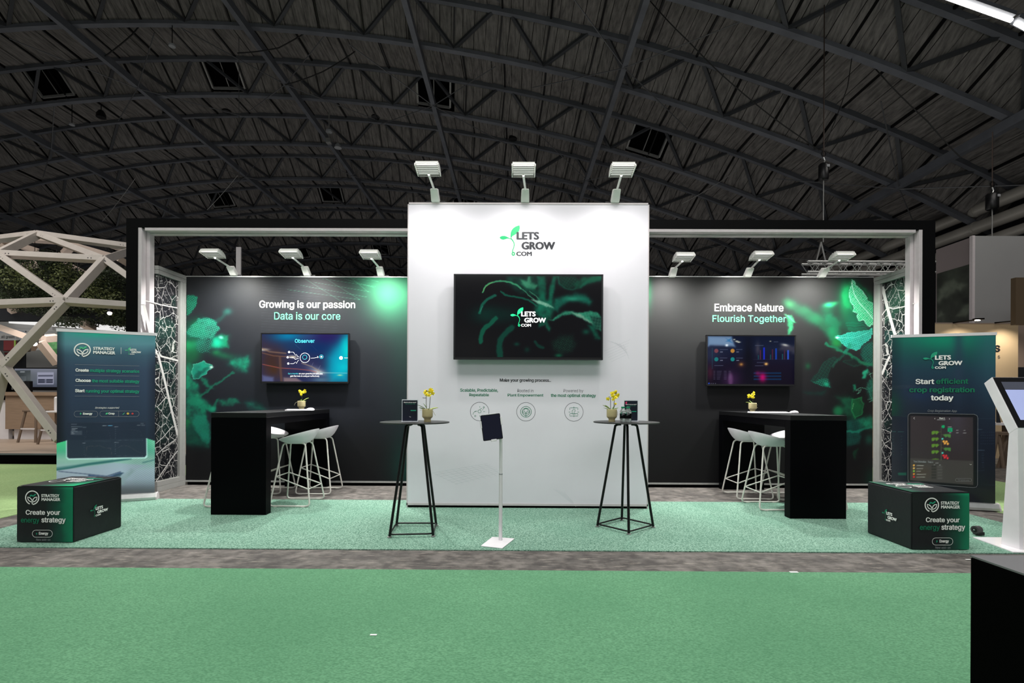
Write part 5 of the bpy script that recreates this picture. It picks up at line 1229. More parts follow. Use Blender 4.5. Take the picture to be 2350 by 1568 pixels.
# ------------------------------------------------------------------ keyboards and mice
def keyboard(loc, L_, D_, rz, lab):
    t = thing('keyboard', lab, 'keyboard', loc, rz)
    b = MB(); b.hexa([(-L_/2, -D_/2, 0), (L_/2, -D_/2, 0), (L_/2, D_/2, 0), (-L_/2, D_/2, 0)], [(-L_/2, -D_/2, .007), (L_/2, -D_/2, .007), (L_/2, D_/2, .017), (-L_/2, D_/2, .017)])
    b.build('keyboard_body', 'white_paint', t, bevel=.002)
    k = MB()
    for r in range(5):
        y = -D_/2+.012+r*(D_-.024)/4; z = .007+.010*(y+D_/2)/D_
        for c in range(15):
            x = -L_/2+.016+c*(L_-.032)/14; k.box(x-.009, x+.009, y-.008, y+.008, z, z+.0025)
    o = k.build('keys', 'white_gloss', t); o['kind'] = 'stuff'
    return t
def mouse(loc, rz, lab):
    t = thing('computer_mouse', lab, 'mouse', loc, rz); b = MB(); n, m_ = 18, 6
    for i in range(m_+1):
        a = math.pi/2*i/m_
        for k in range(n):
            q = 2*math.pi*k/n; b.v.append((.055*math.cos(a)*math.cos(q), .032*math.cos(a)*math.sin(q), .006+.028*math.sin(a)*(1+.15*math.cos(q)*math.cos(a))))
    for i in range(m_):
        for k in range(n): b.f.append((i*n+k, i*n+(k+1) % n, (i+1)*n+(k+1) % n, (i+1)*n+k))
    b.f.append(tuple(range(n))[::-1]); b.build('mouse_shell', 'white_gloss', t, smooth=True)
    MB().lathe([(.03, 0), (.031, .007)], (0, 0, 0), 18).build('mouse_base', 'black_plastic', t)
    return t
def onTop(px, py, z): return G(px, py, z)
a = PY(688, 941, 6.32); keyboard((a.x, 6.32, cL[3]), .33, .12, math.radians(12), 'white keyboard lying before the orchid on the left black counter')
a = PY(712, 938, 6.45); mouse((a.x, 6.45, cL[3]), math.radians(8), 'white computer mouse at the right end of the keyboard on the left counter')
a = PY(1765, 946, 6.15); keyboard((a.x, 6.15, cR[3]), .47, .13, math.radians(-3), 'long white keyboard lying before the orchid on the right black counter')
a = PY(1822, 948, 6.1); mouse((a.x, 6.1, cR[3]), math.radians(-5), 'white computer mouse beside the keyboard on the right counter')

# ------------------------------------------------------------------ flyer holders and bottles
A_FLY = art_mat('flyer_print', .3)
def flyer(x0, y0, x1, y1, Y, H, lab, extra=None):
    a = PY(x0, y1, Y); c = PY(x1, y0, Y); hz = c.z-a.z; t = thing('flyer_holder', lab, 'flyer holder', ((a.x+c.x)/2, Y, H))
    sf = Surf((0, Y, 0), (1, 0, 0)); zb = H
    MB().box(a.x, c.x, Y+.002, Y+.006, zb, zb+hz).build('acrylic_back', 'acrylic', t, world=True)
    MB().box(a.x, c.x, Y-.03, Y+.03, zb, zb+.004).build('acrylic_foot', 'acrylic', t, world=True)
    def pf(A):
        A.fill((20, 25, 40)); A.c *= (.8+.4*fbm(A.x, A.y, 12, 4))[:, None]
    grid('flyer_sheet', sf, a.x+.006, c.x-.006, zb+.008, zb+hz-.008, .006, pf, A_FLY, t, .0005)
    k = (x1-x0)/37.0; X = lambda q: x0+(q-922)*k; Yp = lambda q: y1-(966-q)*k*1.0
    dy = (PY(0, 0, Y).z-PY(0, 100, Y).z)/100
    y1b = y1; Yp = lambda q: y1b-(966-q)*k
    text(sf, 'Want to know more?', (X(926.5), Yp(922.5), X(955), Yp(925.2)), 'ink_white', t, .03, .0015)
    text(sf, 'Scan the QR-code', (X(930.5), Yp(926.5), X(952), Yp(928.3)), 'ink_teal', t, 0, .0015)
    shape(sf, [rrect(X(942), Yp(941.2), X(954.5), Yp(943.2), .8, 3)], 'ink_teal', t, .0015, 'printed_bar')
    shape(sf, [[(X(938.5), Yp(955.5)), (X(940.5), Yp(955.3)), (X(943.5), Yp(957.5)), (X(941), Yp(958)), (X(940), Yp(957))]], 'ink_grey', t, .0015, 'printed_mark')
    return t, sf
t, s1 = flyer(922, 915.5, 959.5, 966.5, cyl-.03, HTL, 'dark flyer in a clear stand on the left bar table')
yfr = cyr+.06
t, s2 = flyer(1431.5, 917, 1464.5, 966, yfr, HTR, 'dark flyer in a clear stand behind two bottles on the right bar table')
shape(s2, [[(1436.6, 922.5), (1439, 922), (1438.5, 926), (1438, 928), (1435.6, 928), (1435.6, 925), (1434.6, 924)]], mat('ink_pink', S(235, 60, 110), .5), t, .0016, 'printed_mark')
def bottle(px, Y, H, lab):
    c = Vector((PY(px, 965, Y).x, Y, H)); t = thing('water_bottle', lab, 'bottle', tuple(c), 0, 'small water bottles on the right bar table')
    MB().lathe([(.026, 0), (.031, .006), (.029, .018), (.032, .03), (.032, .10), (.029, .108), (.019, .124), (.016, .13), (.016, .14)], (0, 0, 0), 24).build('bottle_body', 'bottle', t, smooth=True)
    MB().lathe([(.028, .004), (.0285, .02), (.0295, .1), (.024, .105)], (0, 0, 0), 18).build('water', mat('water', S(215, 228, 222), .02, trans=.95, ior=1.33), t, smooth=True)
    MB().lathe([(.0188, .134), (.0188, .147), (.017, .150)], (0, 0, 0), 20).build('cap', 'cap_green', t)
    lb = MB(); n = 24
    for z in (.036, .084):
        for k in range(n): a_ = 2*math.pi*k/n; lb.v.append((.0327*math.cos(a_), .0327*math.sin(a_), z))
    for k in range(n): lb.f.append((k, (k+1) % n, n+(k+1) % n, n+k))
    lb.build('label_band', 'black_paint', t)
    sf = Surf((0, Y-.034, 0), (1, 0, 0))
    sprout_logo(sf, px-6.5, 946.5, px+3.5, 954, 'ink_teal', 'ink_grey', t, 0, .02)
    return t
bottle(1430, cyr-.09, HTR, 'small clear water bottle with green cap, left of the pair on the right bar table')
bottle(1441.5, cyr-.12, HTR, 'small clear water bottle with green cap, right of the pair on the right bar table')

# ------------------------------------------------------------------ tablet stand
bc = G(1141.5, 1249); t = thing('tablet_stand', 'white floor stand holding a tablet in front of the white wall', 'tablet stand', (bc.x, bc.y, .008))
q = [G(1103, 1257), G(1153, 1262.5), G(1181, 1240), G(1130, 1236)]
b = MB(); b.prism([(p.x, p.y, .009) for p in q], (0, 0, .007)); b.build('base_plate', 'white_paint', t, world=True, bevel=.003)
pp = G(1148.5, 1244); 
ztab = PY(1148, 1008, pp.y).z
MB().tube([(pp.x, pp.y, .015), (pp.x, pp.y, .6)], .0165, 16).build('lower_pole', 'white_paint', t, world=True, smooth=True)
MB().tube([(pp.x, pp.y, .6), (pp.x, pp.y, ztab-.02), (pp.x-.004, pp.y-.01, ztab+.05), (pp.x-.02, pp.y-.03, ztab+.10)], .0145, 16).build('upper_pole', 'white_paint', t, world=True, smooth=True)
MB().tube([(pp.x, pp.y, .597), (pp.x, pp.y, .606)], .0172, 16).build('pole_joint', 'ink_grey', t, world=True)
yt = pp.y-.06
tl, tr_, brr, bl = PY(1106, 953.5, yt-.015), PY(1151, 948, yt+.02), PY(1151, 1008, yt-.0), PY(1105, 1013, yt-.035)
ex = (tr_-tl).normalized(); dn = (bl-tl); nrm = ex.cross(-dn).normalized()
if nrm.y > 0: nrm = -nrm
cn = (tl+tr_+brr+bl)/4; uz = (-dn).normalized(); uz = (uz-ex*uz.dot(ex)).normalized(); nrm = ex.cross(uz).normalized()
W2 = (tr_-tl).length/2; H2 = dn.length/2
tb = thing('tablet', 'tablet computer with dark glossy screen clamped on the white floor stand', 'tablet', tuple(cn))
def slab(b, w, h, d0, d1, r=0):
    if r: P = rrect(-w, -h, w, h, r, 4)
    else: P = [(-w, -h), (w, -h), (w, h), (-w, h)]
    b.prism([cn+ex*x+uz*z+nrm*d0 for x, z in P][::1], nrm*(d1-d0)); return b
slab(MB(), W2, H2, -.007, .001, .01).build('tablet_body', 'black_plastic', tb, world=True)
slab(MB(), W2-.006, H2-.007, .001, .0016, .004).build('tablet_glass', 'tablet_screen', tb, world=True)
def clip(x0, x1, z0, z1): 
    P = [(x0, z0), (x1, z0), (x1, z1), (x0, z1)]; return MB().prism([cn+ex*x+uz*z+nrm*-.012 for x, z in P], nrm*.018)
clip(-W2-.009, -W2+.003, .0, .062).build('side_clamp', 'white_paint', t, world=True, bevel=.002); clip(W2-.003, W2+.012, .01, .08).build('side_clamp', 'white_paint', t, world=True, bevel=.002)
clip(-.02, .03, -H2-.012, -H2+.006).build('bottom_clamp', 'white_paint', t, world=True, bevel=.003); clip(-.05, .05, H2-.002, H2+.006).build('top_clamp', 'white_paint', t, world=True, bevel=.002)
MB().prism([cn+ex*x+uz*z+nrm*-.02 for x, z in ((-.05, -.05), (.05, -.05), (.05, .05), (-.05, .05))], nrm*.012).build('holder_plate', 'white_paint', t, world=True)

# ------------------------------------------------------------------ poufs
A_PF = art_mat('pouf_print', .5, base=1.3)
def pouf(front_x0, front_x1, by, side, lab):
    y0 = G((front_x0+front_x1)/2, by).y; x0 = PY(front_x0, by, y0).x; x1 = PY(front_x1, by, y0).x; w = x1-x0; D = .53; H = .487; z0 = .009
    t = thing('cube_pouf', lab, 'pouf', ((x0+x1)/2, y0+D/2, z0), 0)
    MB().box(x0+.003, x1-.003, y0+.004, y0+D, z0, z0+H-.004).build('cube_body', 'pouf_black', t, world=True, bevel=.012)
    flip = side > 0
    def bul(U, V): return .008*np.sin(np.clip((U-x0)/w, 0, 1)*np.pi)**.5*np.sin(np.clip((V-z0)/H, 0, 1)*np.pi)**.5+.003*(fbm(U*160, V*160, 9, 31)-.5)
    def pf(A):
        u = (A.u-x0)/w; v = (A.v-z0)/H
        if not flip: k = np.clip((u-.52-.16*(fbm(A.u*100, A.v*100, 16, 3)-.5))/.45, 0, 1)
        else: k = np.clip((u-.5-.16*(fbm(A.u*100, A.v*100, 16, 3)-.5))/.5, 0, 1)
        A.fill((14, 15, 20)); A.mix((0, 92, 66), k*1.2); A.mix((2, 120, 84), np.clip((u-.8)/.2, 0, 1)*.8)
        A.mix((24, 170, 118), np.clip((v-.93)/.07, 0, 1)*k*.7)
    fs = Surf((0, y0, 0), (1, 0, 0))
    grid('front_cover', fs, x0+.004, x1-.004, z0+.006, z0+H-.008, .008, pf, A_PF, t, .001, bul)
    # top cover: print seen upside down
    tsf = Surf((0, 0, z0+H), (1, 0, 0), (0, 1, 0), (0, 0, 1))
    def ptop(A):
        u = (A.u-x0)/w; v = (A.v-y0)/D; A.fill((16, 17, 22))
        k = np.clip((u-.42)/.58, 0, 1)*np.clip((.75-v)/.6, 0, 1) if not flip else np.clip((.42-u)/.42, 0, 1)
        if not flip: A.mix((16, 160, 108), np.clip(1.6*(u-.15-.95*v), 0, 1))
        else: A.mix((16, 150, 100), np.clip(1.6*(.35-u), 0, 1))
    grid('top_cover', tsf, x0+.006, x1-.006, y0+.006, y0+D-.006, .012, ptop, A_PF, t, .001)
    X = lambda q: front_x0+(q-38)/130.0*(front_x1-front_x0); k = (front_x1-front_x0)/130.0; Yp = lambda q: by-1-(1247-q)*k*1.0
    o_ = 1.6 if flip else 0
    dx = 0
    if flip: X = lambda q: q; Yp = lambda q: q
    if not flip:
        strategy_logo(fs, 60.5, 1125.5, 93, 1158.5, 'ink_white', 'ink_teal', t, .011)
        text(fs, 'STRATEGY', (97.5, 1134, 139, 1141), 'ink_white', t, .05, .011, False); text(fs, 'MANAGER', (98, 1142.5, 141, 1149.5), 'ink_white', t, .05, .011, False)
        text(fs, 'Create your', (62, 1170, 141, 1184), 'ink_white', t, .035, .012); text(fs, 'energy', (51, 1190, 93.5, 1202), 'ink_deep', t, .035, .012); text(fs, 'strategy', (98, 1187.5, 153.5, 1202), 'ink_white', t, .035, .012)
        strokes(fs, [rrect(77, 1216.3, 123, 1232.5, 8)], .8, 'ink_white', t, .011, 'pill_outline', closed=True)
        text(fs, 'Energy', (92, 1220.5, 113.5, 1228.5), 'ink_white', t, .04, .011); text(fs, 'New add-on', (85.5, 1236, 118, 1240.5), 'ink_grey', t, 0, .009)
        shape(fs, [[(87.5, 1221.5), (85, 1225), (86.8, 1225), (85.8, 1228.3), (89, 1224), (87.2, 1224)]], 'ink_teal', t, .011, 'printed_mark')
    else:
        strategy_logo(fs, 2119.5, 1142, 2152.5, 1175.5, 'ink_white', 'ink_teal', t, .011)
        text(fs, 'STRATEGY', (2156.5, 1150.5, 2199, 1158), 'ink_white', t, .05, .011, False); text(fs, 'MANAGER', (2157, 1159.5, 2200.5, 1167), 'ink_white', t, .05, .011, False)
        text(fs, 'Create your', (2122, 1187, 2199.5, 1201), 'ink_white', t, .035, .012); text(fs, 'energy', (2108, 1206.5, 2154, 1219), 'ink_deep', t, .035, .012); text(fs, 'strategy', (2157.5, 1204, 2212, 1219), 'ink_white', t, .035, .012)
        strokes(fs, [rrect(2137, 1234, 2184, 1250.5, 8)], .8, 'ink_white', t, .011, 'pill_outline', closed=True)
        text(fs, 'Energy', (2153.5, 1238, 2175, 1246.5), 'ink_white', t, .04, .011); text(fs, 'New add-on', (2144.5, 1254, 2179, 1259), 'ink_grey', t, 0, .009)
        shape(fs, [[(2148, 1238.5), (2145.5, 1242), (2147.2, 1242), (2146.2, 1246), (2149.8, 1241), (2147.8, 1241)]], 'ink_teal', t, .011, 'printed_mark')
    # side print
    if not flip:
        ss = Surf((x1, 0, 0), (0, 1, 0), (0, 0, 1), (1, 0, 0))
        u0, u1, v0, v1 = ss.uv(206, 1175)[0], ss.uv(247, 1175)[0], ss.uv(225, 1184)[1], ss.uv(225, 1157)[1]
    else:
        ss = Surf((x0, 0, 0), (0, -1, 0), (0, 0, 1), (-1, 0, 0))
        u0, u1, v0, v1 = ss.uv(2024.5, 1184)[0], ss.uv(2058.5, 1184)[0], ss.uv(2040, 1197)[1], ss.uv(2040, 1170)[1]
    # map the logo box linearly in metres on the side face
    def f(p): # p in a 477x263 box space placed at (0,0)-(477,263)
        u = u0+(u1-u0)*p[0]/477.0; v = v1+(v0-v1)*p[1]/263.0; P = ss.at(u, v); x, y = proj([tuple(P)]); return (float(x[0]), float(y[0]))
    sprout_logo(ss, 0, 0, 477, 263, 'ink_deep', 'ink_white', t, .003, .04, f)
    # top prints, reading from the other side
    for s_, uu, vv, hh, m_, ww in (('STRATEGY', .60, .42, .045, 'ink_white', .28), ('MANAGER', .60, .50, .045, 'ink_white', .28), ('Create your', .5, .62, .07, 'ink_white', .55), ('energy', .70, .74, .065, 'ink_teal', .3), ('strategy', .34, .74, .065, 'ink_white', .36), ('Energy', .5, .88, .05, 'ink_grey', .2)):
        if flip: vv = 1-vv+.0; 
        cu, cv = x0+uu*w, y0+(vv if not flip else 1-vv)*D
        text(tsf, s_, None, m_, t, .05, .004, uvbox=(cu-ww*w/2, cv-hh*D/2*1.5, cu+ww*w/2, cv+hh*D/2*1.5), flip=True)
    P = [(x0+w*(.24 if 1 else 0)+.055*math.cos(a), y0+D*.46+.055*math.sin(a)) for a in [2*math.pi*i/28 for i in range(28)]]
    b = MB(); n = 28
    cxx, cyy = x0+w*.25, y0+D*.46
    V = [(cxx+r_*math.cos(2*math.pi*i/n), cyy+r_*math.sin(2*math.pi*i/n), z0+H+.004) for r_ in (.058, .05) for i in range(n)]
    b.add(V, [(i, (i+1) % n, n+(i+1) % n, n+i) for i in range(n)]); b.build('logo_ring', 'ink_white', t, world=True)
    # seams and piping
    for xx in (x0+.002, x1-.002): MB().tube([(xx, y0+.004, z0+.02), (xx, y0+.004, z0+H-.012)], .0035, 6).build('seam_piping', 'pouf_black', t, world=True)
    MB().tube([(x0+.01, y0+.003, z0+H-.006), (x1-.01, y0+.003, z0+H-.006)], .0035, 6).build('seam_piping', 'pouf_black', t, world=True)
pouf(38.5, 168.5, 1248, -1, 'black and green printed cube pouf on the carpet at the left, before the banner')
pouf(2091.5, 2224.5, 1265, 1, 'black and green printed cube pouf on the carpet at the right, before the banner')

# ------------------------------------------------------------------ roll-up banners
A_BN = art_mat('banner_print', .32, coat=.2, base=1.75)
def banner(pL, pR, ztop, lab, paint, name='rollup_banner'):
    """pL, pR: ground points (left, right end of the base)"""
    a = Vector(pL); c = Vector(pR); ex = (c-a); W = ex.length; ex.normalize(); n = ex.cross(Vector((0, 0, 1)))
    t = thing(name, lab, 'banner', tuple((a+c)/2))
    sf = Surf(a+Vector((0, 0, .009)), ex)
    bb = MB(); prof = [(-.06, 0), (.06, 0), (.06, .03), (.035, .075), (0, .085), (-.035, .075), (-.06, .03)]
    bb.prism([a+n*x+Vector((0, 0, .011+z)) for x, z in prof], ex*W); bb.build('base_cassette', 'alu', t, world=True, bevel=.004)
    for s_, e in ((0, -.012), (W, .012)):
        bb = MB(); bb.prism([a+ex*s_+n*x*1.08+Vector((0, 0, .010+z*1.04)) for x, z in prof], ex*e); bb.build('end_cap', 'alu_pale', t, world=True)
    MB().box(0, 0, 0, 0, 0, 0)
    def bul(U, V): return (.004*np.sin((U/W)*9+1)*np.exp(-((V-ztop)/.5)**2)+.002*np.sin(U*14+V*2))*np.clip((ztop-V-.02)/.2, 0, 1)
    grid('banner_sheet', sf, .02, W-.02, .075, ztop-.012, .0075, paint, A_BN, t, .012, bul)
    MB().prism([a+ex*.012+n*-.004+Vector((0, 0, ztop-.02)), a+ex*.012+n*.016+Vector((0, 0, ztop-.02)), a+ex*.012+n*.016+Vector((0, 0, ztop+.014)), a+ex*.012+n*-.004+Vector((0, 0, ztop+.014))], ex*(W-.024)).build('top_rail', 'white_paint', t, world=True)
    m_ = a+ex*(W/2)-n*.02; MB().tube([m_+Vector((0, 0, .06)), m_+Vector((0, 0, ztop))], .012, 8).build('support_pole', 'alu', t, world=True)
    return t, sf
gR = G(360, 1147); 
# right end at the ground, width 1.0 m, left end from the top-left corner's place
zt1 = PY(361, 767.5, gR.y).z
dirs = None
best = None
for deg in np.linspace(5, 40, 141):
    d = Vector((-math.cos(math.radians(deg)), -math.sin(math.radians(deg)), 0)); r0 = ray(127.5, 757); 
    # find u with projected x = 127.5
    for u in np.linspace(.8, 1.3, 101):
        P = gR+d*u+Vector((0, 0, zt1)); x, y = proj([tuple(P)]); e = abs(x[0]-127.5)+abs(y[0]-757)
        if best is None or e < best[0]: best = (e, deg, u, gR+d*u)
gL = best[3]
def pb_l(A):
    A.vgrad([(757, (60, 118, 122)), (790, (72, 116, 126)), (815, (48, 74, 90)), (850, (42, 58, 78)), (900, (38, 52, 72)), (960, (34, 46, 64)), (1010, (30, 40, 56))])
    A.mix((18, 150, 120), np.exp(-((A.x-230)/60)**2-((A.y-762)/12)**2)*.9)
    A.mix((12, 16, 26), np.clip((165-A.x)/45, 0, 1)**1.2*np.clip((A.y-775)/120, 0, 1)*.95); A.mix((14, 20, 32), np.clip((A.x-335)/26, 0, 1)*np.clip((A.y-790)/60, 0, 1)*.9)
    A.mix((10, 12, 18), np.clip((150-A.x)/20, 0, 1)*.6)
    # aerial photo at the foot
    top = np.interp(A.x, [126, 155, 335, 358], [1019, 1011, 1006, 1013]); k = np.clip(A.y-top+.5, 0, 1)
    sky = A.c*0
    for i in range(3): sky[:, i] = np.interp(A.y, [1010, 1035, 1055, 1062, 1080, 1100, 1125, 1140], [(62, 70, 130, 128, 150, 140, 82, 66)[j] for j in range(8)] if i == 0 else [(182, 158, 172, 168, 166, 152, 86, 66)[j] for j in range(8)] if i == 1 else [(130, 130, 160, 160, 180, 168, 96, 74)[j] for j in range(8)])
    A.c += (sky-A.c)*k[:, None]
    A.mix((140, 205, 180), k*np.clip((A.x-335)/20, 0, 1)*np.clip((1045-A.y)/30, 0, 1)*.7); A.mix((60, 190, 120), k*np.clip((170-A.x)/40, 0, 1)*np.clip((1045-A.y)/30, 0, 1)*.6)
    A.line([(126, 1079), (160, 1074), (200, 1066), (240, 1061), (300, 1053)], 1.2, (30, 84, 86), .9, 1.8); A.line([(126, 1076), (175, 1070), (215, 1064), (258, 1058)], 2.4, (50, 104, 104), .6, 2.2); A.line([(328, 1062), (345, 1058), (358, 1055)], 1.2, (60, 110, 110), .8, 1.2)
    A.poly([(133, 1081), (200, 1072), (262, 1062), (300, 1066), (340, 1068), (300, 1080), (278, 1083), (246, 1094), (200, 1087)], (146, 158, 176), .8, 1.2); A.line([(135, 1082), (245, 1093), (276, 1083)], .8, (70, 84, 112), .9, .8); A.poly([(203, 1090), (246, 1095), (276, 1084), (284, 1086), (262, 1096), (240, 1103), (200, 1098)], (40, 58, 96), .9, 1.4)
    A.poly([(262, 1090), (283, 1085), (276, 1094), (262, 1094)], (44, 66, 84), .8, 1); A.poly([(270, 1100), (290, 1085), (300, 1075), (310, 1080), (290, 1100), (285, 1112), (270, 1115)], (120, 140, 146), .7, 3, nz=.5)
    d = (A.x-300)*.62+(A.y-1070); A.mix((84, 90, 104), k*np.clip((A.x-280)/30, 0, 1)*(np.sin(d*1.4)*.5+.5)*.35)
    A.mix((70, 70, 76), k*np.clip((A.y-1112)/20, 0, 1)*.7)
    # dashboard picture
    q = [(153, 970), (335, 968), (336, 1045), (332, 1049.5), (158, 1052.5), (154, 1049)]
    A.poly([(151.5, 1011), (337.5, 1006), (338.5, 1049), (334, 1052.5), (157, 1055.5), (152, 1051)], (186, 222, 222), .9, .8)
    A.poly(q, (29, 38, 54), .97, .8); A.line([(156, 970), (334, 970)], .5, (60, 66, 80), .6)
    A.rect(247.5, 976.3, 258, 977.8, (80, 140, 180), .9); A.rect(162, 989, 188, 998.5, (62, 70, 84), .8)
    for x, y, w in ((164, 974.3, 11), (163, 980, 25), (164, 984, 14), (164, 987, 9), (164, 990.5, 14), (164, 993, 4), (164, 996, 7), (190, 981.3, 7), (263, 980, 8), (189.5, 1017.5, 7), (263, 1016, 10), (323, 972.5, 6), (315, 976.5, 7), (325, 976.5, 8), (235, 977.3, 10)): A.rect(x, y-.5, x+w, y+.6, (150, 156, 166), .65)
    for (x0, x1, yb) in ((195, 255, 1012.6), (267, 330, 1011), (195, 260, 1048.5), (267, 330, 1046.5)):
        for i in range(16): A.rect(x0+i*(x1-x0)/16, yb-.6, x0+i*(x1-x0)/16+1.1, yb+.5, (120, 128, 140), .5)
        for i in range(6): A.rect(x0-3, yb-6-i*5, x0-2, yb-5-i*5, (150, 156, 166), .5)
    A.line([(197, 1046), (199, 1026), (208, 1023.5), (218, 1025), (228, 1022.5), (240, 1028), (254, 1029), (257, 1047)], .6, (80, 76, 84), .8); A.line([(270, 1029), (276, 1024.5), (285, 1022.5), (296, 1025), (312, 1035), (324, 1040.5), (333, 1040)], .6, (80, 76, 84), .7); A.line([(197, 1005), (199, 989), (249, 988), (255, 1009)], .5, (58, 62, 74), .7); A.line([(268, 986), (300, 986), (322, 990), (325, 1008)], .5, (58, 62, 74), .7)
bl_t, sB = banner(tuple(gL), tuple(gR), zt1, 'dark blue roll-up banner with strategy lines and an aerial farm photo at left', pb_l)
strategy_logo(sB, 171, 788, 210, 819.5, 'ink_white', 'ink_mint', bl_t, .0195)
text(sB, 'STRATEGY', (215.3, 797.3, 265, 804.2), 'ink_white', bl_t, .06, .0195, False); text(sB, 'MANAGER', (215.3, 806, 266, 813.3), 'ink_white', bl_t, .06, .0195, False)
strokes(sB, [[(279, 798), (279, 813)]], .9, 'ink_white', bl_t, .0195)
sprout_logo(sB, 288, 797.5, 325, 814.5, 'ink_mint', 'ink_white', bl_t, .0195, .05)
strokes(sB, [[(173.5, y0_), (321, y1_)] for y0_, y1_ in ((837.3, 840.4), (861.5, 863.7), (885.6, 886.6), (909.5, 910.4))], .5, 'ink_grey', bl_t, .0195)
for s_, x0_, x1_, m_, bo, yy in (('Create', 174.8, 205.5, 'ink_white', .06, 850), ('multiple strategy scenarios', 208, 321, 'ink_teal', .03, 851.5), ('Choose', 174.8, 210, 'ink_white', .06, 873.5), ('the most suitable strategy', 212.5, 321, 'ink_teal', .03, 875), ('Start', 174, 196, 'ink_white', .06, 897), ('running your optimal strategy', 198.5, 321, 'ink_teal', .03, 898)):
    dsc = any(ch in 'gypqj' for ch in s_); text(sB, s_, (x0_, yy-3.6-(.2), x1_, yy+3.6+(2.2 if dsc else 0)), m_, bl_t, bo, .0195)
text(sB, 'Strategies supported', (219.8, 933.8, 275, 939), 'ink_white', bl_t, 0, .0195, True, italic=.25)
strokes(sB, [rrect(171.8, 943.7, 226, 957, 6.5), rrect(230.4, 943.4, 320.4, 956.2, 6.4)], .6, 'ink_grey', bl_t, .0195, 'pill_outline', closed=True); strokes(sB, [[(273.6, 943.5), (273.6, 956.2)]], .5, 'ink_grey', bl_t, .0195)
text(sB, 'Energy', (192, 947, 213.5, 953.3), 'ink_white', bl_t, .05, .0195); text(sB, 'Crop', (250, 946.8, 264.5, 952.6), 'ink_white', bl_t, .05, .0195)
shape(sB, [[(187, 946.5), (184.5, 950), (186.3, 950), (185.5, 953), (189.3, 948.8), (187.2, 948.8)], [(243.5, 951.5), (244.5, 948), (249.5, 947), (248.5, 951)]], 'ink_mint', bl_t, .0195); shape(sB, [[(282.3, 951.8), (287, 947), (287.8, 947.6), (283.5, 952.2)]], 'ink_mint', bl_t, .0195)
shape(sB, [circ(294.8, 949.3, 2.9, 2.5, 14)], 'ink_yellow', bl_t, .0195); shape(sB, [circ(305.3, 949.5, 2.6, 2.1, 12)], 'ink_red', bl_t, .0195)
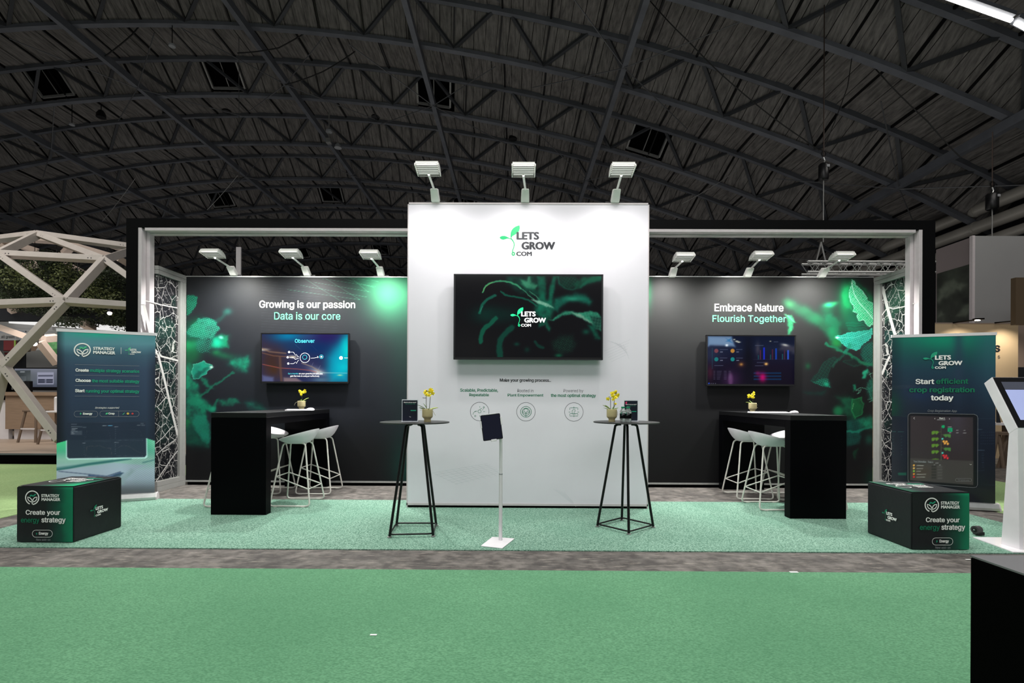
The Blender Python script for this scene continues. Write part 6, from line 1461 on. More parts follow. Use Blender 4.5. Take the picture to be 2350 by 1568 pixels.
# right banner
gRr = G(2287, 1174); zt2_ = PY(2286, 765.5, gRr.y).z; best = None
for deg in np.linspace(-5, 40, 181):
    d = Vector((-math.cos(math.radians(deg)), math.sin(math.radians(deg)), 0))
    for u in np.linspace(.8, 1.3, 101):
        P = gRr+d*u+Vector((0, 0, zt2_)); x, y = proj([tuple(P)]); e = abs(x[0]-2042)+abs(y[0]-772)
        if best is None or e < best[0]: best = (e, deg, u, gRr+d*u)
gRl = best[3]
def zr(x, y): return (2030+x/6.03, 930+y/6.03)
def pb_r(A):
    A.vgrad([(765, (4, 96, 80)), (800, (14, 72, 68)), (850, (20, 48, 62)), (900, (18, 34, 52)), (950, (14, 24, 40)), (1050, (12, 18, 34)), (1150, (8, 10, 22))])
    A.mix((0, 118, 90), np.exp(-((A.x-2160)/60)**2-((A.y-775)/28)**2)*.8); A.mix((10, 18, 28), np.clip((2075-A.x)/40, 0, 1)*.7); A.mix((44, 84, 96), np.clip((A.x-2225)/40, 0, 1)*np.clip((1000-A.y)/200, 0, 1)*.5)
    A.mix((0, 60, 40), np.exp(-((A.x-2045)/22)**2-((A.y-935)/34)**2)*.8*(A.y < 955)); A.blob(2110, 905, 30, 14, (14, 34, 70), .6)
    A.mix((30, 44, 64), np.exp(-((A.x-2200)/12)**2)*np.clip((960-A.y)/100, 0, 1)*.6)
    A.line([(2042, 955.5), (2082, 955.8)], .5, (20, 80, 60), .6); A.line([(2242, 960), (2287, 960.5)], .5, (60, 78, 98), .5); A.line([(2242, 1113), (2287, 1114)], .5, (50, 66, 88), .4)
    for i in range(7):
        A.rect(2048, 1001+i*7, 2051, 1002.5+i*7, (50, 90, 74), .5); A.rect(2067, 1001+i*7, 2070, 1002.5+i*7, (50, 80, 74), .5); A.rect(2253, 1040+i*5.4, 2258, 1041+i*5.4, (60, 74, 96), .5)
        for j in range(5): A.rect(2250+i*5, 992+j*6.5, 2252+i*5, 993.2+j*6.5, (70, 84, 106), .4)
    A.rect(2043, 990.5, 2056, 991.5, (60, 110, 96), .6); A.rect(2061, 990.5, 2074, 991.5, (60, 110, 96), .6); A.rect(2243, 985, 2254, 986, (80, 96, 116), .6); A.rect(2243, 1033, 2259, 1034, (80, 96, 116), .6); A.rect(2243, 1080, 2259, 1081, (70, 84, 106), .5)
    A.poly([(2060, 1087), (2062, 1085), (2080, 1085), (2080, 1091), (2062, 1091)], (8, 84, 64), .8, .8)
    fr0 = [zr(*p) for p in ((318, 150), (335, 118), (370, 112), (1230, 128), (1268, 145), (1278, 180), (1270, 1105), (1255, 1130), (1220, 1138), (350, 1072), (318, 1050), (312, 1020))]
    A.poly(fr0, (10, 11, 18), .98, .6); inn = [zr(*p) for p in ((358, 148), (1225, 170), (1225, 1105), (352, 1040))]
    w = A.poly(inn, (46, 38, 42), .97, .6); A.mix((58, 52, 64), np.exp(-((A.x-2195)/24)**2)*np.clip((1045-A.y)/80, 0, 1)*.7*(A.sd(inn) < 0)); A.poly([zr(*p) for p in ((356, 735), (1226, 775), (1226, 1105), (352, 1040))], (60, 56, 56), .95, .6); A.mix((70, 52, 36), np.exp(-((A.x-2110)/30)**2-((A.y-1085)/18)**2)*.4*(A.sd(inn) < 0))
    A.line([zr(780, 265), zr(780, 760)], .7, (110, 120, 90), .9)
    lf = lambda cx, cy, s_, c: [A.poly([zr(cx+s_*x, cy+y) for x, y in P], c, .95, .4) for P in (((-62, -20), (-40, -30), (-10, -28), (-18, 10), (-52, 24), (-60, 0)), ((-15, -25), (20, -30), (45, -14), (10, 18), (-10, 5)))]
    for y, w_ in ((388, 1), (478, 1), (566, 1), (655, 1)): lf(710, y, 1, (88, 130, 44)); A.line([zr(735, y-15), zr(780, y-17)], .5, (90, 110, 60), .8)
    for y in (430, 617): lf(858, y, -1, (70, 120, 60)); A.line([zr(780, y-28), zr(830, y-20)], .5, (90, 110, 60), .8)
    A.poly([zr(655, 748), zr(700, 738), zr(750, 745), zr(750, 752), zr(655, 754)], (88, 130, 44), .9, .4)
    def dot(x, y, r, c):
        px, py = zr(x, y); A.mix(c, np.clip(r-np.hypot(A.x-px, A.y-py)+.4, 0, 1))
    for x, y in ((818, 502), (856, 505), (835, 530), (875, 536)): dot(x, y, 2.7, (222, 156, 70))
    for x, y in ((816, 698), (852, 703), (832, 725), (872, 733)): dot(x, y, 2.7, (205, 44, 56))
    dot(812, 298, 3.8, (10, 150, 96)); dot(802, 467, 2.2, (80, 190, 180)); dot(802, 662, 2.2, (80, 190, 180)); A.rect(*zr(875, 318), *zr(942, 370), (10, 150, 100), .97)
    A.poly([zr(890, 335), zr(905, 345), zr(920, 338), zr(915, 355), zr(895, 352)], (10, 60, 44), .8, .4)
    for x, y, w_ in ((878, 302, 50), (895, 382, 28), (995, 386, 26), (1085, 388, 44), (990, 347, 32), (1095, 352, 22), (725, 203, 115), (705, 804, 40), (678, 825, 18), (755, 828, 18)): A.rect(zr(x, y)[0], zr(0, y)[1]-.7, zr(x+w_, 0)[0], zr(0, y)[1]+.7, (170, 170, 172), .7)
    for i, c in enumerate(((220, 160, 70), (220, 170, 90), (120, 170, 60), (215, 130, 40), (200, 30, 40))):
        dot(406, 834+i*40, 2.2, c); y = 838+i*40; A.rect(zr(445, 0)[0], zr(0, y)[1]-.7, zr(445+(95, 85, 55, 128, 115)[i], 0)[0], zr(0, y)[1]+.7, (175, 172, 168), .75); A.rect(*zr(648, 838+i*39), *zr(715, 862+i*39), (40, 37, 38), .8); A.rect(*zr(728, 840+i*40), *zr(800, 866+i*40), (76, 72, 72), .8)
br_t, sBr = banner(tuple(gRl), tuple(gRr), zt2_, 'green and navy roll-up banner with crop registration text at right', pb_r)
sprout_logo(sBr, 2116, 807.5, 2206.5, 847, 'ink_teal', 'ink_white', br_t, .0195, .05)
text(sBr, 'Start', (2099, 870, 2142, 882), 'ink_white', br_t, .05, .0195); text(sBr, 'efficient', (2146, 869, 2220, 881.5), 'ink_deep', br_t, .05, .0195)
text(sBr, 'crop registration', (2084.5, 888.5, 2234.5, 904), 'ink_deep', br_t, .05, .0195); text(sBr, 'today', (2134, 907, 2186, 922.5), 'ink_white', br_t, .05, .0195)
text(sBr, 'Crop Registration App', (2127, 940.5, 2193.5, 947), 'ink_grey', br_t, 0, .0195, True, italic=.25)
strokes(sBr, [[zr(*p) for p in ((312, 1020), (312, 160), (322, 128), (350, 113), (400, 113), (1225, 127), (1262, 142), (1277, 180), (1272, 1100), (1256, 1130), (1215, 1138), (350, 1074), (320, 1052))]], .7, 'ink_grey', br_t, .0195, 'device_outline', closed=True)
text(sBr, 'Plant 1', (2153.5, 958.3, 2166.5, 961.8), 'ink_white', br_t, .04, .0195); text(sBr, 'Truss Information - Truss 4', (2094.5, 1057, 2139.5, 1062), 'ink_grey', br_t, .03, .0195)
strokes(sBr, [[zr(405, 168), zr(390, 180), zr(405, 194)], [zr(688, 178), zr(678, 186), zr(688, 194)], [zr(880, 182), zr(890, 190), zr(880, 198)], [zr(1165, 815), zr(1178, 824), zr(1192, 816)]], .7, 'ink_white', br_t, .0195); strokes(sBr, [[zr(*p) for p in rrect(968, 1013, 1190, 1055, 20)]], .5, 'ink_grey', br_t, .0195, 'pill_outline', closed=True); text(sBr, 'Enter registration options', (2196, 1100.5, 2222, 1103.5), 'ink_grey', br_t, 0, .0195)

# ------------------------------------------------------------------ kiosk at the right edge
XK = 4.262; yk = G(2337, 1266).y; XE = XK+.62
t = thing('info_kiosk', 'white floor kiosk with slanted touch screen at the right edge', 'kiosk', (XK+.3, yk+.2, .008))
zt_k = PX(2335, 985, XK).z; zc = zt_k
yb_ = PX(2297, 1252, XK).y; ytp = PX(2318, 988, XK).y
b = MB(); b.hexa([(XK, yk, .012), (XE, yk, .012), (XE, yb_, .012), (XK, yb_, .012)], [(XK, yk, zc), (XE, yk, zc), (XE, ytp+.0, zc), (XK, ytp+.0, zc)])
A1 = PX(2276, 866, XK); A0 = PX(2335, 983, XK); B1 = PX(2258, 880, XK)
d = (A1-A0); th = (B1-A1); R0 = A0+th
b = MB(); b.hexa([(XK, yk, .012), (XE, yk, .012), (XE, yb_, .012), (XK, yb_, .012)], [(XK, A0.y, A0.z), (XE, A0.y, A0.z), (XE, R0.y, R0.z), (XK, R0.y, R0.z)]); b.build('column', 'white_gloss', t, world=True, bevel=.003)
b = MB(); b.hexa([A0, A0+Vector((.62, 0, 0)), A0+Vector((.62, 0, 0))+th, A0+th], [A1, A1+Vector((.62, 0, 0)), A1+Vector((.62, 0, 0))+th, B1])
b.build('screen_head', 'white_gloss', t, world=True, bevel=.002)
ks = Surf(A0, (1, 0, 0), d, None); ks.n = -th.normalized()
nn = Vector((1, 0, 0)).cross(d.normalized()).normalized(); ks.n = nn if nn.y < 0 else -nn; hk = d.length
MB().add([ks.at(u, v, .004) for u, v in ((.004, .004), (.61, .004), (.61, hk-.004), (.004, hk-.004))], [(0, 1, 2, 3)]).build('screen_glass', 'black_screen', t, world=True)
mat('kiosk_glow', S(140, 150, 190), .3, emit=S(148, 156, 196), estr=.75)
MB().add([ks.at(u, v, .006) for u, v in ((.055, .075), (.56, .075), (.56, hk*.74), (.055, hk*.74))], [(0, 1, 2, 3)]).build('lit_display', 'kiosk_glow', t, world=True)
MB().add([ks.at(u, v, .006) for u, v in ((.055, hk*.745), (.56, hk*.745), (.56, hk-.05), (.055, hk-.05))], [(0, 1, 2, 3)]).build('display_bar', mat('kiosk_bar', S(60, 62, 72), .3, emit=S(70, 74, 86), estr=.5), t, world=True)
q = [G(2232, 1237), G(2330, 1271.5)]; yb2 = q[0].y; yf2 = q[1].y
MB().prism([(q[0].x, q[0].y, .009), (q[1].x-.02, q[1].y, .009), (XE+.1, q[1].y-.05, .009), (XE+.1, q[0].y, .009)][::-1], (0, 0, .008)).build('base_plate', 'white_gloss', t, world=True)
wc = G(2250, 1237); wx, wy = wc.x+.02, wc.y+.08
b = MB(); P = [(wx-.0, wy, .062), (wx+.05, wy+.01, .062)]
b.tube(P, .036, 20); b.build('wheel', 'rubber', t, world=True, smooth=True)
MB().tube([(wx-.003, wy, .062), (wx+.053, wy+.01, .062)], .02, 14).build('wheel_hub', 'black_plastic', t, world=True)
MB().box(wx+.01, wx+.075, wy-.02, wy+.03, .017, .045).build('wheel_bracket', 'black_metal', t, world=True)
MB().tube([(wx-.008, wy, .062), (wx-.003, wy, .062)], .007, 8).build('axle', 'alu', t, world=True)
# ------------------------------------------------------------------ black plinth close to the camera
zk = .9; c0 = G(2226, 1274.5, zk)
t = thing('black_plinth', 'black box plinth cut off by the lower right corner, nearest the camera', 'plinth', (c0.x+.3, c0.y-.4, 0))
MB().box(c0.x, c0.x+.7, c0.y-.9, c0.y, .007, zk-.004).build('plinth_body', 'black_void', t, world=True, bevel=.004)
MB().box(c0.x+.0005, c0.x+.7, c0.y-.9, c0.y, zk-.004, zk).build('plinth_top', mat('plinth_top', S(110, 110, 112), .5, spec=.7), t, world=True)
tape = MB(); 
for px, py, s_ in ((857, 1461, .018), (1822, 1316, .03), (2222, 1287, .02)):
    p = G(px, py); tape.box(p.x-s_, p.x+s_, p.y-s_*.4, p.y+s_*.4, .0085, .0095)
tag(tape.build('paper_scraps', 'ink_white'), 'tiny white paper scraps lying on the aisle carpet and floor', 'scraps'); bpy.data.objects['paper_scraps']['kind'] = 'stuff'
# ================================================================== background, left: timber dome with a coffee bar
XW0 = -16
plat = thing('stage_platform', 'low wooden stage floor with black edge under the timber dome', 'platform', (-10, 10.5, 0))
yp = PY(60, 1066, 9.3).y
yp = G(60, 1066).y; zp = PY(60, 1041, yp).z
MB().box(-24, -5.9, yp, yp+.02, 0, zp-.03).build('platform_skirt', 'black_void', plat, world=True)
MB().box(-24, -5.9, yp-.01, yp+.03, zp-.03, zp).build('platform_edge', 'steel_dark', plat, world=True)
n = 18
for i in range(n): MB().box(-24, -5.9, yp+.03+i*.33, yp+.03+i*.33+.325, zp-.02, zp).build('floor_board', 'oak_floor', plat, world=True)
def beamthing(): pass
dome = thing('timber_dome', 'pale geodesic timber dome rising over the coffee bar at left', 'dome', (-10.5, 11, zp))
fy = lambda px, py, Y: PY(px, py, Y)
Nn = dict(top=fy(88, 538, 11.6), B=fy(241, 596, 10.6), C=fy(-3, 583, 10.6), D=fy(152, 692, 9.7), E=fy(10, 842, 9.4), L=fy(-60, 700, 9.7), R=fy(300, 702, 10.2), R2=fy(310, 645, 10.4), R3=fy(310, 568, 12.2), RT=fy(310, 573, 11.8), Lt=fy(-40, 553, 12.3), F=fy(138, 1010, 9.25), E2=fy(-60, 745, 9.6), E3=fy(-40, 850, 9.6), E4=fy(-30, 1000, 9.4), R4=fy(420, 860, 10.6))
FR_ = [('top', 'B'), ('top', 'C'), ('C', 'B'), ('C', 'D'), ('B', 'D'), ('D', 'E'), ('D', 'L'), ('D', 'R'), ('B', 'R2'), ('B', 'RT'), ('top', 'R3'), ('top', 'Lt'), ('E', 'E2'), ('E', 'E4'), ('E', 'F'), ('E', 'E3')]
for a, b_ in FR_:
    MB().beam(Nn[a], Nn[b_], .125, .16, up=(0, -1, .25)).build('dome_beam', 'timber', dome, world=True, bevel=.006)
bk = [((0, 553), (92, 545), 13.5), ((65, 548), (135, 553), 13), ((0, 560), (40, 590), 13.5), ((40, 562), (88, 578), 13.6), ((40, 616), (85, 606), 13.6), ((165, 565), (140, 590), 13.8), ((145, 602), (195, 628), 13.5), ((120, 550), (260, 590), 13.2), ((20, 712), (60, 703), 12.5), ((0, 752), (75, 778), 11.8), ((92, 785), (132, 835), 11.8), ((90, 770), (70, 800), 12.2), ((100, 778), (130, 775), 12), ((190, 742), (215, 755), 12), ((250, 560), (300, 578), 12.6), ((270, 592), (300, 610), 12)]
for p, q, Y in bk: MB().beam(fy(*p, Y), fy(*q, Y+.3), .14, .16, up=(0, -1, .2)).build('rear_beam', 'timber_pink', dome, world=True)
bo = MB()
for a, b_ in FR_:
    for u in (.1, .13, .87, .9):
        p = Nn[a].lerp(Nn[b_], u)+Vector((0, -.1, .0)); bo.box(p.x-.009, p.x+.009, p.y+.012, p.y+.026, p.z-.009, p.z+.009)
bo.build('bolt_heads', 'ink_dark', dome, world=True, props={'kind': 'stuff'})
# hanging greenery
Rg = np.random.RandomState(5)
def foliage(blobs, lab, m, count, size):
    V = []; F_ = []
    tot = sum(b_[2]*b_[3] for b_ in blobs)
    for cx, cy, rx, ry, Y in blobs:
        k = int(count*rx*ry/tot); c = fy(cx, cy, Y); s_ = Y/F
        for i in range(k):
            a = Rg.rand(3)*2-1; r_ = Rg.rand()**.4; a = a/np.linalg.norm(a)*r_
            p = np.array([c.x+a[0]*rx*s_, Y+a[1]*.45, c.z+a[2]*ry*s_]); d = Rg.randn(3); d /= np.linalg.norm(d); e = np.cross(d, Rg.randn(3)); e /= np.linalg.norm(e); z = size*(.6+.8*Rg.rand())
            b0 = len(V); V += [tuple(p-d*z), tuple(p+e*z*.5), tuple(p+d*z), tuple(p-e*z*.5)]; F_.append((b0, b0+1, b0+2, b0+3))
    b = MB(); b.v = V; b.f = F_; o = b.build('hanging_greenery', m); tag(o, lab, 'plants'); o['kind'] = 'stuff'; return o
foliage([(120, 600, 34, 26, 12), (150, 650, 50, 50, 12.2), (60, 680, 60, 40, 12), (30, 610, 40, 30, 12), (15, 660, 30, 50, 12.3), (210, 680, 60, 45, 12), (260, 650, 35, 45, 12.1), (270, 720, 40, 40, 12), (120, 700, 70, 30, 12.2), (170, 740, 60, 12, 12)], 'dark leafy greenery hanging inside the timber dome', 'foliage', 26000, .026)
foliage([(240, 690, 40, 35, 11.7), (150, 640, 20, 40, 11.7), (60, 640, 50, 35, 11.8), (215, 650, 30, 25, 11.8)], 'lighter leaf tips among the hanging greenery of the dome', 'foliage_light', 2600, .03)
t = thing('dark_fascia', 'long dark curved canopy band behind the dome greenery', 'canopy', tuple(fy(150, 720, 12.6)))
a, c = fy(-30, 731, 12.8), fy(300, 742, 12.4)
MB().hexa([fy(-30, 736, 12.8), fy(140, 738, 12.4), fy(140, 738, 12.6), fy(-30, 736, 13)], [fy(-30, 708, 12.8), fy(140, 713, 12.4), fy(140, 713, 12.6), fy(-30, 708, 13)]).build('fascia_panel', 'dark_panel', t, world=True)
MB().hexa([fy(140, 738, 12.4), fy(290, 749, 12.2), fy(290, 749, 12.4), fy(140, 738, 12.6)], [fy(140, 713, 12.4), fy(290, 725, 12.2), fy(290, 725, 12.4), fy(140, 713, 12.6)]).build('fascia_panel', 'dark_panel', t, world=True)
def bg(x0, y0, x1, y1, Y, m, name, lab, cat, th=.08):
    a = fy(x0, y1, Y); c = fy(x1, y0, Y); o = MB().box(a.x, c.x, Y, Y+th, a.z, c.z).build(name, m); tag(o, lab, cat); return o
bg(-40, 739, 120, 757, 13.2, 'grey_panel', 'canopy_panel', 'grey canopy board under the dark fascia at far left', 'panel')
bg(60, 752, 300, 900, 14.2, 'grey_panel', 'bar_rear_wall', 'glossy grey rear wall behind the coffee bar', 'wall panel')
bg(-60, 765, 37, 780, 13.6, 'grey_panel', 'sign_board', 'grey sign board reading all green at the far left', 'sign')
bg(-60, 780, 60, 860, 14.6, 'dark_panel', 'dark_wall_panel', 'dark wall panel behind the handrail at far left', 'panel')
bg(8, 782, 33, 822, 14.3, 'red_panel', 'red_wall_panel', 'dark red panel under the all green sign', 'panel')
bg(32, 772, 35, 822, 14.25, mat('lime', S(130, 160, 70), .5), 'lime_strip', 'thin lime green strip beside the red panel', 'strip', .02)
for k_ in ('label', 'category'): del bpy.data.objects['lime_strip'][k_]
bpy.data.objects['lime_strip'].parent = bpy.data.objects['red_wall_panel']
sg = Surf((0, 13.595, 0), (1, 0, 0)); text(sg, 'all green', (3, 770, 33, 778), 'ink_black', bpy.data.objects['sign_board'], 0, .003)
bg(97, 770, 132, 812, 13.9, mat('green_pic', S(95, 150, 95), .5, noise=.3, nscale=14, emit=S(95, 150, 95), estr=.25), 'backlit_picture', 'backlit green leaf picture behind the banner top', 'picture')
t = thing('light_box', 'bright white light box with green lettering shapes under the fascia', 'light box', tuple(fy(150, 750, 13)))
MB().hexa([fy(20, 742, 13), fy(290, 762, 13), fy(290, 762, 13.1), fy(20, 742, 13.1)], [fy(20, 738, 13), fy(290, 742, 13), fy(290, 742, 13.1), fy(20, 738, 13.1)]).build('lit_face', mat('lightbox', S(220), .5, emit=(1, 1, 1, 1), estr=.65), t, world=True)
# coffee bar
t = thing('coffee_bar', 'pale oak fronted coffee bar counter inside the timber dome', 'counter', tuple(fy(80, 1000, 12.2)))
Yc = 12.2
a = fy(12, 985, Yc); c = fy(300, 908, Yc)
MB().box(a.x, c.x, Yc, Yc+.04, a.z, c.z).build('oak_front', 'oak', t, world=True)
MB().box(a.x+.12, c.x, Yc+.1, Yc+.16, zp, a.z+.05).build('white_base', 'white_paint', t, world=True)
a2 = fy(6, 908, Yc-.05); c2 = fy(300, 901, Yc-.05); MB().box(a2.x, c2.x, Yc-.05, Yc+.5, a2.z, c2.z).build('bar_top', 'oak', t, world=True)
MB().box(-16, a.x-.02, Yc+.1, Yc+.2, zp, fy(0, 918, Yc+.1).z).build('white_cabinet', 'white_paint', t, world=True)
mm = fy(-20, 918, Yc+.1).z; MB().box(-16, a.x-.02, Yc+.05, Yc+.3, mm, mm+.45).build('machine_block', 'black_void', t, world=True)
# coffee machine and cups
R2 = random.Random(3)
t = thing('coffee_machine', 'black and chrome espresso machine parts on the oak bar', 'coffee machine', tuple(fy(35, 895, 12.4)))
for i in range(14):
    p = fy(8+R2.random()*62, 900, 12.35); h = .06+R2.random()*.22; w = .03+R2.random()*.05
    MB().box(p.x-w, p.x+w, p.y, p.y+.1, c2.z, c2.z+h).build('machine_part', R2.choice(['black_plastic', 'black_plastic', 'alu', 'black_metal']), t, world=True, bevel=.01)
def pic_bar(A):
    A.fill((86, 90, 104)); A.vgrad([(845, (120, 124, 138)), (860, (100, 104, 116)), (880, (84, 90, 104)), (895, (60, 62, 76))]); A.rect(30, 850, 70, 885, (40, 46, 46), .8); A.blob(68, 868, 12, 14, (90, 96, 98), .7); A.rect(86, 855, 123, 882, (150, 152, 172), .95)
    for r in ((87.5, 861, 121.5, 864), (87.5, 870.5, 103.5, 874.5), (105.5, 870.5, 121.5, 874.5), (87.5, 875.8, 103.5, 879.5), (105.5, 875.8, 121.5, 879.5)): A.rect(*r, (30, 34, 50), .95)
    A.rect(46, 853, 57, 855, (170, 175, 180), .8)
    for y in (865.5, 869, 872): A.rect(46, y, 60, y+1, (140, 145, 150), .6)
a = fy(30, 896, 13.2); c = fy(200, 844.5, 13.2); t = thing('bar_screen', 'wide screen with grey menu form behind the coffee bar', 'television', ((a.x+c.x)/2, 13.2, a.z))
MB().box(a.x, c.x, 13.2, 13.26, a.z, c.z).build('casing', 'black_plastic', t, world=True)
sS = Surf((0, 13.2, 0), (1, 0, 0)); grid('display', sS, a.x+.04, c.x-.04, a.z+.09, c.z-.03, .02, pic_bar, art_mat('bar_screen_pic', .2, emit=.9, base=.1), t, .003)
# stools at the bar
def bgstool(px0, px1, pyt, pyb, Y, lab, back):
    a = fy(px0, pyt, Y); c = fy(px1, pyt, Y); z1 = a.z; w = c.x-a.x; cx = (a.x+c.x)/2
    t = thing('wooden_stool', lab, 'stool', (cx, Y, zp), 0, 'oak bar stools at the coffee bar')
    for sx in (-1, 1):
        for sy in (-1, 1): MB().tube([(cx+sx*w*.36, Y+sy*.12, z1-.02), (cx+sx*w*.6, Y+sy*.22, zp+.001)], .025, 8).build('leg', 'oak_dark', t, world=True)
    MB().box(cx-w*.48, cx+w*.48, Y-.17, Y+.17, z1-.03, z1+.01).build('seat', 'oak_dark' if not back else 'white_paint', t, world=True, bevel=.01)
    MB().box(cx-w*.5, cx+w*.5, Y-.2, Y-.17, zp+.3, zp+.33).build('foot_bar', 'white_paint', t, world=True)
    if back: MB().box(cx-w*.48, cx+w*.5, Y+.1, Y+.16, z1, z1+.33).build('backrest', 'white_paint', t, world=True, bevel=.03)
bgstool(66, 99, 942, 1010, 11.6, 'backless oak bar stool before the coffee bar at left', False)
bgstool(112, 150, 944, 1020, 11.2, 'oak bar stool with white backrest, half hidden by the left banner', True)
# small spotlights in the dome
for px, py, Y, lit, lab in ((256, 719, 11.4, True, 'glowing warm spotlight among the dome greenery beside the frame post'), (85, 789, 10.6, True, 'lit warm spotlight hanging on a dome beam above the coffee bar'), (67, 806, 10.4, False, 'unlit black spotlight on the dome beam, lower left'), (98, 769, 10.5, False, 'unlit black spotlight on the dome beam, near the banner top'), (114, 750, 10.9, False, 'uppermost unlit black spotlight by the light box')):
    p = fy(px, py, Y); t = thing('dome_spotlight', lab, 'spotlight', tuple(p))
    MB().tube([p+Vector((-.03, 0, .14)), p+Vector((0, -.04, .0))], .055, 12).build('spot_can', 'black_plastic', t, world=True)
    MB().tube([p+Vector((-.03, 0, .14)), p+Vector((-.03, .05, .3))], .012, 6).build('spot_stem', 'black_metal', t, world=True)
    if lit: MB().ball(p+Vector((0, -.055, -.01)), .045, 10, 6).build('spot_lens', 'warm_bulb', t, world=True)
l = area_light('bar_light', (-10.5, 11.6, 2.9), (0, 0, 0), 3, 1.5, 38, (1, .92, .85))
hr = MB(); 
for y in (808, 816): hr.tube([fy(-30, y, 14.1), fy(33, y, 14.1)], .025, 6)
for x in (8, 28): hr.tube([fy(x, 808, 14.1), fy(x, 826, 14.1)], .025, 6)
tag(hr.build('handrail', 'rod_grey'), 'thin grey handrail before the red panel at far left', 'handrail')
# wires under the dome
for px, y0_, y1_ in ((80, 548, 590), (130, 556, 610), (178, 570, 690), (76, 600, 706)):
    o = MB().tube([fy(px, y0_, 12), fy(px, y1_, 12)], .008, 4).build('hanger_wire', 'black_metal'); tag(o, 'thin hanger wire for greenery in the dome at about x %d of the beam row' % px if False else {80: 'thin hanger wire just left of the dome apex', 130: 'thin hanger wire right of the dome apex', 178: 'long thin hanger wire near the right dome joint', 76: 'long thin wire dropping to the dome middle joint row'}[px], 'wire')

# ================================================================== background, right: neighbouring booths
Yt = 11.6
cc = fy(2238, 541.5, Yt); 
t = thing('white_tower_booth', 'tall pale booth tower with dark foliage picture behind the right banner', 'booth', (cc.x, Yt, 0))
c2_ = PX(2148, 601, cc.x); zb_ = fy(2290, 741, Yt).z
MB().box(cc.x, cc.x+4, Yt, Yt+.08, zb_-.3, cc.z).build('front_face', 'grey_panel', t, world=True)
MB().box(cc.x-.06, cc.x, Yt, Yt+.08, zb_-.3, cc.z+.01).build('corner_post', 'alu_pale', t, world=True)
MB().box(cc.x, cc.x+.05, Yt+.08, c2_.y, zb_-.3, cc.z).build('side_face', 'mauve_panel', t, world=True)
sd_ = Surf((cc.x-.004, 0, 0), (0, -1, 0), (0, 0, 1), (-1, 0, 0))
def leafpic(A):
    A.fill((34, 38, 32)); A.c *= (.5+1.0*fbm(A.x, A.y, 26, 9))[:, None]
    for P in (((2155, 665), (2170, 648), (2188, 642), (2198, 652), (2190, 672), (2172, 684), (2160, 680)), ((2195, 725), (2215, 700), (2228, 695), (2232, 712), (2215, 728)), ((2190, 660), (2206, 650), (2216, 655), (2205, 668)), ((2150, 690), (2158, 675), (2165, 680), (2155, 695)), ((2152, 728), (2160, 715), (2166, 722))): A.poly(P, (74, 80, 70), .8, 4, nz=.3)
    A.blob(2215, 690, 10, 8, (14, 16, 14), .8)
u0 = sd_.uv(2150, 660)[0]; u1 = sd_.uv(2233.5, 660)[0]; v1 = sd_.uv(2233.5, 604)[1]; v0 = sd_.uv(2233.5, 733)[1]
grid('foliage_picture', sd_, u0, u1, v0, v1, .02, leafpic, art_mat('foliage_print', .6, base=1.9), t, .002)
Yb_ = 11.0; zb3 = fy(2290, 742.5, Yb_).z
a = fy(2140, 900, Yb_); c = fy(2336, 900, Yb_)
o = thing('beige_booth_wall', 'beige booth wall with dark letter s behind the right banner', 'wall panel', ((a.x+c.x)/2, Yb_, 0))
MB().box(a.x-3, c.x, Yb_, Yb_+.1, 0, zb3).build('wall_face', 'beige_wall', o, world=True)
MB().box(a.x-3, c.x, Yb_-.005, Yb_+.11, zb3-.01, zb3+.012).build('top_edge', 'taupe_wall', o, world=True)
sb = Surf((0, Yb_, 0), (1, 0, 0)); text(sb, 'S', (2281, 792.5, 2294.5, 808), 'ink_black', o, .08, .01); text(sb, 's', (2289, 816, 2294, 823), 'ink_dark', o, 0, .01)
MB().box(fy(2336, 900, 11.3).x, fy(2480, 900, 11.3).x, 11.3, 11.4, fy(2340, 843, 11.3).z, zb3+.3).build('taupe_wall_panel', 'taupe_wall'); tag(bpy.data.objects['taupe_wall_panel'], 'taupe wall panel at the right edge above the kiosk', 'wall panel')
MB().box(fy(2336, 900, 11.2).x, fy(2480, 900, 11.2).x, 11.2, 11.28, 0, fy(2340, 843, 11.2).z).build('dark_low_panel', 'dark_panel'); tag(bpy.data.objects['dark_low_panel'], 'dark low panel at the right edge behind the kiosk screen', 'panel')
MB().box(fy(2331, 700, 9.8).x, fy(2480, 700, 9.8).x, 9.8, 9.9, fy(2340, 745, 9.8).z, fy(2350, 637, 9.8).z).build('brown_panel', 'brown_wall'); tag(bpy.data.objects['brown_panel'], 'brown hanging panel at the right edge under the pale tower', 'panel')
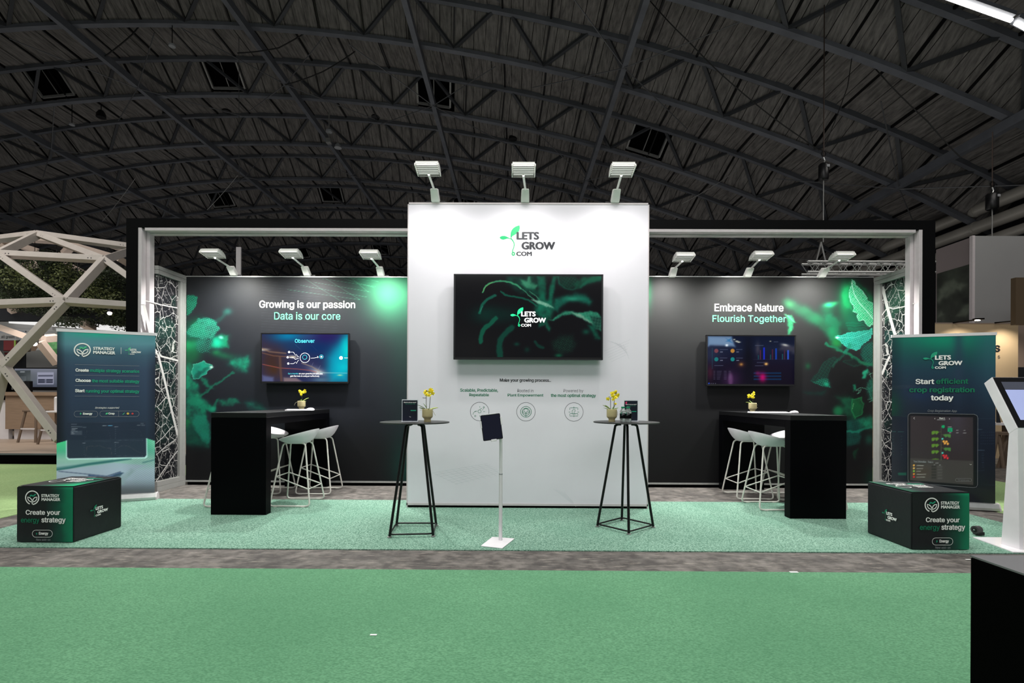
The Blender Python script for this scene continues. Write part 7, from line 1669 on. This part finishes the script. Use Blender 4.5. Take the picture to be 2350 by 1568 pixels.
for (x0, y0_, x1, y1_), lab in (((2187, 741, 2250, 733), 'thin black arm lamp over the beige wall, lit'), ((2283, 741, 2352, 735), 'thin black arm lamp at the right end of the beige wall')):
    p = fy(x0, y0_, Yb_); q = fy(x1, y1_, Yb_-.5); t = thing('arm_lamp', lab, 'lamp', tuple(p))
    MB().tube([p, q], .016, 6).build('lamp_arm', 'black_metal', t, world=True)
    MB().beam(q+Vector((-.14, 0, 0)), q+Vector((.06, 0, .01)), .06, .03).build('lamp_head', 'black_plastic', t, world=True)
    MB().box(q.x-.1, q.x-.02, q.y-.02, q.y+.02, q.z-.03, q.z-.016).build('lamp_lens', 'warm_bulb', t, world=True)
    l = bpy.data.lights.new('arm_lamp_light', 'SPOT'); l.energy = 42; l.spot_size = 2.2; l.spot_blend = .8; l.color = (1, .9, .75); lo = bpy.data.objects.new('arm_lamp_light', l); COL.objects.link(lo)
    lo.location = q+Vector((-.06, 0, -.06)); lo.rotation_euler = (Vector((q.x, Yb_, q.z-1.2))-lo.location).to_track_quat('-Z', 'Y').to_euler()
# table and stool glimpsed between banner and kiosk
t = thing('booth_table', 'pale high table glimpsed between the right banner and the kiosk', 'table', tuple(fy(2305, 975, 9.6)))
a = fy(2284, 976, 9.6); c = fy(2345, 970, 9.6); MB().box(a.x, c.x, 9.5, 10.2, a.z, a.z+.04).build('table_top', 'white_paint', t, world=True)
for x in (a.x+.1, c.x-.1): MB().box(x-.03, x+.03, 9.8, 9.86, 0, a.z).build('leg', 'oak_dark', t, world=True)
t = thing('booth_stool', 'dark wooden stool glimpsed under the pale table at the right', 'stool', tuple(fy(2308, 1080, 9.4)))
p = [fy(2288, 992, 9.4), fy(2318, 992, 9.4)]
MB().box(p[0].x, p[1].x, 9.3, 9.6, p[0].z-.05, p[0].z).build('seat', 'oak_dark', t, world=True)
for (x0, x1) in ((2292, 2303), (2314, 2303), (2290, 2286), (2316, 2318)): MB().tube([fy(x0, 994, 9.4), Vector((fy(x1, 1080, 9.4).x, 9.4+(x0 % 3)*.1, 0))], .03, 8).build('leg', 'oak_dark', t, world=True)
t = thing('leaflet_stand', 'dark leaflet rack standing on the pale table beside the banner', 'rack', tuple(fy(2292, 965, 9.7)))
MB().hexa([fy(2286, 970, 9.7), fy(2297, 970, 9.7), fy(2297, 970, 9.9), fy(2286, 970, 9.9)], [fy(2286, 940, 9.8), fy(2291, 940, 9.8), fy(2291, 940, 9.9), fy(2286, 940, 9.9)]).build('rack_body', 'dark_panel', t, world=True)
flush_texts()
